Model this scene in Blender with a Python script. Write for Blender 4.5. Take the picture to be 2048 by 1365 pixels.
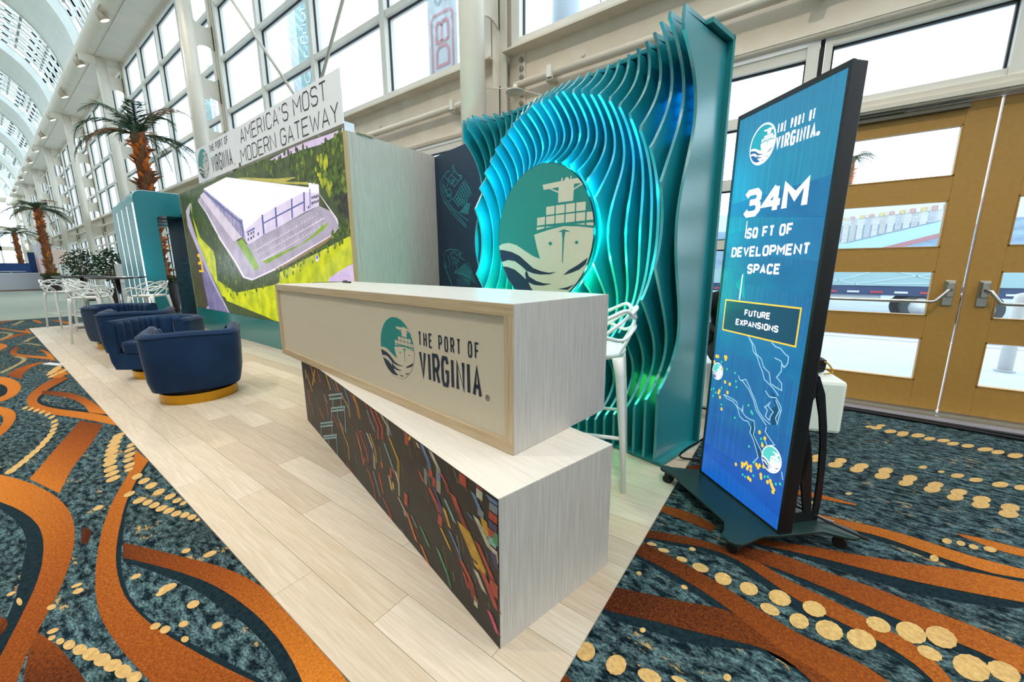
import bpy, bmesh, math, random
from mathutils import Vector, Matrix, noise
random.seed(7)
PI = math.pi
for o in list(bpy.data.objects): bpy.data.objects.remove(o)
CAMROT = ((0.80488583, 0.59341204, -0.00457742), (0.10760813, -0.15353331, -0.98226677), (-0.58359172, 0.79012004, -0.18743275))
SC = bpy.context.scene
COL = SC.collection

# ------------------------------------------------------------------ camera, world, light, exposure
cam_d = bpy.data.cameras.new('camera'); cam = bpy.data.objects.new('camera', cam_d); COL.objects.link(cam)
cam_d.sensor_width = 36.0; cam_d.lens = 36.0 * 778.63 / 2048.0; cam_d.clip_end = 400; cam_d.clip_start = 0.05
_r, _d, _f = CAMROT
cam.matrix_world = Matrix(((_r[0], -_d[0], -_f[0], 0.0), (_r[1], -_d[1], -_f[1], 0.0), (_r[2], -_d[2], -_f[2], 1.215), (0, 0, 0, 1)))
SC.camera = cam
SC.view_settings.view_transform = 'Standard'; SC.view_settings.look = 'None'
SC.view_settings.gamma = 1.0; SC.view_settings.use_curve_mapping = False
SC.view_settings.exposure = 0.0
EMI = 1.0            # brightness of the screens
w = bpy.data.worlds.new('world'); SC.world = w; w.use_nodes = True
wn = w.node_tree.nodes; wl = w.node_tree.links
bg = wn['Background']; bg.inputs[1].default_value = 3.5
tc = wn.new('ShaderNodeTexCoord'); sx = wn.new('ShaderNodeSeparateXYZ'); rp = wn.new('ShaderNodeValToRGB')
wl.new(tc.outputs['Generated'], sx.inputs[0]); wl.new(sx.outputs[2], rp.inputs[0]); wl.new(rp.outputs[0], bg.inputs[0])
rp.color_ramp.elements[0].position = 0.0; rp.color_ramp.elements[0].color = (0.80, 0.88, 0.95, 1)
rp.color_ramp.elements[1].position = 0.6; rp.color_ramp.elements[1].color = (0.72, 0.84, 0.97, 1)

def light(name, kind, loc, energy, color, aim=None, size=0.3, spot=1.2, blend=0.6, sy=None):
    d = bpy.data.lights.new(name, kind); d.energy = energy; d.color = color
    if kind == 'AREA':
        d.size = size
        if sy: d.shape = 'RECTANGLE'; d.size_y = sy
    else: d.shadow_soft_size = size
    if kind == 'SPOT': d.spot_size = spot; d.spot_blend = blend
    o = bpy.data.objects.new(name, d); COL.objects.link(o); o.location = loc
    if aim is not None: o.rotation_euler = (Vector(aim) - Vector(loc)).to_track_quat('-Z', 'Y').to_euler()
    return o
WARM = (1.0, 0.80, 0.58)
# the hall's floodlights on the beam above the booth (their housings are built further down)
for i, (lx, tx, en) in enumerate([(5.7, 1.8, 280), (1.15, 0.5, 260), (-3.4, -1.8, 250), (-7.9, -5.0, 300), (-12.5, -8.5, 420), (-17.0, -12.0, 900), (-26, -22, 900), (-35, -30, 900)]):
    light('flood_lamp_light', 'SPOT', (lx, 3.28, 8.62), en, WARM, (tx, 0.9, 0), 0.12, 1.5, 0.8)
for i, (lx, tx, en) in enumerate([(1.0, -1.5, 1000), (-5.0, -4.5, 900), (-11.0, -9.5, 900)]):  # added unseen fill for the booth fronts, no housings built
    light('south_fill_light', 'SPOT', (lx, -2.0, 8.5), en, (1.0, 0.9, 0.78), (tx, 1.8, 0.6), 0.15, 1.3, 0.8)

# ------------------------------------------------------------------ materials
def lin(c):
    return tuple(((x / 12.92) if x <= 0.04045 else ((x + 0.055) / 1.055) ** 2.4) for x in c) + (1.0,)
def hexc(h): return lin(tuple(int(h[i:i + 2], 16) / 255 for i in (0, 2, 4)))
_m = {}
def mat(name, col, rough=0.5, metal=0.0, var=0.0, vs=8.0, bump=0.0, bs=60.0, emit=0.0, spec=0.5, stretch=(1, 1, 1), col2=None, sheen=0.0, det=4.0, coat=0.0):
    if name in _m: return _m[name]
    m = bpy.data.materials.new(name); m.use_nodes = True; n = m.node_tree.nodes; l = m.node_tree.links
    b = n['Principled BSDF']; c = hexc(col) if isinstance(col, str) else col
    b.inputs['Base Color'].default_value = c; b.inputs['Roughness'].default_value = rough; b.inputs['Metallic'].default_value = metal
    b.inputs['Specular IOR Level'].default_value = spec
    if sheen: b.inputs['Sheen Weight'].default_value = sheen; b.inputs['Sheen Roughness'].default_value = 0.35
    if coat: b.inputs['Coat Weight'].default_value = coat; b.inputs['Coat Roughness'].default_value = .22; b.inputs['Coat IOR'].default_value = 1.65
    if var or col2 or bump:
        t = n.new('ShaderNodeTexCoord'); mp = n.new('ShaderNodeMapping'); mp.inputs['Scale'].default_value = stretch
        l.new(t.outputs['Object'], mp.inputs[0])
    src = None
    if var or col2:
        nz = n.new('ShaderNodeTexNoise'); nz.inputs['Scale'].default_value = vs; nz.inputs['Detail'].default_value = det
        l.new(mp.outputs[0], nz.inputs['Vector'])
        r = n.new('ShaderNodeValToRGB'); r.color_ramp.elements[0].position = 0.32; r.color_ramp.elements[1].position = 0.68
        if col2: ca, cb = c, hexc(col2)
        else: ca = tuple(x * (1 - var) for x in c[:3]) + (1,); cb = tuple(min(1, x * (1 + var)) for x in c[:3]) + (1,)
        r.color_ramp.elements[0].color = ca; r.color_ramp.elements[1].color = cb
        l.new(nz.outputs['Fac'], r.inputs[0]); l.new(r.outputs[0], b.inputs['Base Color']); src = r.outputs[0]
    if bump:
        nb = n.new('ShaderNodeTexNoise'); nb.inputs['Scale'].default_value = bs; nb.inputs['Detail'].default_value = 3
        l.new(mp.outputs[0], nb.inputs['Vector']); bp = n.new('ShaderNodeBump'); bp.inputs['Strength'].default_value = bump; bp.inputs['Distance'].default_value = 0.01
        l.new(nb.outputs['Fac'], bp.inputs['Height']); l.new(bp.outputs[0], b.inputs['Normal'])
    if emit:
        b.inputs['Emission Strength'].default_value = emit
        if src: l.new(src, b.inputs['Emission Color'])
        else: b.inputs['Emission Color'].default_value = c
    _m[name] = m; return m
def screen(name, col, k=1.0, col2=None, vs=20.0, stretch=(1, 1, 1)):
    # a lit pixel surface: black base that emits its picture colour
    if name in _m: return _m[name]
    m = mat(name, '0a0a0c', 0.35, spec=0.5); n = m.node_tree.nodes; l = m.node_tree.links; b = n['Principled BSDF']
    b.inputs['Emission Strength'].default_value = EMI * k; b.inputs['Emission Color'].default_value = hexc(col)
    if col2:
        t = n.new('ShaderNodeTexCoord'); mp = n.new('ShaderNodeMapping'); mp.inputs['Scale'].default_value = stretch; l.new(t.outputs['Object'], mp.inputs[0])
        nz = n.new('ShaderNodeTexNoise'); nz.inputs['Scale'].default_value = vs; nz.inputs['Detail'].default_value = 6; l.new(mp.outputs[0], nz.inputs['Vector'])
        r = n.new('ShaderNodeValToRGB'); r.color_ramp.elements[0].position = 0.36; r.color_ramp.elements[1].position = 0.64
        r.color_ramp.elements[0].color = hexc(col); r.color_ramp.elements[1].color = hexc(col2)
        l.new(nz.outputs['Fac'], r.inputs[0]); l.new(r.outputs[0], b.inputs['Emission Color'])
    return m
def glass(name, tint=(0.93, 0.97, 0.98, 1), refl=1.0):
    if name in _m: return _m[name]
    m = bpy.data.materials.new(name); m.use_nodes = True; n = m.node_tree.nodes; l = m.node_tree.links; n.remove(n['Principled BSDF'])
    tr = n.new('ShaderNodeBsdfTransparent'); tr.inputs[0].default_value = tint; gl = n.new('ShaderNodeBsdfGlossy'); gl.inputs['Roughness'].default_value = 0.02
    lw = n.new('ShaderNodeLayerWeight'); pw_ = n.new('ShaderNodeMath'); pw_.operation = 'POWER'; pw_.inputs[1].default_value = 4.0; fr = n.new('ShaderNodeMath'); fr.operation = 'MULTIPLY_ADD'; fr.inputs[1].default_value = .35; fr.inputs[2].default_value = .03; mx = n.new('ShaderNodeMixShader')
    l.new(lw.outputs['Facing'], pw_.inputs[0]); l.new(pw_.outputs[0], fr.inputs[0]); l.new(fr.outputs[0], mx.inputs[0]); l.new(tr.outputs[0], mx.inputs[1]); l.new(gl.outputs[0], mx.inputs[2]); l.new(mx.outputs[0], n['Material Output'].inputs[0])
    _m[name] = m; return m
def wood(name, c1, c2, axis):
    st = {'x': (1.0, 26, 26), 'z': (26, 26, 1.0), 'y': (26, 1.0, 26)}[axis]
    m = mat(name, c1, 0.42, stretch=st, vs=5.0, col2=c2, det=8.0, spec=0.35)
    return m
BEIGE = mat('painted_steel_beige', 'ddd3c2', 0.45, var=0.04, vs=2.0)
CREAMP = mat('painted_frame_cream', 'e4dfd3', 0.4, var=0.03, vs=2.0)
WHITEP = mat('painted_vault_white', 'e6e9e3', 0.5, var=0.03, vs=1.5)
RUST = mat('beige_steel_with_rust', 'd8cab4', 0.5, vs=3.0, col2='e2d8c8', det=8)
DARKG = mat('black_gasket', '1a1a1a', 0.6)
GLASS = glass('window_glass')
TAN = mat('bronze_door_paint', 'b88a42', 0.42, metal=0.1, var=0.05, vs=30)
STEEL = mat('brushed_steel', 'b9b6ae', 0.28, metal=0.9)
TEAL = mat('teal_laminate', '12828b', 0.33, spec=0.5, coat=0.25)
TEALF = mat('teal_slat_face', '108691', 0.35, spec=.6, coat=1.0)
DTEAL = mat('teal_board', '0f7c80', 0.4)
NAVY = mat('navy_print', '0d2b44', 0.5, var=0.05)
CREAM = mat('cream_print', 'cfc8b4', 0.55, var=0.02, vs=60)
PCREAM = mat('cream_panel', 'c9bda6', 0.6, var=0.02, vs=80)
LTEAL = mat('teal_print', '15827c', 0.5)
WOODF = wood('whitewashed_oak_front', 'b39a79', 'c5b08e', 'x')
WOODV = wood('whitewashed_oak_vertical', 'b4ada3', 'c9c3ba', 'z')
WOODG = wood('whitewashed_oak_counter_top', 'bdb6ab', 'cbc4ba', 'x')
WOODT = wood('whitewashed_oak_top', 'd2c8ba', 'ded6ca', 'x')
WHITE = mat('white_plastic', 'efeee8', 0.35)
SIGNW = mat('white_sign_board', 'e8e9ec', 0.5)
BLACK = mat('black_metal', '101112', 0.4, spec=0.4)
SATINB = mat('black_rubber', '0c0c0c', 0.7)
BLUEV = mat('navy_velvet', '06223f', 0.8, vs=3.0, col2='0a2f52', sheen=0.12, bump=0.08, bs=220, spec=.3)
GOLD = mat('brushed_gold', 'c9962f', 0.25, metal=1.0, var=0.1, vs=6, stretch=(1, 1, .1))

# ------------------------------------------------------------------ mesh helpers
class MB:
    def __init__(s): s.v = []; s.f = []; s.mi = []; s.mats = []; s.smooth = False
    def mid(s, m):
        if m is None: return 0
        if m not in s.mats: s.mats.append(m)
        return s.mats.index(m)
    def add(s, vs, fs, m=None):
        b = len(s.v); s.v += [tuple(p) for p in vs]; k = s.mid(m)
        for f in fs: s.f.append(tuple(b + i for i in f)); s.mi.append(k)
        return s
    def box(s, x0, x1, y0, y1, z0, z1, m=None, M=None):
        vs = [(x, y, z) for x in (x0, x1) for y in (y0, y1) for z in (z0, z1)]
        if M is not None: vs = [M @ Vector(p) for p in vs]
        return s.add(vs, [(0, 1, 3, 2), (4, 6, 7, 5), (0, 4, 5, 1), (2, 3, 7, 6), (0, 2, 6, 4), (1, 5, 7, 3)], m)
    def bar(s, a, b, w, h, m=None, up=(0, 0, 1)):
        a = Vector(a); b = Vector(b); d = (b - a).normalized(); u = Vector(up)
        if abs(d.dot(u)) > .98: u = Vector((0, 1, 0))
        sx_ = d.cross(u).normalized(); u2 = sx_.cross(d)
        vs = [p + sx_ * i * w / 2 + u2 * j * h / 2 for p in (a, b) for i, j in ((-1, -1), (1, -1), (1, 1), (-1, 1))]
        return s.add(vs, [(0, 3, 2, 1), (4, 5, 6, 7), (0, 1, 5, 4), (1, 2, 6, 5), (2, 3, 7, 6), (3, 0, 4, 7)], m)
    def tube(s, pts, r, n=8, m=None, cap=True, rs=None):
        pts = [Vector(p) for p in pts]; N = len(pts); b = len(s.v); k = s.mid(m); u = None
        for i, p in enumerate(pts):
            d = (pts[min(i + 1, N - 1)] - pts[max(i - 1, 0)])
            d = d.normalized() if d.length > 1e-9 else Vector((0, 0, 1))
            if u is None: u = d.cross(Vector((0, 0, 1))) if abs(d.z) < .95 else d.cross(Vector((1, 0, 0)))
            u = (u - d * u.dot(d)); u = u.normalized() if u.length > 1e-6 else d.orthogonal().normalized(); v = d.cross(u)
            rr = rs[i] if rs else r
            for j in range(n):
                a = 2 * PI * j / n; q = p + (u * math.cos(a) + v * math.sin(a)) * rr; s.v.append(tuple(q))
        for i in range(N - 1):
            for j in range(n):
                s.f.append((b + i * n + j, b + i * n + (j + 1) % n, b + (i + 1) * n + (j + 1) % n, b + (i + 1) * n + j)); s.mi.append(k)
        if cap:
            s.f.append(tuple(b + j for j in reversed(range(n)))); s.mi.append(k)
            s.f.append(tuple(b + (N - 1) * n + j for j in range(n))); s.mi.append(k)
        return s
    def lathe(s, prof, n=24, m=None, c=(0, 0, 0), sx=1.0, sy=1.0):
        b = len(s.v); k = s.mid(m)
        for r, z in prof:
            for j in range(n):
                a = 2 * PI * j / n; s.v.append((c[0] + r * sx * math.cos(a), c[1] + r * sy * math.sin(a), c[2] + z))
        for i in range(len(prof) - 1):
            for j in range(n):
                s.f.append((b + i * n + j, b + i * n + (j + 1) % n, b + (i + 1) * n + (j + 1) % n, b + (i + 1) * n + j)); s.mi.append(k)
        if prof[0][0] > 1e-6: s.f.append(tuple(b + j for j in reversed(range(n)))); s.mi.append(k)
        if prof[-1][0] > 1e-6: s.f.append(tuple(b + (len(prof) - 1) * n + j for j in range(n))); s.mi.append(k)
        return s
    def poly(s, pts, y, m=None, t=0.0):        # a flat shape in the local x,z plane at depth y, t thick
        n = len(pts); a = sum(pts[i][0] * pts[(i + 1) % n][1] - pts[(i + 1) % n][0] * pts[i][1] for i in range(n))
        if a < 0: pts = list(reversed(pts))
        fs = [tuple(range(n))]; vs = [(p[0], y, p[1]) for p in pts]
        if t:
            vs += [(p[0], y + t, p[1]) for p in pts]; fs.append(tuple(n + i for i in reversed(range(n))))
            fs += [(i, n + i, n + (i + 1) % n, (i + 1) % n) for i in range(n)]
        return s.add(vs, fs, m)
    def prism(s, pts, z0, z1, m=None):         # plan outline extruded in z
        n = len(pts); a = sum(pts[i][0] * pts[(i + 1) % n][1] - pts[(i + 1) % n][0] * pts[i][1] for i in range(n))
        if a < 0: pts = list(reversed(pts))
        vs = [(p[0], p[1], z0) for p in pts] + [(p[0], p[1], z1) for p in pts]
        return s.add(vs, [tuple(reversed(range(n))), tuple(n + i for i in range(n))] + [(i, (i + 1) % n, n + (i + 1) % n, n + i) for i in range(n)], m)
    def stroke(s, pts, wd, y, m=None, closed=False):   # polyline of width wd in the x,z plane, mitred
        P = [Vector((p[0], p[1])) for p in pts]; N = len(P); L = []; R = []
        for i in range(N):
            if closed: a, b = P[i - 1], P[(i + 1) % N]
            else: a, b = P[max(0, i - 1)], P[min(N - 1, i + 1)]
            d1 = (P[i] - a); d2 = (b - P[i])
            if d1.length < 1e-7: d1 = d2
            if d2.length < 1e-7: d2 = d1
            if d1.length < 1e-7: continue
            d1.normalize(); d2.normalize(); n1 = Vector((-d1.y, d1.x)); n2 = Vector((-d2.y, d2.x)); q = n1 + n2
            if q.length < 1e-3: q = n1
            q.normalize(); k = min(1 / max(.3, q.dot(n1)), 2.2) * wd / 2
            L.append(P[i] + q * k); R.append(P[i] - q * k)
        n = len(L); vs = [(p.x, y, p.y) for p in L] + [(p.x, y, p.y) for p in R]
        fs = [(i, i + 1, n + i + 1, n + i) for i in range(n - 1)]
        if closed: fs.append((n - 1, 0, n, 2 * n - 1))
        return s.add(vs, fs, m)
    def build(s, name, m=None, parent=None, loc=None, rot=None, smooth=False, bevel=0.0, sub=0):
        me = bpy.data.meshes.new(name); me.from_pydata(s.v, [], s.f); me.validate(verbose=False)
        ml = s.mats if s.mats else [m]
        for q in ml: me.materials.append(q)
        if len(ml) > 1 and len(me.polygons) == len(s.mi): me.polygons.foreach_set('material_index', s.mi)
        if smooth: me.polygons.foreach_set('use_smooth', [True] * len(me.polygons))
        me.update(); o = bpy.data.objects.new(name, me); COL.objects.link(o)
        if parent is not None: o.parent = parent
        if loc is not None: o.location = loc
        if rot is not None: o.rotation_euler = rot
        if bevel:
            b = o.modifiers.new('bevel', 'BEVEL'); b.width = bevel; b.segments = 2; b.limit_method = 'ANGLE'
        if sub:
            b = o.modifiers.new('sub', 'SUBSURF'); b.levels = sub; b.render_levels = sub
        return o
def tag(o, label=None, cat=None, group=None, kind=None):
    if label: o['label'] = label
    if cat: o['category'] = cat
    if group: o['group'] = group
    if kind: o['kind'] = kind
    return o
def thing(name, label, cat, loc=(0, 0, 0), rz=0.0, group=None, rx=0.0):
    o = bpy.data.objects.new(name, None); COL.objects.link(o); o.empty_display_size = .1
    o.location = loc; o.rotation_euler = (rx, 0, rz); return tag(o, label, cat, group)
def struct(o): o['kind'] = 'structure'; return o
def root(name, loc=(0, 0, 0)):
    o = bpy.data.objects.new(name, None); COL.objects.link(o); o.location = loc; o['kind'] = 'structure'; return o
def dup(o, parent=None):
    c = o.copy(); COL.objects.link(c); c.parent = parent
    for ch in list(o.children): dup(ch, c)
    return c
def inst(o, name, parent, loc, rot=None, scale=None):     # another object that shares the mesh
    c = bpy.data.objects.new(name, o.data); COL.objects.link(c); c.parent = parent; c.location = loc
    if rot: c.rotation_euler = rot
    if scale: c.scale = scale
    return c

# stroke letters: cell 1 high, given width; polylines (x 0..1, z 0..1)
c_ = .22
LET = {
 'A': [[(0, 0), (.5, 1), (1, 0)], [(.17, .3), (.83, .3)]], 'C': [[(1, .8), (.8, 1), (.2, 1), (0, .8), (0, .2), (.2, 0), (.8, 0), (1, .2)]],
 'D': [[(0, 0), (0, 1), (.7, 1), (1, .8), (1, .2), (.7, 0), (0, 0)]], 'E': [[(1, 1), (0, 1), (0, 0), (1, 0)], [(0, .52), (.85, .52)]],
 'F': [[(1, 1), (0, 1), (0, 0)], [(0, .5), (.85, .5)]], 'G': [[(1, .8), (.8, 1), (.2, 1), (0, .8), (0, .2), (.2, 0), (.8, 0), (1, .2), (1, .5), (.55, .5)]],
 'H': [[(0, 0), (0, 1)], [(1, 0), (1, 1)], [(0, .52), (1, .52)]], 'I': [[(.5, 0), (.5, 1)]], 'L': [[(0, 1), (0, 0), (1, 0)]],
 'M': [[(0, 0), (0, 1), (.5, .42), (1, 1), (1, 0)]], 'N': [[(0, 0), (0, 1), (1, 0), (1, 1)]],
 'O': [[(.2, 0), (0, .2), (0, .8), (.2, 1), (.8, 1), (1, .8), (1, .2), (.8, 0), (.2, 0)]],
 'P': [[(0, 0), (0, 1), (.75, 1), (1, .82), (1, .62), (.75, .45), (0, .45)]], 'Q': [[(.2, 0), (0, .2), (0, .8), (.2, 1), (.8, 1), (1, .8), (1, .2), (.8, 0), (.2, 0)], [(.6, .3), (1.05, -.08)]],
 'R': [[(0, 0), (0, 1), (.75, 1), (1, .82), (1, .65), (.75, .48), (0, .48)], [(.55, .48), (1, 0)]],
 'S': [[(1, .8), (.8, 1), (.2, 1), (0, .8), (0, .66), (.2, .53), (.8, .47), (1, .34), (1, .2), (.8, 0), (.2, 0), (0, .2)]],
 'T': [[(0, 1), (1, 1)], [(.5, 0), (.5, 1)]], 'U': [[(0, 1), (0, .2), (.2, 0), (.8, 0), (1, .2), (1, 1)]], 'V': [[(0, 1), (.5, 0), (1, 1)]],
 'W': [[(0, 1), (.25, 0), (.5, .75), (.75, 0), (1, 1)]], 'X': [[(0, 0), (1, 1)], [(0, 1), (1, 0)]], 'Y': [[(0, 1), (.5, .5), (1, 1)], [(.5, .5), (.5, 0)]],
 "'": [[(.5, 1), (.5, .8)]], '3': [[(0, .85), (.2, 1), (.8, 1), (1, .85), (1, .68), (.8, .53), (.3, .53)], [(.8, .53), (1, .38), (1, .15), (.8, 0), (.2, 0), (0, .15)]], '4': [[(.8, 0), (.8, 1)], [(.8, 1), (.05, .32), (1.12, .32)]],
 'B': [[(0, 0), (0, 1), (.75, 1), (.95, .85), (.95, .65), (.75, .53), (0, .53)], [(.75, .53), (1, .38), (1, .15), (.8, 0), (0, 0)]],
}
WID = {'I': .25, 'M': 1.25, 'W': 1.45, "'": .2, ' ': .35, 'N': 1.05, 'T': .92}
def text(mb, s, x0, x1, z0, z1, wt, y, m, gap=.28, slant=0.0):
    h = z1 - z0; ga = wt + gap * .25 * h; u = (x1 - x0 - wt - ga * (len(s) - 1)) / sum(WID.get(ch, 1.0) for ch in s)
    if u < .25 * wt: u = .25 * wt
    x = x0 + wt / 2; hh = h - wt; nv0 = len(mb.v)
    for ch in s:
        wd = WID.get(ch, 1.0)
        for pl in LET.get(ch, []):
            q = [(x + p[0] * wd * u + slant * p[1] * hh, z0 + wt / 2 + p[1] * hh) for p in pl]
            cl = len(q) > 3 and (Vector(q[0]) - Vector(q[-1])).length < 1e-6
            mb.stroke(q[:-1] if cl else q, wt, y, m, closed=cl)
        x += wd * u + ga
    for i in range(nv0, len(mb.v)):
        p = mb.v[i]; mb.v[i] = (p[0], p[1], min(z1, max(z0 if 'Q' not in s else z0 - wt * .5, p[2])))
def ellipse(cx, cz, rx, rz, n=24): return [(cx + rx * math.cos(2 * PI * i / n), cz + rz * math.sin(2 * PI * i / n)) for i in range(n)]
def logo(mb, cx, cz, rx, rz, y, mt, mc, mn, ring=None):
    f = lambda l: [(cx + p[0] * rx, cz + p[1] * rz) for p in l]
    if ring: mb.poly(ellipse(cx, cz, rx * 1.1, rz * 1.1, 40), y + .0006, ring)
    mb.poly(ellipse(cx, cz, rx, rz, 48), y, mt)
    for l in LOGO['cream']: mb.poly(f(l), y - .0008, mc)
    for l in LOGO['navy']: mb.poly(f(l), y - .0016, mn)
    for l in LOGO['teal']: mb.poly(f(l), y - .0016, mt)
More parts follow.
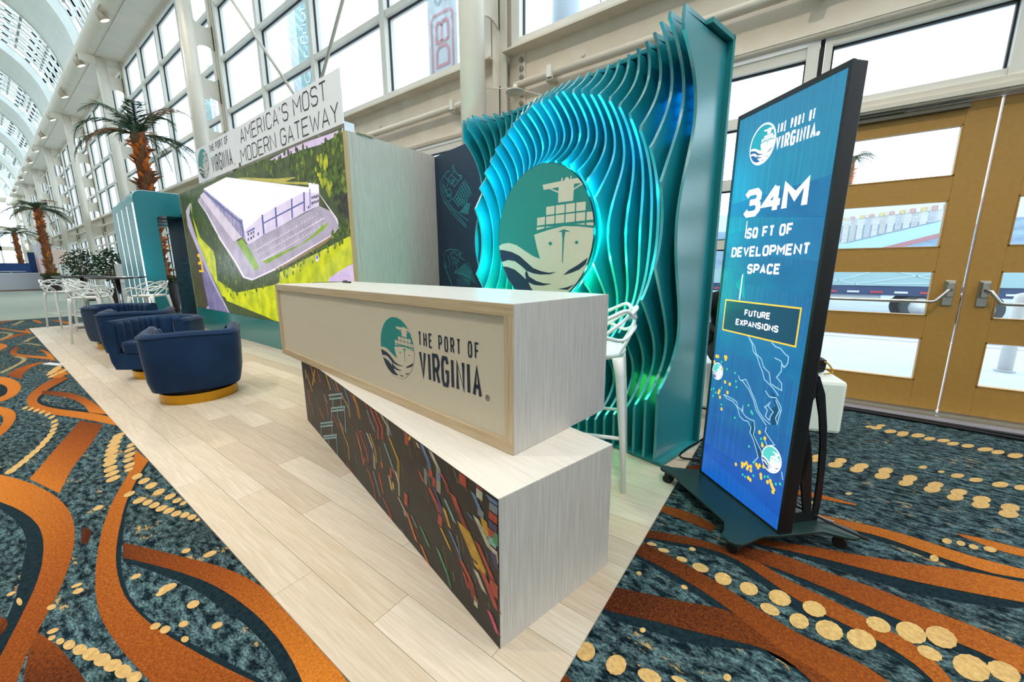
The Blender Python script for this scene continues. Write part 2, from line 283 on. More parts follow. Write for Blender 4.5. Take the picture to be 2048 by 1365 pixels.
# ---- measured outlines (metres)
RIBS=[[[-3.922,-.16,-3.849,-.134,-3.775,-.107,-3.702,-.08,-3.629,-.053,-3.555,-.029,-3.481,-.006,-3.405,.015,-3.33,.033,-3.253,.049,-3.177,.064,-3.1,.076,-3.023,.085,-2.945,.092,-2.867,.096,-2.789,.097,-2.712,.095,-2.634,.089,-2.556,.081,-2.479,.071,-2.402,.057,-2.326,.042,-2.25,.024,-2.175,.004,-2.101,-.019,-2.027,-.044,-1.953,-.068,-1.878,-.09,-1.803,-.108,-1.726,-.122],[-3.471,-.164,-3.415,-.146,-3.358,-.129,-3.302,-.111,-3.245,-.094,-3.189,-.077,-3.132,-.062,-3.074,-.048,-3.017,-.036,-2.959,-.025,-2.9,-.017,-2.842,-.01,-2.783,-.006,-2.724,-.005,-2.665,-.005,-2.606,-.008,-2.547,-.012,-2.488,-.018,-2.43,-.024,-2.371,-.033,-2.313,-.043,-2.255,-.055,-2.198,-.069,-2.141,-.084,-2.084,-.099,-2.027,-.115,-1.97,-.131,-1.913,-.147,-1.856,-.162,-1.799,-.176],.1,.6,2],[[-3.537,.462,-3.463,.444,-3.389,.426,-3.315,.408,-3.241,.388,-3.168,.366,-3.096,.341,-3.024,.316,-2.953,.29,-2.881,.264,-2.808,.24,-2.736,.218,-2.662,.198,-2.588,.179,-2.514,.162,-2.439,.146,-2.364,.131,-2.289,.118,-2.214,.105,-2.139,.095,-2.063,.085,-1.987,.079,-1.911,.075,-1.835,.076,-1.759,.081,-1.683,.088,-1.607,.097,-1.532,.108,-1.457,.119,-1.381,.13],[-3.257,.472,-3.187,.442,-3.118,.413,-3.047,.385,-2.976,.36,-2.904,.335,-2.832,.311,-2.76,.287,-2.688,.267,-2.614,.248,-2.54,.231,-2.467,.213,-2.393,.197,-2.318,.182,-2.244,.169,-2.169,.159,-2.093,.152,-2.018,.147,-1.942,.146,-1.867,.15,-1.792,.158,-1.717,.169,-1.642,.184,-1.569,.2,-1.495,.219,-1.422,.238,-1.349,.258,-1.276,.279,-1.204,.301,-1.131,.323],.25,.5,1],[[-2.339,.207,-2.278,.232,-2.217,.257,-2.156,.281,-2.095,.305,-2.033,.329,-1.972,.353,-1.911,.377,-1.849,.4,-1.787,.421,-1.724,.439,-1.66,.454,-1.595,.465,-1.53,.473,-1.464,.478,-1.398,.48,-1.332,.482,-1.267,.482,-1.201,.481,-1.135,.479,-1.069,.476,-1.004,.472,-.938,.469,-.872,.466],[-2.207,.186,-2.157,.208,-2.107,.229,-2.057,.249,-2.006,.269,-1.955,.288,-1.904,.307,-1.852,.324,-1.801,.341,-1.748,.355,-1.695,.368,-1.642,.378,-1.588,.387,-1.535,.394,-1.481,.401,-1.426,.406,-1.372,.409,-1.318,.41,-1.264,.41,-1.209,.407,-1.155,.402,-1.101,.395,-1.048,.386,-.994,.377],.8,.05,2],[[-4.607,.317,-4.525,.293,-4.442,.269,-4.36,.245,-4.277,.22,-4.195,.195,-4.113,.17,-4.031,.145,-3.948,.121,-3.866,.097,-3.783,.074,-3.7,.05,-3.618,.025,-3.536,.0],[-4.344,.414,-4.253,.39,-4.162,.366,-4.071,.341,-3.98,.316,-3.89,.289,-3.8,.26,-3.71,.23,-3.621,.201,-3.531,.173,-3.44,.149,-3.348,.127,-3.256,.106,-3.164,.086],.7,.2,0],[[-6.813,.397,-6.683,.338,-6.552,.281,-6.418,.233,-6.281,.192,-6.142,.157,-6.002,.129,-5.861,.108,-5.719,.097,-5.576,.094,-5.434,.1,-5.293,.117,-5.155,.149,-5.02,.194,-4.887,.245,-4.753,.297,-4.619,.346,-4.483,.392,-4.347,.434,-4.21,.476],[-6.556,.439,-6.448,.394,-6.34,.348,-6.232,.304,-6.122,.262,-6.011,.226,-5.898,.194,-5.785,.169,-5.67,.155,-5.554,.156,-5.439,.17,-5.325,.195,-5.213,.229,-5.103,.269,-4.995,.313,-4.886,.357,-4.778,.401,-4.668,.44,-4.556,.469,-4.441,.487],.5,.1,1],[[-6.088,.214,-5.967,.281,-5.843,.339,-5.713,.38,-5.578,.41,-5.441,.432,-5.304,.448,-5.166,.459,-5.028,.466,-4.889,.471,-4.751,.475,-4.612,.478],[-5.908,.202,-5.814,.242,-5.72,.281,-5.625,.315,-5.527,.341,-5.427,.362,-5.327,.377,-5.226,.388,-5.124,.394,-5.023,.397,-4.921,.396,-4.819,.393],.8,.1,0],[[-7.41,-.057,-7.291,-.01,-7.169,.03,-7.045,.058,-6.919,.076,-6.791,.089,-6.663,.097,-6.535,.099,-6.407,.094,-6.279,.082,-6.153,.062,-6.031,.032,-5.927,-.016,-5.843,-.085],[-6.928,-.065,-6.862,-.042,-6.795,-.022,-6.726,-.009,-6.657,.0,-6.587,.006,-6.517,.008,-6.447,.008,-6.377,.006,-6.307,.001,-6.237,-.007,-6.17,-.02,-6.111,-.045,-6.061,-.081],.1,.2,2],[[-5.769,-.086,-5.664,-.05,-5.559,-.017,-5.452,.005,-5.343,.015,-5.232,.016,-5.122,.01,-5.012,-.002,-4.903,-.019,-4.794,-.039,-4.688,-.067,-4.587,-.107],[-5.514,-.09,-5.452,-.077,-5.391,-.066,-5.329,-.058,-5.266,-.052,-5.203,-.05,-5.141,-.052,-5.078,-.056,-5.016,-.063,-4.954,-.073,-4.893,-.086,-4.832,-.102],.1,.3,0],[[-1.973,-.066,-1.926,-.052,-1.879,-.04,-1.831,-.029,-1.783,-.02,-1.734,-.012,-1.686,-.004,-1.637,.002,-1.589,.008,-1.54,.014],[-1.968,-.069,-1.939,-.075,-1.91,-.081,-1.881,-.086,-1.852,-.091,-1.823,-.095,-1.794,-.099,-1.765,-.102,-1.735,-.105,-1.706,-.108],.6,.9,0],[[-2.644,.116,-2.619,.123,-2.595,.131,-2.57,.138],[-2.492,.093,-2.478,.098,-2.463,.104,-2.449,.109],.9,1,0],[[-2.196,-.155,-2.163,-.136,-2.129,-.124,-2.094,-.122,-2.06,-.132,-2.03,-.152],[-2.159,-.155,-2.14,-.148,-2.122,-.142,-2.104,-.14,-2.092,-.145,-2.088,-.157],.7,.9,0],[[-10.979,.049,-11.073,.103,-11.17,.152,-11.269,.195,-11.371,.232,-11.473,.269,-11.575,.307,-11.674,.351,-11.769,.402,-11.863,.457],[-11.328,.057,-11.419,.101,-11.511,.143,-11.604,.182,-11.698,.218,-11.792,.255,-11.883,.296,-11.971,.344,-12.056,.398,-12.14,.454],.3,.6,0],[[-10.704,.043,-10.563,.078,-10.42,.104,-10.275,.117,-10.13,.117,-9.987,.104,-9.852,.072,-9.727,.022],[-10.241,.033,-10.22,.04,-10.198,.045,-10.176,.048,-10.154,.049,-10.133,.047,-10.113,.041,-10.096,.03],.1,.1,0],[[-7.304,.032,-7.377,.045,-7.449,.058,-7.522,.07,-7.594,.084,-7.665,.101,-7.734,.125,-7.801,.155,-7.866,.188,-7.927,.227,-7.977,.276,-8.009,.334,-8.015,.397,-8.002,.464],[-6.92,.123,-7.019,.127,-7.118,.132,-7.216,.141,-7.314,.155,-7.412,.172,-7.509,.191,-7.605,.214,-7.699,.244,-7.791,.28,-7.882,.319,-7.971,.361,-8.059,.407,-8.146,.455],.6,.3,0],[[-9.994,.207,-9.862,.184,-9.73,.162,-9.598,.142,-9.466,.127,-9.333,.118,-9.199,.114,-9.067,.119,-8.937,.141,-8.809,.176,-8.682,.217,-8.556,.263,-8.431,.311,-8.306,.358,-8.181,.405,-8.056,.452],[-9.681,.22,-9.588,.205,-9.496,.19,-9.403,.179,-9.309,.172,-9.216,.171,-9.124,.18,-9.033,.199,-8.943,.226,-8.854,.255,-8.765,.286,-8.678,.319,-8.59,.353,-8.503,.388,-8.415,.422,-8.328,.456],.6,.1,0],[[-9.321,.406,-9.166,.436,-9.009,.453,-8.85,.46,-8.69,.465,-8.53,.467,-8.37,.467,-8.21,.464],[-9.157,.392,-9.066,.404,-8.974,.414,-8.882,.419,-8.789,.421,-8.697,.42,-8.604,.418,-8.512,.416],.4,.05,0],[[-14.66,.128,-14.835,.204,-15.008,.283,-15.173,.374,-15.308,.486,-15.365,.614,-15.317,.749,-15.201,.884],[-15.071,.137,-15.216,.221,-15.358,.308,-15.488,.406,-15.584,.52,-15.609,.641,-15.551,.761,-15.442,.877],.5,.3,0],[[-14.941,.646,-14.729,.686,-14.515,.713,-14.299,.727,-14.083,.737,-13.866,.747],[-14.7,.621,-14.534,.635,-14.369,.648,-14.203,.658,-14.037,.666,-13.871,.672],.2,.2,0],[[-14.622,.913,-14.32,.992,-14.016,1.055,-13.707,1.095,-13.397,1.121,-13.085,1.144],[-14.427,.887,-14.176,.922,-13.924,.954,-13.671,.98,-13.418,1.0,-13.165,1.019],.5,.2,0],[[-13.298,.099,-13.091,.156,-12.882,.206,-12.671,.248,-12.46,.289,-12.25,.339,-12.043,.395,-11.836,.456],[-13.55,.104,-13.347,.155,-13.143,.203,-12.937,.247,-12.732,.29,-12.529,.34,-12.328,.398,-12.128,.462],.3,.1,0],[[-12.859,.462,-12.57,.455,-12.28,.45,-11.991,.448,-11.701,.449],[-12.598,.412,-12.376,.413,-12.154,.414,-11.932,.417,-11.71,.422],.2,.2,0],[[-7.417,.447,-7.293,.452,-7.17,.457,-7.046,.461,-6.923,.465,-6.799,.469],[-6.739,.324,-6.682,.352,-6.656,.376,-6.677,.397,-6.734,.413,-6.801,.429],.2,.2,0],[[-.45,1.274,-.418,1.287,-.386,1.299,-.354,1.311,-.322,1.323,-.29,1.334,-.258,1.346,-.226,1.358,-.195,1.371,-.163,1.385,-.132,1.398,-.101,1.408,-.069,1.41,-.036,1.404,-.004,1.394,.028,1.382,.06,1.372,.094,1.365,.127,1.359,.16,1.351,.191,1.338,.221,1.322],[-.461,1.151,-.431,1.16,-.4,1.17,-.371,1.18,-.341,1.192,-.312,1.204,-.282,1.215,-.252,1.225,-.222,1.235,-.192,1.245,-.162,1.255,-.132,1.266,-.102,1.277,-.073,1.288,-.043,1.298,-.013,1.309,.017,1.317,.048,1.321,.079,1.32,.108,1.311,.135,1.296,.161,1.278],.95,.7,1],[[-.444,1.583,-.408,1.578,-.373,1.574,-.337,1.569,-.302,1.564,-.267,1.559,-.232,1.552,-.197,1.544,-.162,1.536,-.127,1.526,-.093,1.516,-.059,1.505,-.026,1.493,.008,1.481,.042,1.471,.077,1.461,.111,1.453,.147,1.448,.182,1.447,.218,1.446,.253,1.444,.288,1.438,.32,1.426,.351,1.409],[-.456,1.49,-.425,1.489,-.394,1.487,-.363,1.485,-.333,1.481,-.302,1.477,-.271,1.472,-.241,1.465,-.211,1.459,-.181,1.451,-.151,1.443,-.122,1.433,-.093,1.422,-.064,1.41,-.036,1.397,-.008,1.384,.02,1.371,.048,1.358,.077,1.347,.107,1.34,.137,1.335,.167,1.33,.194,1.321,.22,1.306],.9,.5,1],[[-.453,1.68,-.414,1.696,-.374,1.711,-.335,1.725,-.294,1.739,-.254,1.75,-.212,1.758,-.171,1.763,-.129,1.765,-.087,1.763,-.046,1.756,-.007,1.744,.031,1.727,.07,1.712,.11,1.702,.152,1.695,.194,1.69,.235,1.683,.276,1.673,.317,1.661,.357,1.648,.396,1.635,.431,1.617,.458,1.589,.477,1.552,.492,1.513],[-.449,1.624,-.412,1.638,-.375,1.652,-.337,1.666,-.3,1.68,-.263,1.694,-.225,1.706,-.187,1.714,-.148,1.716,-.109,1.713,-.071,1.703,-.035,1.688,.0,1.669,.035,1.65,.07,1.632,.106,1.616,.144,1.604,.182,1.596,.222,1.59,.261,1.585,.3,1.579,.339,1.57,.375,1.556,.408,1.536,.433,1.509,.452,1.476],.9,.35,2],[[-.165,1.789,-.124,1.803,-.084,1.817,-.043,1.83,-.002,1.843,.039,1.852,.081,1.855,.123,1.853,.166,1.85,.208,1.849,.251,1.849,.294,1.851,.336,1.854,.379,1.854,.421,1.849,.463,1.843,.505,1.84,.547,1.839,.59,1.836,.632,1.83,.674,1.821,.715,1.809],[-.062,1.743,-.026,1.746,.009,1.748,.045,1.75,.08,1.75,.116,1.749,.152,1.747,.187,1.744,.223,1.741,.258,1.737,.293,1.732,.329,1.728,.364,1.724,.4,1.72,.435,1.717,.471,1.716,.506,1.716,.542,1.716,.577,1.713,.611,1.706,.645,1.694,.677,1.68],.85,.3,1],[[-.034,1.913,.011,1.932,.056,1.951,.101,1.97,.147,1.988,.193,2.005,.239,2.02,.286,2.035,.332,2.051,.378,2.069,.423,2.087,.469,2.106,.514,2.124,.559,2.143,.604,2.162,.649,2.181,.695,2.197,.742,2.21,.79,2.221,.838,2.231],[-.048,1.866,-.004,1.879,.041,1.892,.085,1.905,.13,1.916,.175,1.927,.22,1.936,.265,1.945,.311,1.953,.356,1.961,.401,1.97,.446,1.981,.491,1.992,.536,2.005,.58,2.018,.624,2.032,.668,2.047,.711,2.062,.755,2.078,.798,2.094],.7,.25,2],[[.171,2.295,.212,2.3,.253,2.305,.294,2.313,.334,2.321,.375,2.329,.416,2.335,.457,2.338,.498,2.339,.54,2.337,.581,2.333,.622,2.327,.663,2.322,.704,2.319,.745,2.32,.786,2.324,.827,2.329,.868,2.335],[.18,2.251,.22,2.245,.259,2.24,.299,2.241,.338,2.246,.377,2.253,.417,2.255,.457,2.253,.497,2.247,.536,2.241,.576,2.235,.616,2.229,.656,2.225,.696,2.224,.735,2.227,.773,2.238,.811,2.252,.848,2.267],.4,.15,1],[[.072,2.49,.102,2.497,.133,2.504,.163,2.51,.194,2.514,.225,2.515,.256,2.515,.288,2.515,.319,2.515,.35,2.515],[.084,2.438,.113,2.445,.142,2.452,.171,2.459,.2,2.465,.229,2.471,.258,2.477,.287,2.484,.316,2.491,.345,2.499],.4,.3,0],[[.691,2.489,.716,2.496,.741,2.502,.766,2.506,.791,2.508,.817,2.509,.843,2.509,.869,2.51,.894,2.511,.92,2.512],[.715,2.468,.735,2.461,.755,2.453,.775,2.445,.795,2.438,.815,2.435,.836,2.436,.857,2.438,.879,2.441,.9,2.444],.3,.15,0],[[-.452,1.92,-.416,1.928,-.38,1.934,-.343,1.935,-.307,1.931,-.271,1.924,-.236,1.912,-.202,1.899],[-.463,1.859,-.427,1.858,-.391,1.856,-.355,1.855,-.319,1.853,-.283,1.851,-.248,1.847,-.212,1.842],.6,.8,0],[[-.454,2.399,-.435,2.429,-.414,2.458,-.39,2.484,-.364,2.509],[-.464,2.301,-.434,2.322,-.403,2.343,-.372,2.362,-.34,2.381],.9,.9,0],[[-.465,.87,-.447,.869,-.428,.866,-.411,.862,-.393,.857],[-.465,.836,-.456,.836,-.447,.836,-.439,.834,-.431,.83],.8,.8,0]]
DOTS=[[-.412,1.595,.02,.006,.002,-.011],[-.359,1.586,.022,.005,.001,-.013],[-.282,1.578,.021,.004,.001,-.016],[-.209,1.573,.03,.003,.0,-.026],[-.125,1.563,.029,.001,-.002,-.036],[-.038,1.567,.029,.0,-.005,-.037],[.059,1.586,.033,-.003,-.008,-.042],[.161,1.602,.032,-.003,-.01,-.04],[.033,1.506,.029,-.002,-.004,-.027],[.118,1.51,.026,-.002,-.009,-.038],[.2,1.527,.035,-.003,-.012,-.046],[.284,1.547,.035,-.003,-.014,-.047],[.337,1.653,.03,-.004,-.012,-.037],[.421,1.678,.035,-.006,-.017,-.051],[.498,1.714,.034,-.007,-.019,-.052],[.453,1.613,.027,-.004,-.01,-.029],[.544,1.624,.036,-.006,-.023,-.057],[.619,1.663,.031,-.006,-.019,-.044],[-.431,.974,.028,.004,.003,-.034],[-.336,.99,.028,.004,.0,-.035],[-.242,1.016,.033,.005,-.001,-.023],[-.166,1.057,.023,.003,-.001,-.01],[-.053,1.15,.01,.001,-.002,-.013],[.317,3.057,.031,.023,-.003,-.046],[.206,3.041,.036,.026,-.001,-.039],[.187,2.97,.026,.019,.0,-.029],[.287,2.971,.037,.026,-.002,-.044],[.415,3.045,.036,.027,-.005,-.047],[.387,2.974,.034,.024,-.003,-.046],[.525,3.057,.036,.026,-.006,-.05],[.5,2.967,.037,.027,-.006,-.051],[.624,3.023,.035,.025,-.008,-.051],[.595,2.941,.034,.025,-.007,-.045],[.724,3.009,.036,.025,-.009,-.047],[.698,2.938,.037,.024,-.009,-.048],[.806,2.981,.036,.022,-.011,-.048],[.777,2.901,.035,.02,-.011,-.046],[.882,2.952,.037,.02,-.012,-.049],[.861,2.879,.036,.018,-.012,-.047],[.973,2.932,.036,.016,-.014,-.051],[.945,2.848,.037,.015,-.014,-.048],[.789,3.232,.017,.012,-.003,-.019],[.853,3.223,.032,.024,-.008,-.037],[.924,3.219,.032,.023,-.008,-.036],[1.017,3.227,.038,.027,-.012,-.046],[1.097,3.248,.03,.02,-.012,-.042],[.572,3.869,.035,.025,-.004,-.04],[.646,3.844,.038,.028,-.006,-.045],[.715,3.854,.034,.024,-.006,-.044],[.794,3.862,.041,.029,-.008,-.049],[.848,3.834,.033,.024,-.008,-.042],[.918,3.848,.036,.026,-.008,-.042],[1.028,3.826,.035,.025,-.009,-.041],[.957,3.817,.035,.026,-.009,-.041],[1.104,3.817,.043,.032,-.011,-.044],[1.157,3.807,.036,.026,-.011,-.044],[1.228,3.799,.042,.031,-.014,-.052],[.533,3.867,.028,.02,-.003,-.029],[.607,3.948,.028,.02,-.003,-.03],[.645,2.389,.016,.003,-.007,-.027],[.69,2.404,.014,.001,-.006,-.023],[.728,2.404,.015,.002,-.006,-.022],[.78,2.424,.019,.001,-.009,-.026],[.703,3.81,.032,.024,-.006,-.038],[.572,2.206,.013,.0,-.007,-.028],[.714,3.244,.022,.017,-.005,-.027],[.173,2.399,.013,.007,-.001,-.016],[.325,2.613,.014,.008,-.001,-.014],[-.26,1.667,.013,.003,.001,-.013],[-.401,1.395,.01,.001,.001,-.011],[-.308,1.155,.009,.001,-.001,-.011],[-.238,1.429,.012,.0,.0,-.011],[-3.77,-.059,-.024,.024,.045,.003],[-3.832,-.032,-.025,.024,.045,.001],[-3.897,-.004,-.025,.024,.045,.002],[-3.975,.023,-.026,.024,.045,.001],[-4.05,.051,-.027,.024,.044,.001],[-4.137,.081,-.027,.024,.044,.001],[-4.23,.106,-.028,.024,.044,.001],[-4.304,.127,-.028,.024,.044,.0],[-4.397,.149,-.029,.023,.043,.0],[-4.503,.167,-.03,.023,.043,-.001],[-4.618,.183,-.031,.023,.043,-.001],[-4.749,.193,-.031,.022,.043,.0],[-4.906,.19,-.032,.022,.042,.0],[-5.032,.176,-.033,.021,.042,.0],[-5.153,.153,-.034,.021,.042,.0],[-5.256,.128,-.034,.021,.042,.0],[-5.35,.102,-.036,.02,.042,.0],[-5.436,.075,-.036,.019,.042,.0],[-3.947,.443,-.025,.039,.048,-.003],[-3.864,.416,-.023,.038,.047,-.003],[-3.779,.393,-.024,.041,.044,-.003],[-3.684,.372,-.021,.04,.049,-.003],[-3.599,.353,-.019,.038,.046,-.003],[-3.499,.335,-.017,.036,.05,-.003],[-3.409,.318,-.015,.034,.047,-.003],[-3.306,.307,-.013,.033,.044,-.003],[-3.219,.3,-.013,.034,.037,-.002],[-3.132,.293,-.011,.033,.036,-.002],[-3.652,.458,-.013,.025,.037,-.003],[-3.56,.436,-.016,.031,.034,-.003],[-3.461,.419,-.013,.03,.039,-.003],[-3.374,.397,-.011,.027,.037,-.002],[-3.273,.386,-.011,.028,.035,-.003],[-3.2,.371,-.008,.022,.028,-.002],[-3.052,.382,-.007,.025,.04,-.003],[-2.952,.394,-.006,.027,.038,-.003],[-2.852,.405,-.005,.027,.04,-.003],[-2.732,.413,-.004,.025,.038,-.004],[-2.626,.437,-.003,.025,.032,-.004],[-2.549,.448,-.002,.02,.027,-.003],[-2.49,.461,-.001,.016,.02,-.003],[-2.838,.312,-.005,.024,.031,-.002],[-2.713,.329,-.004,.026,.032,-.002],[-2.653,.351,-.003,.021,.031,-.002],[-2.591,.366,-.002,.021,.031,-.002],[-2.526,.38,-.002,.024,.029,-.002],[-2.469,.397,-.001,.023,.029,-.003],[-2.408,.412,.0,.021,.028,-.003],[-2.359,.434,.0,.019,.027,-.003],[-2.309,.449,.001,.018,.027,-.003],[-2.259,.458,.0,.01,.014,-.002],[-1.891,-.037,.002,.008,.014,.0],[-1.85,-.022,.002,.009,.018,.001],[-1.807,-.006,.004,.013,.026,.001],[-1.755,.012,.005,.015,.028,.001],[-1.704,.031,.006,.018,.033,.001],[-1.649,.049,.007,.018,.032,.0],[-1.597,.065,.007,.019,.028,.0],[-1.545,.08,.007,.017,.032,.0],[-1.494,.096,.006,.016,.025,.0],[-2.021,.193,.002,.015,.017,-.001],[-2.039,.358,.002,.015,.019,-.001],[-1.498,.307,.005,.014,.016,-.002],[-1.623,.196,.004,.013,.02,-.001],[-1.599,.24,.004,.012,.017,-.001],[-1.667,.18,.004,.013,.018,-.001],[-1.93,.413,.004,.023,.02,-.003],[-1.524,.225,.004,.009,.016,-.001],[-2.103,.045,.002,.014,.019,.001],[-2.147,.046,.002,.015,.013,.001],[-2.075,-.024,.002,.011,.018,.001],[-1.926,-.032,.003,.013,.014,.001],[-2.209,-.092,.0,.006,.03,.002],[-2.291,-.108,.0,.011,.013,.001],[-2.797,.187,-.003,.019,.026,-.001],[-1.671,.286,.005,.017,.022,-.002],[-1.845,.253,.006,.026,.023,-.001],[-1.832,.23,.003,.015,.015,-.001],[-7.045,.351,-.105,.053,.075,-.002],[-7.215,.386,-.127,.064,.079,-.003],[-7.373,.422,-.118,.057,.082,-.004],[-6.862,.348,-.089,.047,.071,-.002],[-7.025,.426,-.072,.038,.075,-.003],[-7.141,.471,-.07,.036,.078,-.004]]
TANS=[[[-11.164,.069,-11.312,.105,-11.461,.14,-11.61,.172,-11.76,.198,-11.91,.216,-12.06,.215,-12.207,.19,-12.352,.147,-12.497,.099],.06],[[-10.489,.312,-10.566,.326,-10.643,.339,-10.72,.353,-10.797,.368,-10.874,.385,-10.949,.407,-11.023,.431,-11.098,.455,-11.172,.48],.07],[[-13.899,.31,-14.008,.331,-14.117,.352,-14.226,.372,-14.335,.393,-14.445,.414,-14.554,.435,-14.663,.455,-14.772,.476,-14.881,.497],.08],[[-7.533,-.014,-7.632,.018,-7.73,.049,-7.829,.079,-7.929,.107,-8.029,.134,-8.129,.16,-8.23,.184,-8.331,.202,-8.433,.211,-8.536,.211,-8.637,.198,-8.737,.173,-8.835,.142],.05],[[-10.2,.208,-10.251,.258,-10.267,.3,-10.23,.329,-10.159,.35,-10.08,.368,-10.001,.387,-9.922,.405,-9.842,.424,-9.763,.442],.05],[[-9.664,.034,-9.664,.041,-9.665,.048,-9.665,.055,-9.666,.062,-9.666,.068,-9.667,.075,-9.667,.082,-9.668,.089,-9.668,.096],.05]]
DISC=[2.1189,1.4379,.4915]
LOGO={'cream':[[[.043,.711],[.408,.705],[.413,.748],[.436,.744],[.441,.701],[.471,.701],[.481,.728],[.52,.741],[.548,.72],[.563,.7],[.578,.699],[.578,.745],[.597,.741],[.6,.7],[.71,.698],[.784,.621],[.645,.632],[.636,.417],[.357,.426],[.362,.632],[.203,.632],[.069,.636]],[[.187,.629],[.228,.628],[.359,.578],[.358,.555]],[[.64,.555],[.64,.573],[.782,.623],[.797,.603]],[[.125,.394],[.293,.393],[.287,.279],[.123,.28]],[[.315,.393],[.483,.39],[.483,.277],[.313,.277]],[[.506,.391],[.671,.386],[.67,.273],[.505,.277]],[[.693,.386],[.856,.38],[.854,.27],[.693,.273]],[[-.066,.26],[.102,.26],[.096,.15],[-.069,.146]],[[.125,.259],[.296,.258],[.292,.148],[.123,.15]],[[.316,.261],[.483,.256],[.479,.145],[.312,.148]],[[.506,.257],[.676,.253],[.672,.143],[.501,.144]],[[.695,.253],[.853,.249],[.85,.14],[.694,.144]],[[.879,.247],[.97,.242],[.99,.142],[.873,.142]],[[-.075,.125],[.089,.121],[.089,.1],[-.074,.081]],[[.12,.119],[.263,.116],[.121,.102]],[[.699,.11],[.847,.109],[.848,.086]],[[.878,.112],[.994,.106],[.996,.066],[.879,.081]],[[-.994,-.111],[-.896,-.08],[-.735,-.071],[-.542,-.116],[-.321,-.219],[-.145,-.3],[.007,-.342],[-.061,-.193],[-.131,.02],[.178,.069],[.477,.099],[.754,.073],[.999,.034],[.996,-.094],[.976,-.22],[.94,-.342],[.888,-.459],[.823,-.569],[.743,-.669],[.652,-.758],[.55,-.835],[.439,-.898],[.321,-.947],[.198,-.98],[.072,-.997],[-.056,-.998],[-.183,-.983],[-.307,-.952],[-.425,-.905],[-.537,-.843],[-.64,-.768],[-.733,-.68],[-.814,-.581],[-.881,-.473],[-.934,-.357],[-.972,-.235],[-.994,-.109]]],'navy':[[[-.984,-.177],[-.877,-.181],[-.658,-.22],[-.467,-.285],[-.285,-.395],[-.144,-.478],[.026,-.523],[.189,-.545],[.351,-.532],[.221,-.567],[.027,-.576],[-.143,-.559],[-.302,-.518],[-.43,-.442],[-.581,-.368],[-.757,-.346],[-.921,-.376],[-.929,-.37]],[[-.892,-.452],[-.771,-.458],[-.582,-.502],[-.423,-.586],[-.313,-.656],[-.335,-.561],[-.299,-.513],[-.241,-.607],[-.073,-.674],[.095,-.704],[.262,-.706],[.062,-.74],[-.124,-.734],[-.255,-.698],[-.194,-.784],[-.113,-.845],[.014,-.893],[-.07,-.933],[-.356,-.912],[-.594,-.805],[-.767,-.642]],[[.481,-.579],[.58,-.509],[.746,-.437],[.919,-.34],[.884,-.427],[.775,-.498],[.638,-.541]],[[.381,-.78],[.559,-.745],[.705,-.697],[.574,-.783]],[[.064,-.86],[.259,-.873],[.383,-.844],[.228,-.915]]],'teal':[[[.362,.025],[.478,.058],[.607,.014],[.508,.023],[.487,-.067],[.47,-.407],[.456,-.407],[.452,-.065],[.438,.026]],[[.253,-.127],[.243,-.145],[.216,-.151],[.19,-.142],[.178,-.123],[.189,-.105],[.215,-.099],[.242,-.108]],[[.751,-.136],[.742,-.153],[.72,-.159],[.696,-.15],[.686,-.133],[.695,-.116],[.718,-.11],[.741,-.118]]]}
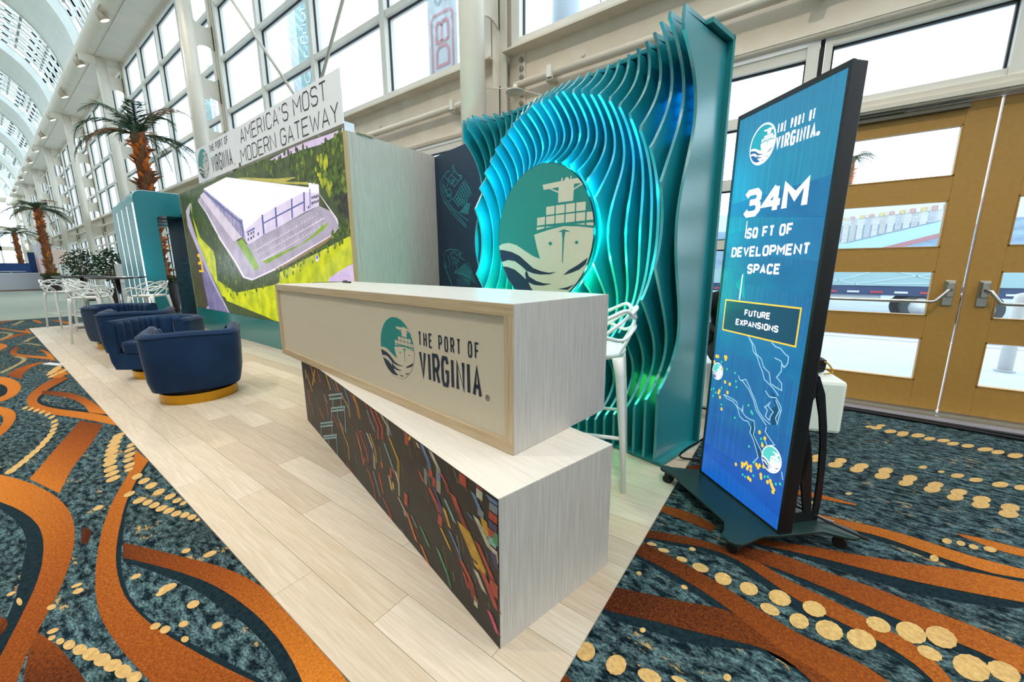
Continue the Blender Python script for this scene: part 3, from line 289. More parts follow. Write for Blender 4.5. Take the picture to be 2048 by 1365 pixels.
BARS=[['y',6,[[2.36,.417],[2.236,.304]]],['o',6,[[2.217,.516],[2.122,.401]]],['y',6,[[2.094,.507],[2.213,.362]]],['r',6,[[2.029,.52],[1.972,.436]]],['w',5,[[2.397,.445],[2.4,.372]]],['r',5,[[2.379,.287],[2.359,.164]]],['n',5,[[1.972,.516],[1.887,.44]]],['y',7,[[1.813,.534],[1.729,.447]]],['b',6,[[1.703,.528],[1.605,.464]]],['o',6,[[1.606,.535],[1.556,.476]]],['w',4,[[1.911,.37],[1.845,.324]]],['r',7,[[2.077,.226],[1.979,.171]]],['r',5,[[1.875,.316],[1.845,.245]]],['b',8,[[1.435,.527],[1.376,.474],[1.384,.384]]],['y',7,[[1.499,.476],[1.376,.413],[1.376,.365]]],['r',9,[[1.336,.525],[1.252,.488],[1.223,.413]]],['y',8,[[1.279,.526],[1.22,.472],[1.205,.412]]],['w',5,[[1.611,.286],[1.511,.244]]],['y',6,[[1.595,.261],[1.456,.162],[1.463,.071]]],['o',5,[[1.524,.031],[1.409,-.009]]],['r',6,[[1.732,.279],[1.63,.219]]],['r',6,[[1.404,.336],[1.255,.317],[1.184,.352]]],['s',7,[[1.087,.498],[.989,.414]]],['r',9,[[1.028,.524],[.943,.459],[.95,.386]]],['r',9,[[.967,.533],[.886,.466],[.897,.399]]],['w',9,[[.89,.538],[.817,.494],[.819,.449]]],['s',5,[[.828,.54],[.782,.462]]],['o',6,[[1.283,.307],[1.223,.222],[1.203,.149]]],['r',7,[[1.217,.327],[1.137,.255],[1.126,.194]]],['n',6,[[1.161,.347],[1.098,.282],[1.108,.201]]],['w',8,[[1.107,.365],[1.026,.297],[1.033,.194]]],['y',6,[[1.067,.375],[1.0,.307],[.997,.241]]],['r',5,[[1.175,.201],[1.205,.142]]],['r',7,[[1.129,.147],[1.068,.076],[1.054,.017]]],['s',6,[[1.056,.172],[.984,.064]]],['y',8,[[.81,.445],[.722,.365],[.737,.258]]],['t',6,[[.879,.394],[.795,.307],[.783,.283]]],['r',7,[[.978,.199],[.937,.1]]],['r',10,[[.946,.076],[.868,.035],[.852,.001]]],['w',7,[[.764,.297],[.73,.245],[.738,.185]]],['y',8,[[.8,.224],[.8,.189]]],['r',8,[[.815,.293],[.824,.237]]],['o',6,[[.93,.274],[.923,.247]]],['w',6,[[.847,.238],[.82,.174]]],['r',12,[[.62,.539],[.625,.476]]],['y',7,[[.583,.542],[.6,.506]]],['b',13,[[.484,.543],[.431,.478],[.429,.446]]],['w',13,[[.415,.536],[.356,.482],[.364,.381]]],['r',10,[[.518,.403],[.482,.369]]],['s',10,[[.461,.437],[.464,.368]]],['r',13,[[.419,.45],[.422,.416]]],['r',10,[[.395,.428],[.398,.389]]],['b',12,[[.358,.463],[.36,.43]]],['r',10,[[.34,.47],[.302,.443],[.288,.413]]],['r',12,[[.661,.233],[.668,.174]]],['w',9,[[.749,.173],[.689,.141],[.681,.112]]],['o',10,[[.665,.142],[.581,.045]]],['s',8,[[.615,.153],[.569,.118]]],['g',9,[[.531,.145],[.461,.091]]],['o',10,[[.538,.054],[.479,-.0]]],['w',5,[[.742,.014],[.708,-.008]]],['r',14,[[.436,.366],[.381,.321],[.359,.294]]],['n',12,[[.398,.384],[.341,.314],[.327,.274]]],['r',13,[[.358,.29],[.363,.244]]],['t',9,[[.318,.376],[.251,.316]]],['y',10,[[.326,.335],[.29,.276]]],['r',16,[[.26,.423],[.223,.376],[.182,.333]]],['y',9,[[.358,.237],[.288,.183]]],['b',9,[[.291,.262],[.232,.209],[.218,.185]]],['r',16,[[.218,.185],[.163,.145],[.138,.081]]],['w',10,[[.13,.096],[.132,.06]]],['y',36,[[.196,.333],[.105,.242]]],['y',20,[[.121,.236],[.112,.22]]],['y',20,[[.092,.246],[.089,.227]]],['w',14,[[.126,.206],[.078,.157]]],['r',14,[[.115,.32],[.031,.237]]],['r',18,[[.089,.227],[.006,.139]]],['g',10,[[.393,.128],[.32,.06],[.302,.018]]],['o',8,[[.316,.003],[.293,-.006]]],['r',20,[[.025,.233],[.028,.181]]],['r',20,[[.19,.544],[.192,.489]]],['r',16,[[.093,.543],[.094,.523]]],['w',16,[[.094,.519],[.095,.487]]],['b',12,[[.134,.492],[.094,.452]]],['s',16,[[.089,.453],[.09,.426]]],['w',16,[[.118,.41],[.04,.338]]],['y',16,[[.074,.426],[.06,.374]]],['s',20,[[.021,.505],[.024,.477]]],['r',20,[[.024,.473],[.026,.445]]],['n',20,[[.026,.441],[.029,.416]]],['r',20,[[.029,.413],[.031,.387]]],['t',20,[[.031,.385],[.034,.358]]],['g',14,[[.004,.415],[.016,.372]]],['b',10,[[.165,.402],[.139,.391]]],['p',14,[[.052,.102],[.005,.05]]],['w',16,[[.022,.353],[-.005,.311]]],['n',16,[[.028,.337],[.003,.289]]],['r',8,[[.206,.148],[.172,.102]]],['b',30,[[.03,.523],[.013,.509]]],['w',8,[[.525,.523],[.507,.506]]],['r',8,[[1.102,.548],[1.062,.511]]],['n',5,[[1.035,.331],[1.024,.273]]]]
CRANE=[[[1.786,.395],[1.48,.484]],[[1.75,.412],[1.763,.37]],[[1.498,.479],[1.5,.441]],[[1.778,.371],[1.487,.458]],[[1.761,.314],[1.444,.414]],[[1.768,.291],[1.45,.395]],[[1.75,.317],[1.775,.203]],[[1.612,.359],[1.626,.281]],[[1.453,.412],[1.478,.241]],[[1.698,.387],[1.705,.332]],[[1.518,.44],[1.524,.387]],[[2.09,.105],[1.738,.227]],[[2.1,.077],[1.756,.199]],[[2.071,.108],[2.092,.013]],[[1.773,.212],[1.789,.127]],[[2.042,.022],[1.68,.159]],[[2.035,.007],[1.686,.139]],[[1.692,.152],[1.706,.005]],[[1.904,.062],[1.916,-.01]]]
LED=[-.3393,2.2364,.7219,-.692,.5114]
LMAP=[[[.215,.801],[.242,.772],[.257,.736],[.282,.718],[.302,.684],[.321,.66],[.338,.627],[.362,.616],[.392,.602],[.422,.579]],[[.215,.801],[.26,.761],[.274,.73],[.306,.714],[.325,.681],[.36,.662],[.373,.619],[.401,.611],[.433,.606],[.428,.636],[.399,.654],[.418,.686],[.415,.713],[.432,.708],[.443,.728],[.442,.754],[.422,.763],[.399,.78],[.372,.783],[.349,.797]],[[.375,.734],[.408,.729],[.429,.703]],[[.184,.603],[.196,.586],[.216,.582],[.245,.565],[.259,.555],[.293,.516],[.316,.475],[.35,.449],[.382,.428]],[[.209,.585],[.233,.597],[.256,.574],[.275,.55],[.302,.519],[.327,.479],[.361,.453],[.402,.441]],[[.1,.479],[.131,.466],[.174,.465],[.205,.444],[.225,.409],[.253,.4],[.278,.405],[.3,.384],[.298,.357],[.32,.337],[.345,.298],[.362,.266],[.341,.229]],[[.104,.48],[.151,.478],[.194,.473],[.205,.449],[.239,.441],[.237,.471],[.233,.439],[.258,.423],[.288,.419],[.312,.422],[.322,.388],[.32,.356],[.346,.328],[.374,.302],[.383,.286]],[[.351,.579],[.377,.559],[.411,.566],[.439,.539],[.445,.523],[.438,.484],[.436,.455],[.423,.478],[.437,.52],[.41,.557]],[[.357,.51],[.376,.497],[.37,.466],[.394,.457],[.396,.477],[.407,.5],[.378,.517],[.386,.539],[.372,.52],[.362,.502]],[[.383,.423],[.381,.398],[.401,.383],[.419,.372],[.437,.361],[.402,.34],[.381,.364]],[[.49,.265],[.501,.233]]]
LWAT=[[[.377,.592],[.414,.567],[.435,.501],[.433,.454],[.408,.439],[.396,.477],[.396,.514],[.414,.53]],[[.288,.379],[.309,.42],[.322,.388],[.34,.326],[.374,.302],[.379,.274],[.362,.266],[.323,.338]],[[.404,.432],[.481,.501],[.505,.421],[.51,.332],[.455,.351],[.416,.39]]]
LDOT=[[[.009,.627],[.019,.661],[.032,.662],[.082,.672],[.091,.671],[.089,.661],[.072,.605],[.102,.545],[.136,.544],[.07,.489],[.065,.476],[.079,.457],[.128,.498],[.1,.4],[.352,.383],[.384,.368],[.377,.331],[.408,.336],[.24,.166],[.277,.19],[.291,.192],[.28,.176],[.302,.205],[.315,.195],[.33,.203],[.311,.182],[.333,.184],[.359,.228],[.37,.219],[.377,.233],[.399,.24],[.39,.195],[.394,.182],[.324,.142],[.337,.139],[.43,.182],[.443,.195],[.451,.183],[.458,.174],[.466,.167],[.464,.154]],[[.061,.64],[.104,.613],[.161,.609],[.174,.57],[.182,.543],[.083,.508],[.025,.486],[.044,.47],[.009,.477],[.095,.422],[.196,.391],[.269,.481],[.29,.458],[.298,.451],[.304,.291],[.365,.357],[.373,.341],[.289,.138],[.305,.136],[.351,.168],[.412,.197],[.428,.206],[.472,.197],[.492,.209],[.341,.229],[.027,.447]]]
LFACE=[[[.095,1.038],[.141,1.083],[.151,1.006]],[[.108,.929],[.155,.953],[.158,.92]],[[.098,1.035],[.143,1.098],[.164,.967]]]
VW=[-3.99,2.5034,.9998,-.0183]
SCR=[['lav',[[1.87,2.62],[1.3,2.68],[.85,2.67],[.22,2.64],[.03,2.65],[.04,2.61],[.5,2.57],[.98,2.59],[1.64,2.58]]],['field',[[3.04,2.55],[2.83,2.53],[1.74,2.37],[1.21,2.32],[1.19,2.31],[1.48,2.3],[.89,2.22],[.88,2.19],[1.53,2.28],[2.56,2.46]]],['grass2',[[5.5,2.41],[5.4,2.42],[5.46,2.2],[5.19,1.78],[4.53,1.5],[4.58,1.0],[4.24,.64],[3.59,.58],[2.17,.43],[1.95,1.15],[.01,1.57],[.0,1.28],[.52,1.12],[.57,1.05],[2.12,.98],[2.27,.43],[4.45,.72],[5.31,1.55]]],['lot',[[5.01,2.44],[4.67,2.49],[4.3,2.21],[3.47,1.67],[3.11,1.56],[2.91,1.59],[.68,1.93],[.44,1.85],[.29,1.72],[.29,1.65],[.47,1.57],[1.12,1.43],[2.06,1.21],[2.97,1.04],[3.28,1.07],[3.6,1.32],[4.12,1.7],[4.58,2.13]]],['apron',[[4.85,2.49],[4.62,2.53],[3.87,2.12],[3.16,1.69],[3.52,1.64],[4.26,2.1]]],['roof',[[4.61,2.58],[3.48,2.62],[.88,2.16],[.88,2.21],[.76,2.2],[.64,2.16],[.65,2.06],[1.01,2.12],[1.37,2.08],[1.84,2.01],[2.3,1.95],[3.03,1.78],[3.07,1.94]]],['facade',[[3.03,1.78],[2.3,1.95],[1.84,2.02],[1.37,2.08],[1.01,2.12],[.65,2.07],[.68,1.93],[1.02,1.89],[1.86,1.75],[2.35,1.68],[2.91,1.57],[3.0,1.6]]],['facade2',[[4.61,2.58],[3.07,1.94],[3.03,1.78],[3.0,1.6],[3.13,1.68],[3.87,2.12],[4.62,2.52]]],['blue',[[2.33,1.96],[2.27,1.96],[2.29,1.69],[2.35,1.69]]],['blue',[[1.87,2.02],[1.82,2.02],[1.85,1.76],[1.9,1.76]]],['blue',[[1.37,2.08],[1.33,2.08],[1.37,1.84],[1.41,1.84]]],['blue',[[1.03,2.12],[.99,2.12],[1.03,1.9],[1.07,1.89]]],['blue',[[3.1,1.95],[3.05,1.95],[3.07,1.68],[3.13,1.69]]],['blue',[[2.3,1.85],[1.03,2.02],[1.03,2.0],[2.31,1.83]]],['blue',[[4.61,2.55],[3.08,1.9],[3.09,1.87],[4.62,2.52]]],['blue',[[2.94,1.76],[2.61,1.81],[2.62,1.78],[2.95,1.74]]],['blue',[[.87,2.14],[.85,2.14],[.88,1.93],[.9,1.93]]],['blue',[[4.44,2.49],[4.42,2.49],[4.44,2.41],[4.46,2.41]]],['blue',[[4.26,2.42],[4.24,2.42],[4.27,2.31],[4.29,2.32]]],['blue',[[4.09,2.35],[4.07,2.35],[4.1,2.22],[4.12,2.23]]],['blue',[[3.92,2.29],[3.9,2.28],[3.94,2.13],[3.96,2.13]]],['blue',[[3.76,2.22],[3.74,2.21],[3.78,2.04],[3.8,2.05]]],['blue',[[3.59,2.16],[3.58,2.15],[3.63,1.95],[3.64,1.96]]],['blue',[[3.44,2.09],[3.42,2.09],[3.47,1.87],[3.49,1.88]]],['blue',[[3.29,2.03],[3.27,2.03],[3.33,1.79],[3.34,1.79]]],['blue',[[3.14,1.97],[3.12,1.97],[3.18,1.71],[3.2,1.71]]],['dark',[[2.91,1.74],[2.85,1.74],[2.86,1.7],[2.92,1.7]]],['dark',[[2.79,1.75],[2.74,1.75],[2.75,1.71],[2.81,1.71]]],['dark',[[2.7,1.76],[2.65,1.76],[2.66,1.72],[2.71,1.72]]],['dark',[[2.93,1.66],[2.88,1.67],[2.89,1.63],[2.95,1.62]]],['dark',[[2.82,1.68],[2.76,1.68],[2.77,1.64],[2.83,1.64]]],['dark',[[2.72,1.7],[2.67,1.7],[2.68,1.66],[2.73,1.66]]],['dark',[[.84,2.05],[.8,2.05],[.81,2.02],[.84,2.02]]],['dark',[[.79,2.05],[.75,2.06],[.76,2.02],[.79,2.02]]],['dark',[[.74,2.05],[.7,2.06],[.71,2.02],[.75,2.02]]],['dark',[[.69,2.05],[.66,2.06],[.67,2.03],[.7,2.02]]],['dark',[[.85,1.99],[.81,1.99],[.82,1.96],[.85,1.95]]],['dark',[[.8,1.99],[.76,2.0],[.77,1.97],[.81,1.96]]],['dark',[[.75,1.99],[.72,2.0],[.72,1.97],[.76,1.96]]],['dark',[[.7,2.0],[.67,2.0],[.68,1.97],[.71,1.97]]],['dark',[[2.54,1.72],[2.48,1.73],[2.5,1.69],[2.55,1.68]]],['dark',[[.95,1.95],[.91,1.95],[.92,1.92],[.95,1.92]]],['grass3',[[3.4,1.62],[3.15,1.67],[2.88,1.48],[2.63,1.24],[2.66,1.2],[2.83,1.18],[3.1,1.39]]],['grass3',[[2.49,1.31],[2.39,1.29],[2.02,1.34],[1.46,1.46],[1.01,1.55],[.6,1.66],[.5,1.72],[.5,1.73],[.63,1.71],[.92,1.6],[1.28,1.5],[1.76,1.41],[2.25,1.3],[2.36,1.27]]],['white',[[2.72,1.5],[2.71,1.5],[2.7,1.46],[2.71,1.46]]],['white',[[2.62,1.52],[2.61,1.52],[2.6,1.48],[2.61,1.48]]],['white',[[2.52,1.54],[2.51,1.54],[2.5,1.5],[2.51,1.5]]],['white',[[2.42,1.56],[2.41,1.56],[2.4,1.52],[2.41,1.52]]],['white',[[2.32,1.57],[2.31,1.58],[2.3,1.54],[2.31,1.53]]],['white',[[2.23,1.59],[2.22,1.59],[2.21,1.55],[2.21,1.55]]],['white',[[2.13,1.61],[2.12,1.61],[2.11,1.57],[2.12,1.57]]],['white',[[2.04,1.62],[2.03,1.63],[2.02,1.59],[2.03,1.59]]],['white',[[1.95,1.64],[1.94,1.64],[1.93,1.6],[1.94,1.6]]],['white',[[1.86,1.66],[1.86,1.66],[1.85,1.62],[1.85,1.62]]],['white',[[1.78,1.67],[1.77,1.67],[1.76,1.64],[1.77,1.63]]],['white',[[1.7,1.69],[1.69,1.69],[1.68,1.65],[1.68,1.65]]],['white',[[1.61,1.7],[1.6,1.7],[1.59,1.67],[1.6,1.67]]],['white',[[1.53,1.72],[1.52,1.72],[1.51,1.68],[1.52,1.68]]],['white',[[1.45,1.73],[1.45,1.73],[1.43,1.7],[1.44,1.69]]],['white',[[1.37,1.75],[1.37,1.75],[1.36,1.71],[1.36,1.71]]],['white',[[1.3,1.76],[1.29,1.76],[1.28,1.72],[1.29,1.72]]],['white',[[1.22,1.77],[1.22,1.77],[1.21,1.74],[1.21,1.74]]],['white',[[1.15,1.79],[1.14,1.79],[1.13,1.75],[1.14,1.75]]],['white',[[1.08,1.8],[1.07,1.8],[1.06,1.77],[1.07,1.76]]],['white',[[1.01,1.81],[1.0,1.81],[.99,1.78],[1.0,1.78]]],['white',[[.94,1.82],[.93,1.83],[.92,1.79],[.93,1.79]]],['white',[[.87,1.84],[.86,1.84],[.85,1.8],[.86,1.8]]],['white',[[.8,1.85],[.8,1.85],[.79,1.82],[.79,1.81]]],['white',[[.74,1.86],[.73,1.86],[.72,1.83],[.73,1.83]]],['white',[[.67,1.87],[.67,1.87],[.66,1.84],[.66,1.84]]],['white',[[2.62,1.42],[2.61,1.43],[2.6,1.38],[2.61,1.38]]],['white',[[2.52,1.44],[2.51,1.45],[2.5,1.4],[2.5,1.4]]],['white',[[2.42,1.46],[2.41,1.46],[2.4,1.42],[2.41,1.42]]],['white',[[2.32,1.48],[2.31,1.48],[2.3,1.44],[2.31,1.44]]],['white',[[2.22,1.5],[2.22,1.5],[2.2,1.46],[2.21,1.46]]],['white',[[2.13,1.52],[2.12,1.52],[2.11,1.48],[2.12,1.48]]],['white',[[2.04,1.54],[2.03,1.54],[2.02,1.5],[2.03,1.5]]],['white',[[1.95,1.55],[1.94,1.55],[1.93,1.52],[1.94,1.51]]],['white',[[1.86,1.57],[1.85,1.57],[1.84,1.53],[1.85,1.53]]],['white',[[1.78,1.59],[1.77,1.59],[1.76,1.55],[1.76,1.55]]],['white',[[1.69,1.6],[1.68,1.6],[1.67,1.57],[1.68,1.56]]],['white',[[1.61,1.62],[1.6,1.62],[1.59,1.58],[1.6,1.58]]],['white',[[1.53,1.63],[1.52,1.63],[1.51,1.6],[1.52,1.6]]],['white',[[1.45,1.65],[1.44,1.65],[1.43,1.61],[1.44,1.61]]],['white',[[1.37,1.66],[1.36,1.66],[1.35,1.63],[1.36,1.63]]],['white',[[1.29,1.68],[1.29,1.68],[1.28,1.64],[1.28,1.64]]],['white',[[1.22,1.69],[1.21,1.69],[1.2,1.66],[1.21,1.66]]],['white',[[1.15,1.71],[1.14,1.71],[1.13,1.67],[1.14,1.67]]],['white',[[1.07,1.72],[1.07,1.72],[1.06,1.69],[1.06,1.69]]],['white',[[1.0,1.73],[1.0,1.73],[.99,1.7],[.99,1.7]]],['white',[[.93,1.75],[.93,1.75],[.92,1.71],[.92,1.71]]],['white',[[.87,1.76],[.86,1.76],[.85,1.73],[.85,1.73]]],['white',[[.8,1.77],[.79,1.77],[.78,1.74],[.79,1.74]]],['white',[[.73,1.79],[.73,1.79],[.72,1.75],[.72,1.75]]],['white',[[.67,1.8],[.66,1.8],[.65,1.77],[.66,1.76]]],['white',[[.6,1.81],[.6,1.81],[.59,1.78],[.59,1.78]]],['white',[[2.52,1.35],[2.51,1.35],[2.49,1.31],[2.5,1.31]]],['white',[[2.42,1.37],[2.41,1.37],[2.39,1.33],[2.4,1.33]]],['white',[[2.32,1.39],[2.31,1.39],[2.3,1.35],[2.31,1.35]]],['white',[[2.22,1.41],[2.21,1.41],[2.2,1.37],[2.21,1.37]]],['white',[[2.13,1.43],[2.12,1.43],[2.11,1.39],[2.12,1.39]]],['white',[[2.04,1.45],[2.03,1.45],[2.02,1.41],[2.02,1.41]]],['white',[[1.95,1.46],[1.94,1.47],[1.93,1.43],[1.93,1.42]]],['white',[[1.86,1.48],[1.85,1.48],[1.84,1.44],[1.85,1.44]]],['white',[[1.77,1.5],[1.76,1.5],[1.75,1.46],[1.76,1.46]]],['white',[[1.69,1.52],[1.68,1.52],[1.67,1.48],[1.68,1.48]]],['white',[[1.6,1.53],[1.6,1.53],[1.59,1.5],[1.59,1.5]]],['white',[[1.52,1.55],[1.52,1.55],[1.5,1.51],[1.51,1.51]]],['white',[[1.44,1.56],[1.44,1.57],[1.43,1.53],[1.43,1.53]]],['white',[[1.37,1.58],[1.36,1.58],[1.35,1.55],[1.36,1.54]]],['white',[[1.29,1.6],[1.28,1.6],[1.27,1.56],[1.28,1.56]]],['white',[[1.21,1.61],[1.21,1.61],[1.2,1.58],[1.2,1.58]]],['white',[[1.14,1.63],[1.13,1.63],[1.12,1.59],[1.13,1.59]]],['white',[[1.07,1.64],[1.06,1.64],[1.05,1.61],[1.06,1.61]]],['white',[[1.0,1.65],[.99,1.66],[.98,1.62],[.99,1.62]]],['white',[[.93,1.67],[.92,1.67],[.91,1.64],[.92,1.63]]],['white',[[.86,1.68],[.85,1.68],[.84,1.65],[.85,1.65]]],['white',[[.79,1.7],[.79,1.7],[.78,1.66],[.78,1.66]]],['white',[[.73,1.71],[.72,1.71],[.71,1.68],[.72,1.68]]],['white',[[.66,1.72],[.66,1.72],[.65,1.69],[.65,1.69]]],['white',[[.6,1.74],[.59,1.74],[.58,1.7],[.59,1.7]]],['white',[[2.67,1.48],[.64,1.85],[.64,1.85],[2.67,1.47]]],['white',[[2.57,1.4],[.57,1.79],[.57,1.78],[2.56,1.4]]],['white',[[2.47,1.33],[.5,1.72],[.5,1.72],[2.46,1.32]]],['white',[[5.01,2.42],[4.97,2.42],[4.54,2.12],[4.58,2.12]]],['white',[[4.65,2.17],[4.6,2.18],[4.07,1.71],[3.56,1.34],[3.24,1.08],[2.93,1.05],[2.03,1.22],[1.1,1.44],[.44,1.59],[.29,1.66],[.27,1.65],[.43,1.58],[1.1,1.42],[2.04,1.19],[2.97,1.02],[3.32,1.06],[3.63,1.33],[4.16,1.7]]],['white',[[.65,2.06],[.63,2.05],[.3,1.76],[.27,1.68],[.29,1.69],[.34,1.76]]],['road',[[5.81,2.31],[5.49,2.43],[5.44,2.39],[5.64,2.21],[5.45,1.85],[5.13,1.43],[4.7,.91],[4.17,.42],[5.82,.4],[5.86,1.44],[5.84,1.87]]],['darkleft',[[5.97,2.63],[5.83,2.46],[5.88,2.08],[5.41,1.52],[5.4,1.26],[5.16,1.08],[5.01,.61],[5.48,.4],[5.87,.4],[5.86,1.44],[5.9,2.05]]],['purple',[[5.41,1.52],[5.17,1.26],[4.8,.88],[4.24,.42],[5.28,.41],[5.37,.83],[5.4,1.26]]],['yellow',[[5.5,1.49],[5.34,1.48],[5.35,1.42],[5.29,1.36],[5.28,1.26],[5.28,1.18],[5.26,1.14],[5.56,1.14],[5.56,1.18],[5.37,1.18],[5.36,1.29],[5.54,1.28],[5.53,1.33],[5.38,1.35],[5.42,1.42],[5.52,1.44]]],['lav',[[.62,1.05],[.6,1.09],[.33,1.18],[.01,1.27],[.01,1.06]]],['white',[[.87,1.36],[.8,1.36],[.8,1.32],[.82,1.29],[.88,1.29]]],['blue',[[.86,1.36],[.81,1.35],[.82,1.32],[.86,1.32]]],['brown',[[2.06,1.2],[1.54,1.31],[.83,1.48],[.44,1.58],[.41,1.56],[.83,1.44],[1.55,1.28],[2.02,1.17]]]]
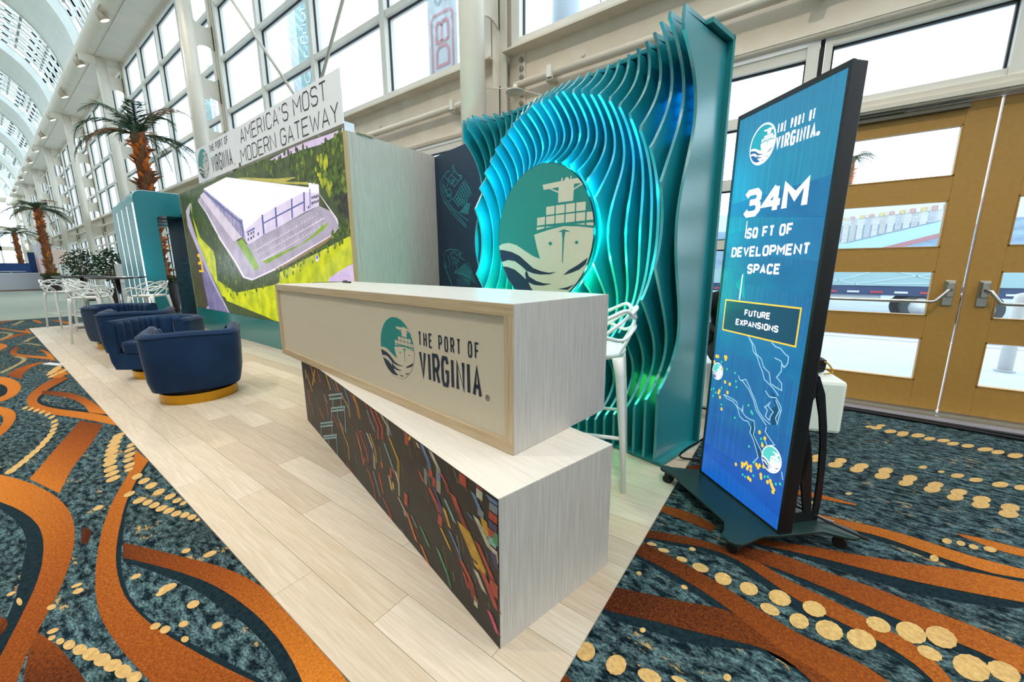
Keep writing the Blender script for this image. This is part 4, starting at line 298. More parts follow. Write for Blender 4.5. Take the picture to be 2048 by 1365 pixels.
TREES=[[.09,2.61,.09,0],[.2,2.58,.05,0],[.19,2.58,.05,0],[.14,2.56,.06,0],[.2,2.56,.07,0],[.15,2.54,.07,0],[.37,2.55,.05,0],[.06,2.48,.08,0],[.39,2.54,.08,0],[.2,2.5,.08,0],[.24,2.51,.07,0],[.21,2.5,.07,0],[.35,2.53,.07,0],[.48,2.54,.05,0],[.92,2.59,.07,0],[.83,2.57,.05,0],[.22,2.47,.05,0],[.08,2.44,.08,0],[.09,2.43,.07,0],[.83,2.56,.06,0],[1.1,2.6,.06,0],[.14,2.44,.07,0],[.36,2.47,.06,0],[1.07,2.58,.07,0],[.14,2.42,.05,0],[.44,2.47,.08,0],[.91,2.54,.06,0],[1.41,2.62,.08,0],[.26,2.42,.08,0],[.73,2.5,.07,0],[1.23,2.58,.05,0],[.86,2.52,.06,0],[1.3,2.58,.08,0],[.86,2.51,.07,0],[1.0,2.53,.07,0],[.48,2.44,.06,0],[.45,2.43,.08,0],[.91,2.51,.05,0],[1.09,2.53,.07,0],[.17,2.38,.08,0],[1.09,2.52,.07,0],[1.87,2.64,.07,0],[1.53,2.58,.06,0],[.53,2.41,.06,0],[.48,2.4,.09,0],[2.08,2.65,.07,0],[1.2,2.51,.08,0],[1.91,2.62,.08,0],[1.58,2.57,.06,0],[.95,2.46,.06,0],[1.69,2.56,.06,0],[1.74,2.56,.06,0],[2.33,2.65,.05,0],[1.63,2.54,.06,0],[2.21,2.62,.05,0],[2.49,2.66,.06,0],[.2,2.31,.06,0],[.32,2.33,.06,0],[2.13,2.6,.06,0],[.97,2.42,.06,0],[1.0,2.42,.08,0],[.35,2.32,.09,0],[2.05,2.56,.06,0],[.23,2.29,.09,0],[.51,2.33,.05,0],[1.34,2.45,.05,0],[.94,2.39,.09,0],[.4,2.31,.05,0],[2.57,2.62,.05,0],[1.97,2.53,.08,0],[1.78,2.5,.05,0],[2.33,2.58,.07,0],[1.11,2.4,.07,0],[.95,2.38,.05,0],[1.86,2.51,.05,0],[1.26,2.42,.08,0],[.74,2.34,.07,0],[.25,2.27,.06,0],[.63,2.32,.07,0],[2.15,2.54,.07,0],[1.92,2.5,.06,0],[1.83,2.49,.05,0],[.13,2.24,.09,0],[1.92,2.5,.04,0],[.87,2.34,.06,0],[.18,2.24,.06,0],[.36,2.26,.09,0],[.24,2.24,.07,0],[.67,2.3,.08,0],[1.56,2.42,.07,0],[.97,2.34,.08,0],[.29,2.23,.07,0],[.76,2.3,.06,0],[.48,2.26,.08,0],[.72,2.29,.05,0],[2.36,2.52,.05,0],[.53,2.26,.09,0],[2.65,2.55,.07,0],[1.85,2.44,.07,0],[2.62,2.55,.07,0],[.34,2.23,.07,0],[2.91,2.58,.07,0],[1.83,2.43,.06,0],[1.89,2.44,.05,0],[.45,2.23,.07,0],[2.62,2.52,.05,0],[.21,2.19,.05,0],[2.37,2.48,.06,0],[1.8,2.4,.05,0],[.31,2.2,.07,0],[.05,2.16,.09,0],[.97,2.28,.08,0],[.09,2.16,.09,0],[.83,2.25,.06,0],[1.1,2.28,.08,0],[.82,2.24,.09,0],[.22,2.16,.07,0],[.21,2.16,.09,0],[.48,2.19,.06,0],[.27,2.15,.1,0],[.71,2.2,.09,0],[.5,2.17,.1,0],[.48,2.16,.09,0],[.78,2.2,.08,0],[.37,2.14,.07,0],[.24,2.11,.09,0],[.07,2.09,.09,0],[.24,2.11,.08,0],[.44,2.13,.08,0],[.13,2.09,.09,0],[.18,2.09,.06,0],[.4,2.11,.06,0],[.47,2.12,.05,0],[.35,2.09,.09,0],[.05,2.05,.08,0],[.11,2.06,.08,0],[.34,2.07,.07,0],[.27,2.06,.06,0],[.15,2.04,.07,0],[.25,2.04,.09,0],[.1,2.02,.06,0],[.39,2.05,.07,0],[.02,2.0,.07,0],[.04,1.99,.09,0],[.2,2.0,.06,0],[.24,2.01,.09,0],[.19,1.99,.05,0],[.25,1.99,.08,0],[.37,2.0,.08,0],[.08,1.96,.08,0],[.53,2.41,.08,1],[.6,2.41,.07,1],[.43,2.37,.09,1],[.44,2.35,.09,1],[.42,2.35,.08,1],[.44,2.35,.08,1],[.54,2.35,.08,1],[.43,2.33,.07,1],[.42,2.32,.08,1],[.46,2.31,.09,1],[.67,2.31,.05,1],[.63,2.25,.05,1],[.58,2.23,.06,1],[.59,2.21,.06,1],[.5,2.16,.08,1],[.5,2.14,.07,1],[.56,2.14,.09,1],[.36,2.11,.06,1],[.42,2.09,.08,1],[.4,2.07,.06,1],[.45,2.06,.08,1],[.42,2.02,.06,1],[.02,1.96,.09,2],[.16,1.96,.09,2],[.19,1.95,.08,2],[.27,1.96,.07,2],[.06,1.92,.1,2],[.32,1.95,.05,2],[.1,1.92,.07,2],[.15,1.9,.08,2],[.17,1.9,.08,2],[.04,1.87,.09,2],[.07,1.85,.06,2],[.07,1.84,.08,2],[.24,1.85,.06,2],[.2,1.84,.07,2],[.23,1.84,.06,2],[.23,1.82,.07,2],[.14,1.81,.09,2],[.02,1.78,.08,2],[.14,1.78,.06,2],[.13,1.77,.08,2],[.08,1.77,.08,2],[.03,1.71,.07,2],[5.29,2.29,.05,0],[5.22,2.19,.03,0],[4.9,2.14,.04,0],[5.25,2.11,.04,0],[4.88,2.08,.03,0],[4.9,2.08,.04,0],[4.85,2.07,.04,0],[5.1,2.07,.04,0],[5.09,2.03,.04,0],[4.76,2.0,.03,0],[4.84,2.0,.03,0],[4.7,1.97,.04,0],[4.55,1.95,.04,0],[4.49,1.93,.05,0],[4.93,1.93,.04,0],[4.66,1.9,.04,0],[4.98,1.9,.04,0],[4.59,1.86,.04,0],[4.88,1.85,.04,0],[4.75,1.83,.03,0],[4.28,1.8,.04,0],[4.23,1.76,.05,0],[4.43,1.76,.03,0],[4.38,1.75,.05,0],[4.35,1.73,.03,0],[4.38,1.71,.05,0],[4.81,1.73,.03,0],[4.35,1.69,.04,0],[4.56,1.7,.04,0],[4.46,1.67,.05,0],[4.17,1.66,.05,0],[4.35,1.62,.04,0],[4.29,1.61,.03,0],[4.56,1.61,.04,0],[4.07,1.45,.04,0],[4.16,1.45,.07,0],[3.98,1.44,.06,0],[4.52,1.44,.07,0],[3.95,1.41,.07,0],[3.93,1.4,.06,0],[4.29,1.4,.06,0],[4.25,1.36,.06,0],[4.28,1.36,.06,0],[4.5,1.34,.07,0],[4.25,1.33,.05,0],[3.79,1.31,.05,0],[4.31,1.29,.08,0],[4.23,1.29,.07,0],[4.33,1.28,.06,0],[4.01,1.26,.06,0],[4.52,1.25,.04,0],[4.2,1.24,.05,0],[3.75,1.23,.08,0],[4.11,1.15,.05,0],[4.44,1.13,.06,0],[4.41,1.11,.06,0],[3.81,1.08,.05,0],[3.55,1.08,.04,0],[4.19,1.06,.04,0],[3.62,1.05,.07,0],[4.51,1.03,.05,0],[4.15,1.02,.06,0],[3.98,.99,.07,0],[3.6,.99,.07,0],[3.7,.98,.05,0],[4.25,.95,.06,0],[3.65,.95,.08,0],[4.21,.89,.07,0],[4.08,.88,.07,0],[4.15,.88,.07,0],[3.92,.88,.07,0],[3.91,.84,.08,0],[3.87,.82,.07,0],[4.1,.81,.05,0],[3.74,.81,.05,0],[3.7,.79,.07,0],[3.69,.77,.07,0],[3.66,.76,.06,0],[3.99,.73,.07,0],[3.9,.69,.05,0],[.07,1.68,.04,0],[.11,1.61,.05,0],[.12,1.59,.06,0],[.24,1.6,.05,0],[.13,1.59,.04,0],[.23,1.58,.04,0],[.09,1.56,.06,0],[.05,1.55,.04,0],[.39,1.55,.04,0],[.4,1.52,.04,0],[.49,1.51,.04,0],[.22,1.49,.04,0],[.24,1.48,.05,0],[.29,1.47,.06,0],[.69,1.46,.03,0],[.38,1.45,.06,0],[.56,1.44,.05,0],[.58,1.44,.04,0],[.4,1.43,.04,0],[.66,1.44,.04,0],[.71,1.43,.03,0],[.83,1.42,.04,0],[.76,1.41,.05,0],[.83,1.41,.05,0],[.56,1.39,.04,0],[.78,1.4,.06,0],[.93,1.4,.05,0],[.79,1.39,.05,0],[1.02,1.38,.04,0],[.78,1.35,.04,0],[1.13,1.35,.04,0],[1.19,1.28,.06,0],[.96,1.27,.05,0],[1.38,1.27,.05,0],[1.36,1.26,.05,0],[1.2,1.26,.04,0],[1.46,1.26,.04,0],[1.38,1.25,.05,0],[1.36,1.25,.04,0],[1.37,1.23,.03,0],[1.29,1.23,.05,0],[1.48,1.22,.05,0],[1.54,1.22,.06,0],[1.68,1.19,.04,0],[1.9,1.18,.06,0],[1.31,1.17,.04,0],[1.83,1.17,.04,0],[2.02,1.16,.05,0],[1.81,1.16,.05,0],[1.79,1.16,.05,0],[1.98,1.14,.04,0],[2.08,1.13,.05,0],[1.52,1.13,.05,0],[1.8,1.1,.06,0],[2.36,1.1,.03,0],[2.0,1.09,.06,0],[1.72,1.08,.05,0],[2.63,1.04,.05,0],[2.24,1.03,.06,0],[2.53,1.02,.04,0],[3.03,.98,.03,0],[2.97,.98,.06,0],[3.03,.97,.05,0],[2.4,.97,.06,0],[3.02,.96,.03,0],[3.02,.95,.05,0],[2.52,.95,.05,0],[2.55,.94,.03,0],[3.23,.92,.05,0],[2.53,.93,.04,0],[2.99,.92,.04,0],[2.76,.92,.04,0],[2.6,.92,.05,0],[2.58,.91,.05,0],[3.07,.88,.05,0],[2.85,.86,.05,0],[2.82,.85,.06,0],[3.21,.83,.03,0],[3.01,.81,.04,0],[3.31,.77,.05,0],[.09,1.67,.07,0],[.06,1.65,.07,0],[.18,1.65,.06,0],[.16,1.65,.07,0],[.08,1.63,.07,0],[.25,1.64,.07,0],[.19,1.62,.05,0],[.23,1.6,.05,0],[.27,1.58,.06,0],[.3,1.57,.08,0],[.34,1.57,.06,0],[.21,1.56,.08,0],[.42,1.56,.09,0],[.27,1.54,.08,0],[4.21,2.6,.03,2],[4.52,2.64,.04,2],[4.43,2.63,.03,2],[4.51,2.62,.04,2],[4.64,2.61,.03,2],[4.87,2.63,.03,2],[4.61,2.6,.02,2],[4.93,2.6,.03,2],[5.16,2.61,.04,2],[4.83,2.57,.03,2],[5.46,2.64,.03,2],[5.11,2.6,.03,2],[5.23,2.6,.03,2],[5.27,2.6,.03,2],[5.61,2.64,.02,2],[5.1,2.56,.03,2],[5.64,2.61,.02,2],[5.76,2.62,.04,2],[5.57,2.59,.03,2],[5.71,2.6,.04,2],[5.9,2.61,.03,2],[5.68,2.58,.03,2],[5.71,2.58,.03,2],[5.81,2.59,.03,2],[5.29,2.53,.02,2],[5.65,2.54,.03,2],[5.87,2.55,.03,2],[5.85,2.55,.02,2],[5.78,2.51,.04,2],[5.66,2.5,.03,2]]
SHIP=[[[.129,2.269],[.137,2.135],[.214,2.008],[.403,1.854],[.687,1.667]],[[.184,2.31],[.129,2.269]],[[.184,2.31],[.288,2.357],[.37,2.359]],[[.142,2.201],[.25,2.036],[.438,1.899],[.735,1.742]],[[.215,2.024],[.527,1.809],[.703,1.682]],[[.241,2.153],[.357,2.153],[.386,2.1],[.286,2.073],[.241,2.153]],[[.286,2.081],[.368,2.078],[.388,2.027],[.298,2.014]],[[.316,2.272],[.464,2.342],[.611,2.24],[.454,2.163],[.316,2.272]],[[.362,2.233],[.412,2.257],[.457,2.226],[.408,2.202],[.362,2.233]],[[.433,2.348],[.42,2.397],[.453,2.415],[.466,2.366]],[[.442,2.386],[.489,2.338]],[[.236,2.318],[.33,2.238],[.26,2.183]],[[.195,2.226],[.273,2.132],[.35,2.04]],[[.538,2.283],[.627,2.26],[.61,2.217]],[[.181,2.261],[.222,2.123]],[[.405,2.305],[.549,2.203]],[[.36,2.201],[.49,2.244]],[[.412,2.008],[.657,2.194]],[[.472,1.989],[.685,2.176]],[[.53,1.971],[.713,2.158]],[[.587,1.953],[.741,2.14]],[[.644,1.935],[.769,2.122]],[[.699,1.918],[.797,2.104]],[[.414,2.032],[.54,1.92]],[[.454,2.057],[.583,1.934]],[[.493,2.082],[.627,1.948]],[[.531,2.107],[.669,1.962]],[[.57,2.131],[.711,1.975]],[[.607,2.155],[.752,1.989]],[[.644,2.179],[.792,2.002]],[[.681,2.202],[.832,2.015]],[[.519,1.939],[.53,2.03]],[[.556,1.928],[.567,2.019]],[[.592,1.918],[.602,2.008]],[[.627,1.907],[.638,1.997]],[[.663,1.897],[.673,1.986]],[[.698,1.887],[.708,1.976]],[[.561,1.862],[.739,1.82]],[[.58,1.871],[.745,1.834]],[[.599,1.88],[.751,1.847]],[[.617,1.889],[.758,1.86]],[[.636,1.898],[.764,1.873]],[[.654,1.907],[.77,1.887]],[[.673,1.916],[.777,1.9]],[[.691,1.925],[.783,1.913]],[[.709,1.934],[.789,1.926]],[[.147,1.322],[.171,1.41],[.31,1.431],[.474,1.417],[.566,1.364]],[[.147,1.322],[.173,1.179],[.285,1.038],[.332,.977]],[[.16,1.25],[.254,1.09],[.317,1.003]],[[.143,1.26],[.189,1.259],[.21,1.206],[.156,1.197],[.143,1.26]],[[.307,1.371],[.408,1.402],[.47,1.35],[.567,1.381]],[[.371,1.335],[.498,1.282],[.432,1.248]],[[.402,1.3],[.462,1.197],[.392,1.127]],[[.237,1.355],[.3,1.267],[.261,1.197]],[[.533,1.332],[.639,1.288]],[[.307,1.371],[.385,1.283],[.348,1.232]],[[.566,1.364],[.5,1.316]],[[.426,1.145],[.615,1.113]],[[.469,1.164],[.652,1.098]],[[.512,1.183],[.688,1.084]],[[.554,1.202],[.723,1.07]],[[.596,1.22],[.758,1.056]],[[.637,1.239],[.793,1.042]],[[.677,1.256],[.827,1.028]],[[.717,1.274],[.861,1.014]],[[.409,1.136],[.637,1.247]],[[.451,1.118],[.655,1.235]],[[.492,1.099],[.673,1.223]],[[.532,1.081],[.69,1.212]],[[.572,1.063],[.708,1.2]],[[.612,1.045],[.725,1.189]],[[.651,1.028],[.743,1.177]],[[.69,1.011],[.76,1.166]],[[.729,.993],[.777,1.155]],[[.482,.982],[.454,1.068]],[[.517,.983],[.493,1.068]],[[.553,.984],[.532,1.069]],[[.587,.985],[.57,1.07]],[[.622,.986],[.607,1.071]],[[.656,.988],[.644,1.072]],[[.689,.989],[.681,1.072]],[[.723,.99],[.717,1.073]]]
# ================================================================== THE SETTING
def carpet_mat():
    m = bpy.data.materials.new('mottled_carpet'); m.use_nodes = True; n = m.node_tree.nodes; l = m.node_tree.links; b = n['Principled BSDF']
    b.inputs['Roughness'].default_value = 0.95; b.inputs['Specular IOR Level'].default_value = 0.1
    t = n.new('ShaderNodeTexCoord')
    def nz(sc, det, st, dist=0.0):
        mp = n.new('ShaderNodeMapping'); mp.inputs['Scale'].default_value = st; l.new(t.outputs['Object'], mp.inputs[0])
        q = n.new('ShaderNodeTexNoise'); q.inputs['Scale'].default_value = sc; q.inputs['Detail'].default_value = det; q.inputs['Distortion'].default_value = dist
        q.inputs['Roughness'].default_value = 0.65; l.new(mp.outputs[0], q.inputs['Vector']); return q
    def ramp(src, p0, c0, p1, c1):
        r = n.new('ShaderNodeValToRGB'); r.color_ramp.elements[0].position = p0; r.color_ramp.elements[1].position = p1
        r.color_ramp.elements[0].color = c0; r.color_ramp.elements[1].color = c1; l.new(src, r.inputs[0]); return r
    a = ramp(nz(38, 9, (.5, 1, 1)).outputs['Fac'], .42, hexc('0b1a20'), .64, hexc('5d6f70'))
    a2 = ramp(nz(150, 4, (.6, 1, 1)).outputs['Fac'], .40, (.25, .27, .29, 1), .62, (1.7, 1.65, 1.6, 1))
    mul = n.new('ShaderNodeMixRGB'); mul.blend_type = 'MULTIPLY'; mul.inputs[0].default_value = .9; l.new(a.outputs[0], mul.inputs[1]); l.new(a2.outputs[0], mul.inputs[2])
    teal = ramp(nz(1.3, 2, (1, 1, 1)).outputs['Fac'], .35, (0.8, 0.85, .85, 1), .65, (1.15, 1.35, 1.4, 1))
    mul2 = n.new('ShaderNodeMixRGB'); mul2.blend_type = 'MULTIPLY'; mul2.inputs[0].default_value = 1; l.new(mul.outputs[0], mul2.inputs[1]); l.new(teal.outputs[0], mul2.inputs[2])
    f1 = ramp(nz(10, 6, (.45, 1.2, 1), .6).outputs['Fac'], .61, (0, 0, 0, 1), .64, (1, 1, 1, 1))
    f2 = ramp(nz(60, 3, (.5, 1, 1)).outputs['Fac'], .5, (0, 0, 0, 1), .56, (1, 1, 1, 1))
    fm = n.new('ShaderNodeMixRGB'); fm.blend_type = 'MULTIPLY'; fm.inputs[0].default_value = 1; l.new(f1.outputs[0], fm.inputs[1]); l.new(f2.outputs[0], fm.inputs[2])
    mx = n.new('ShaderNodeMixRGB'); mx.inputs[2].default_value = hexc('a98d5c'); l.new(fm.outputs[0], mx.inputs[0]); l.new(mul2.outputs[0], mx.inputs[1]); l.new(mx.outputs[0], b.inputs['Base Color'])
    bp = n.new('ShaderNodeBump'); bp.inputs['Strength'].default_value = .5; bp.inputs['Distance'].default_value = .006; l.new(nz(220, 2, (1, 1, 1)).outputs['Fac'], bp.inputs['Height']); l.new(bp.outputs[0], b.inputs['Normal'])
    return m
def rib_mat():
    m = bpy.data.materials.new('carpet_ribbon_rust'); m.use_nodes = True; n = m.node_tree.nodes; l = m.node_tree.links; b = n['Principled BSDF']
    b.inputs['Roughness'].default_value = 0.95; b.inputs['Specular IOR Level'].default_value = 0.1
    at = n.new('ShaderNodeAttribute'); at.attribute_name = 'tone'; t = n.new('ShaderNodeTexCoord')
    nz = n.new('ShaderNodeTexNoise'); nz.inputs['Scale'].default_value = 120; nz.inputs['Detail'].default_value = 6; nz.inputs['Roughness'].default_value = .8; l.new(t.outputs['Object'], nz.inputs['Vector'])
    ad = n.new('ShaderNodeMath'); ad.operation = 'MULTIPLY_ADD'; ad.inputs[1].default_value = 1.5; l.new(nz.outputs['Fac'], ad.inputs[0]); l.new(at.outputs['Fac'], ad.inputs[2])
    sb = n.new('ShaderNodeMath'); sb.operation = 'SUBTRACT'; sb.inputs[1].default_value = .72; l.new(ad.outputs[0], sb.inputs[0])
    r = n.new('ShaderNodeValToRGB'); l.new(sb.outputs[0], r.inputs[0]); e = r.color_ramp.elements
    e[0].position = 0; e[0].color = hexc('c9792a'); e[1].position = 1; e[1].color = hexc('3c1a0d')
    q = e.new(.5); q.color = hexc('8a4518')
    l.new(r.outputs[0], b.inputs['Base Color'])
    n2 = n.new('ShaderNodeTexNoise'); n2.inputs['Scale'].default_value = 200; l.new(t.outputs['Object'], n2.inputs['Vector'])
    bp = n.new('ShaderNodeBump'); bp.inputs['Strength'].default_value = .5; bp.inputs['Distance'].default_value = .006; l.new(n2.outputs['Fac'], bp.inputs['Height']); l.new(bp.outputs[0], b.inputs['Normal'])
    return m
CARP = carpet_mat(); RIBM = rib_mat()
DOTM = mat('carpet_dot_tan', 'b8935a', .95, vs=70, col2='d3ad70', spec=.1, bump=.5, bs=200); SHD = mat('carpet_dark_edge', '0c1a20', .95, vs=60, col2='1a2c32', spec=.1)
TANM = mat('carpet_tan_line', '96865e', .95, var=.15, vs=40, spec=.1)
GREYC = mat('plain_grey_carpet', '8b9489', .95, vs=40, col2='a0a79a', spec=.1)
fl = MB().box(-78, 14, -5, 4.66, -.1, 0).build('floor', CARP); struct(fl)
rb = MB(); tone = []
def ribn(i): return .5 * noise.noise(Vector((i * 1.7, 3.1, 0)))
def strip(A, B, c0, c1, m, z):
    n = len(A) // 2; b = len(rb.v); W = 4
    for i in range(n):
        for k in range(W):
            f = k / (W - 1); rb.v.append((A[2 * i] * (1 - f) + B[2 * i] * f, A[2 * i + 1] * (1 - f) + B[2 * i + 1] * f, z)); tone.append(c0 + (c1 - c0) * i / (n - 1))
    mi = rb.mid(m)
    for i in range(n - 1):
        for k in range(W - 1): rb.f.append((b + i * W + k, b + i * W + k + 1, b + (i + 1) * W + k + 1, b + (i + 1) * W + k)); rb.mi.append(mi)
zz = .0004
for A, B, c0, c1, dk in RIBS:
    n = len(A) // 2
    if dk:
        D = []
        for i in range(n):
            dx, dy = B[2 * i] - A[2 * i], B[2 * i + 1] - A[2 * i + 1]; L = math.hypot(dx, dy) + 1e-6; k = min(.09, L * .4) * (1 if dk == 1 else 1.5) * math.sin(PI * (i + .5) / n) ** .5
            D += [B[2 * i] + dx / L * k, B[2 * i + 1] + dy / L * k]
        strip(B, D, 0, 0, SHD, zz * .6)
for A, B, c0, c1, dk in RIBS:
    zz += .00004; strip(A, B, c0, c1, RIBM, zz + .0004)
zz += .0006
for d in DOTS:
    zz += .000004; b = len(rb.v); k = rb.mid(DOTM)
    for j in range(26):
        a = 2 * PI * j / 26; f = 1 + .03 * math.sin(j * 3.3 + d[0] * 9)
        rb.v.append((d[0] + f * (math.cos(a) * d[2] + math.sin(a) * d[4]), d[1] + f * (math.cos(a) * d[3] + math.sin(a) * d[5]), zz)); tone.append(0)
    rb.f.append(tuple(range(b, b + 26))); rb.mi.append(k)
for P, wd in TANS:
    wd *= .45
    n = len(P) // 2; A = []; B = []
    for i in range(n):
        j = min(i + 1, n - 1); k = max(i - 1, 0); dx, dy = P[2 * j] - P[2 * k], P[2 * j + 1] - P[2 * k + 1]; L = math.hypot(dx, dy) + 1e-6
        A += [P[2 * i] - dy / L * wd, P[2 * i + 1] + dx / L * wd]; B += [P[2 * i] + dy / L * wd, P[2 * i + 1] - dx / L * wd]
    strip(A, B, 0, 0, TANM, zz)
pat = rb.build('carpet_pattern', None, fl)
at = pat.data.attributes.new('tone', 'FLOAT', 'POINT'); at.data.foreach_set('value', tone)
MB().box(-78, -15.25, -5, 4.6, 0, .002).build('plain_carpet', GREYC, fl)

# ---- column bays of the window wall
XC = [-3.45 - 9.07 * k for k in range(-1, 9)]      # column centres, right to left
YG = 4.527
def mull_run(mb, xs, zs, y0, y1, wv, wh, m):
    for x in xs: mb.box(x - wv / 2, x + wv / 2, y0, y1, zs[0] - wh / 2, zs[-1] + wh / 2, m)
    for z in zs: mb.box(xs[0], xs[-1], y0 + .01, y1 - .01, z - wh / 2, z + wh / 2, m)
pane_mesh = {}
def pane(parent, x0, x1, z0, z1, y=YG, name='pane', fr=True):
    key = (round(x1 - x0, 3), round(z1 - z0, 3))
    if key not in pane_mesh:
        wd, h = key; q = MB(); g = .012
        q.box(0, wd, 0, .008, 0, h, GLASS)
        for a in ((0, g, 0, h), (wd - g, wd, 0, h), (0, wd, 0, g), (0, wd, h - g, h)): q.box(a[0], a[1], -.015, .02, a[2], a[3], DARKG)
        o = q.build(name, None, parent, (x0, y, z0)); pane_mesh[key] = o; return o
    return inst(pane_mesh[key], name, parent, (x0, y, z0))
ZR = [3.97, 5.15, 6.35, 7.55, 8.68]
for k in range(len(XC) - 1):
    xr, xl = XC[k], XC[k + 1]
    W_ = root('window_%d' % (k + 1)); a0, a1 = xl + .2, xr - .2; xs = [a0 + (a1 - a0) * i / 4 for i in range(5)]
    if k == 0: xs = [-3.2, -.95, 1.3, 3.55, 5.4]
    for i, x in enumerate(xs):
        MB().box(x - .06, x + .06, 4.43, 4.62, ZR[0] - .05, ZR[-1] + .05, CREAMP).build('mullion', CREAMP, W_)
    for z in ZR[(0 if k else 0):]:
        MB().box(xs[0], xs[-1], 4.45, 4.6, z - .045, z + .045, CREAMP).build('transom', CREAMP, W_)
    for i in range(4):
        for j in range(4):
            pane(W_, xs[i] + .06, xs[i + 1] - .06, ZR[j] + .045, ZR[j + 1] - .045)
    # spandrel beam with its pipe
    S_ = root('trim_%d' % (k + 1)); q = MB()
    q.box(xl + .1, xr - .1, 4.52, 4.64, 3.1, 3.9, RUST); q.box(xl + .1, xr - .1, 4.34, 4.64, 3.86, 3.885, RUST); q.box(xl + .1, xr - .1, 4.4, 4.64, 3.09, 3.115, RUST)
    q.build('spandrel', RUST, S_)
    MB().box(xl + .1, xr - .1, 4.44, 4.6, 3.887, 3.915, DARKG).build('gasket', DARKG, S_)
    MB().tube([(xl + .25, 4.41, 3.46), (xr - .25, 4.41, 3.46)], .045, 10).build('pipe', BEIGE, S_, smooth=True)
    MB().tube([(xl + .12, 4.44, 3.085), (xr - .12, 4.44, 3.085)], .035, 10).build('roller', RUST, S_, smooth=True)
    for x in (xl + .8, (xl + xr) / 2 - 1.2, (xl + xr) / 2 + 1.5, xr - .8):
        MB().box(x - .03, x + .03, 4.33, 4.53, 3.4, 3.53, CREAMP).box(x - .05, x + .05, 4.35, 4.46, 3.37, 3.4, STEEL).build('pipe_bracket', CREAMP, S_)
        q = MB(); q.lathe([(.0, 0), (.022, 0), (.022, .018), (0, .02)], 10); q.build('bolt', BEIGE, S_, (x + .35, 4.52, 3.6), (PI / 2, 0, 0))
# ---- lower glazing
LW = root('window_10')
def unit(par, x0, x1, zs, zb=.0, zt=3.03):
    q = MB()
    for z in [zb + .05] + zs + [zt - .045]: q.box(x0, x1, 4.47, 4.58, z - .045, z + .045, CREAMP)
    q.box(x0, x0 + .085, 4.45, 4.6, zb, zt, CREAMP); q.box(x1 - .085, x1, 4.45, 4.6, zb, zt, CREAMP); q.build('sash_frame', CREAMP, par)
    e = [zb + .05] + zs + [zt - .045]
    for i in range(len(e) - 1): pane(par, x0 + .085, x1 - .085, e[i] + .045, e[i + 1] - .045)
for x0, x1 in ((-.955, -.09), (-1.85, -.985), (-2.75, -1.88)): unit(LW, x0, x1, [1.42, 1.98, 2.53])
MB().box(-.088, -.058, 4.48, 4.6, 0, 3.06).build('gasket', DARKG, LW)
for k in range(1, 9):
    xr, xl = XC[k], XC[k + 1] if k + 1 < len(XC) else XC[k] - 9.07
    L2_ = root('window_%d' % (10 + k)); n = 5
    for i in range(n):
        x0 = xl + .2 + (xr - xl - .4) * i / n; unit(L2_, x0, x0 + (xr - xl - .4) / n - .03, [1.2, 2.53])
MB().box(-3.45, -2.76, 4.48, 4.62, 0, 3.1).build('wall_pier', BEIGE).__setitem__('kind', 'structure')
MB().box(8.0, 14, 4.48, 4.62, 0, 3.1).build('wall_north', BEIGE).__setitem__('kind', 'structure')
RG = root('window_20')
for i in range(4): unit(RG, 2.14 + i * 1.46, 2.14 + i * 1.46 + 1.44, [1.2, 2.53])
# transom lights over the doors
LT = root('window_19'); q = MB()
q.box(-.055, 2.12, 4.46, 4.6, 2.997, 3.06, CREAMP); q.box(-.055, 2.12, 4.47, 4.6, 2.5, 2.557, CREAMP)
for x in (-.055, .992, 2.06): q.box(x, x + (.05 if x < .5 else .07), 4.455, 4.6, 2.5, 3.06, CREAMP)
q.build('transom_frame', None, LT)
MB().box(-.055, 2.12, 4.44, 4.62, 2.405, 2.5, BEIGE).box(-.055, 2.12, 4.42, 4.46, 2.42, 2.452, BEIGE).build('door_header', BEIGE, LT)
pane(LT, -.005, .992, 2.557, 2.997); pane(LT, 1.062, 2.06, 2.557, 2.997)
struct(MB().box(-.08, 2.12, 4.4, 4.66, .0, .018).box(-.08, 2.12, 4.47, 4.6, .018, .03).build('trim_20', STEEL))

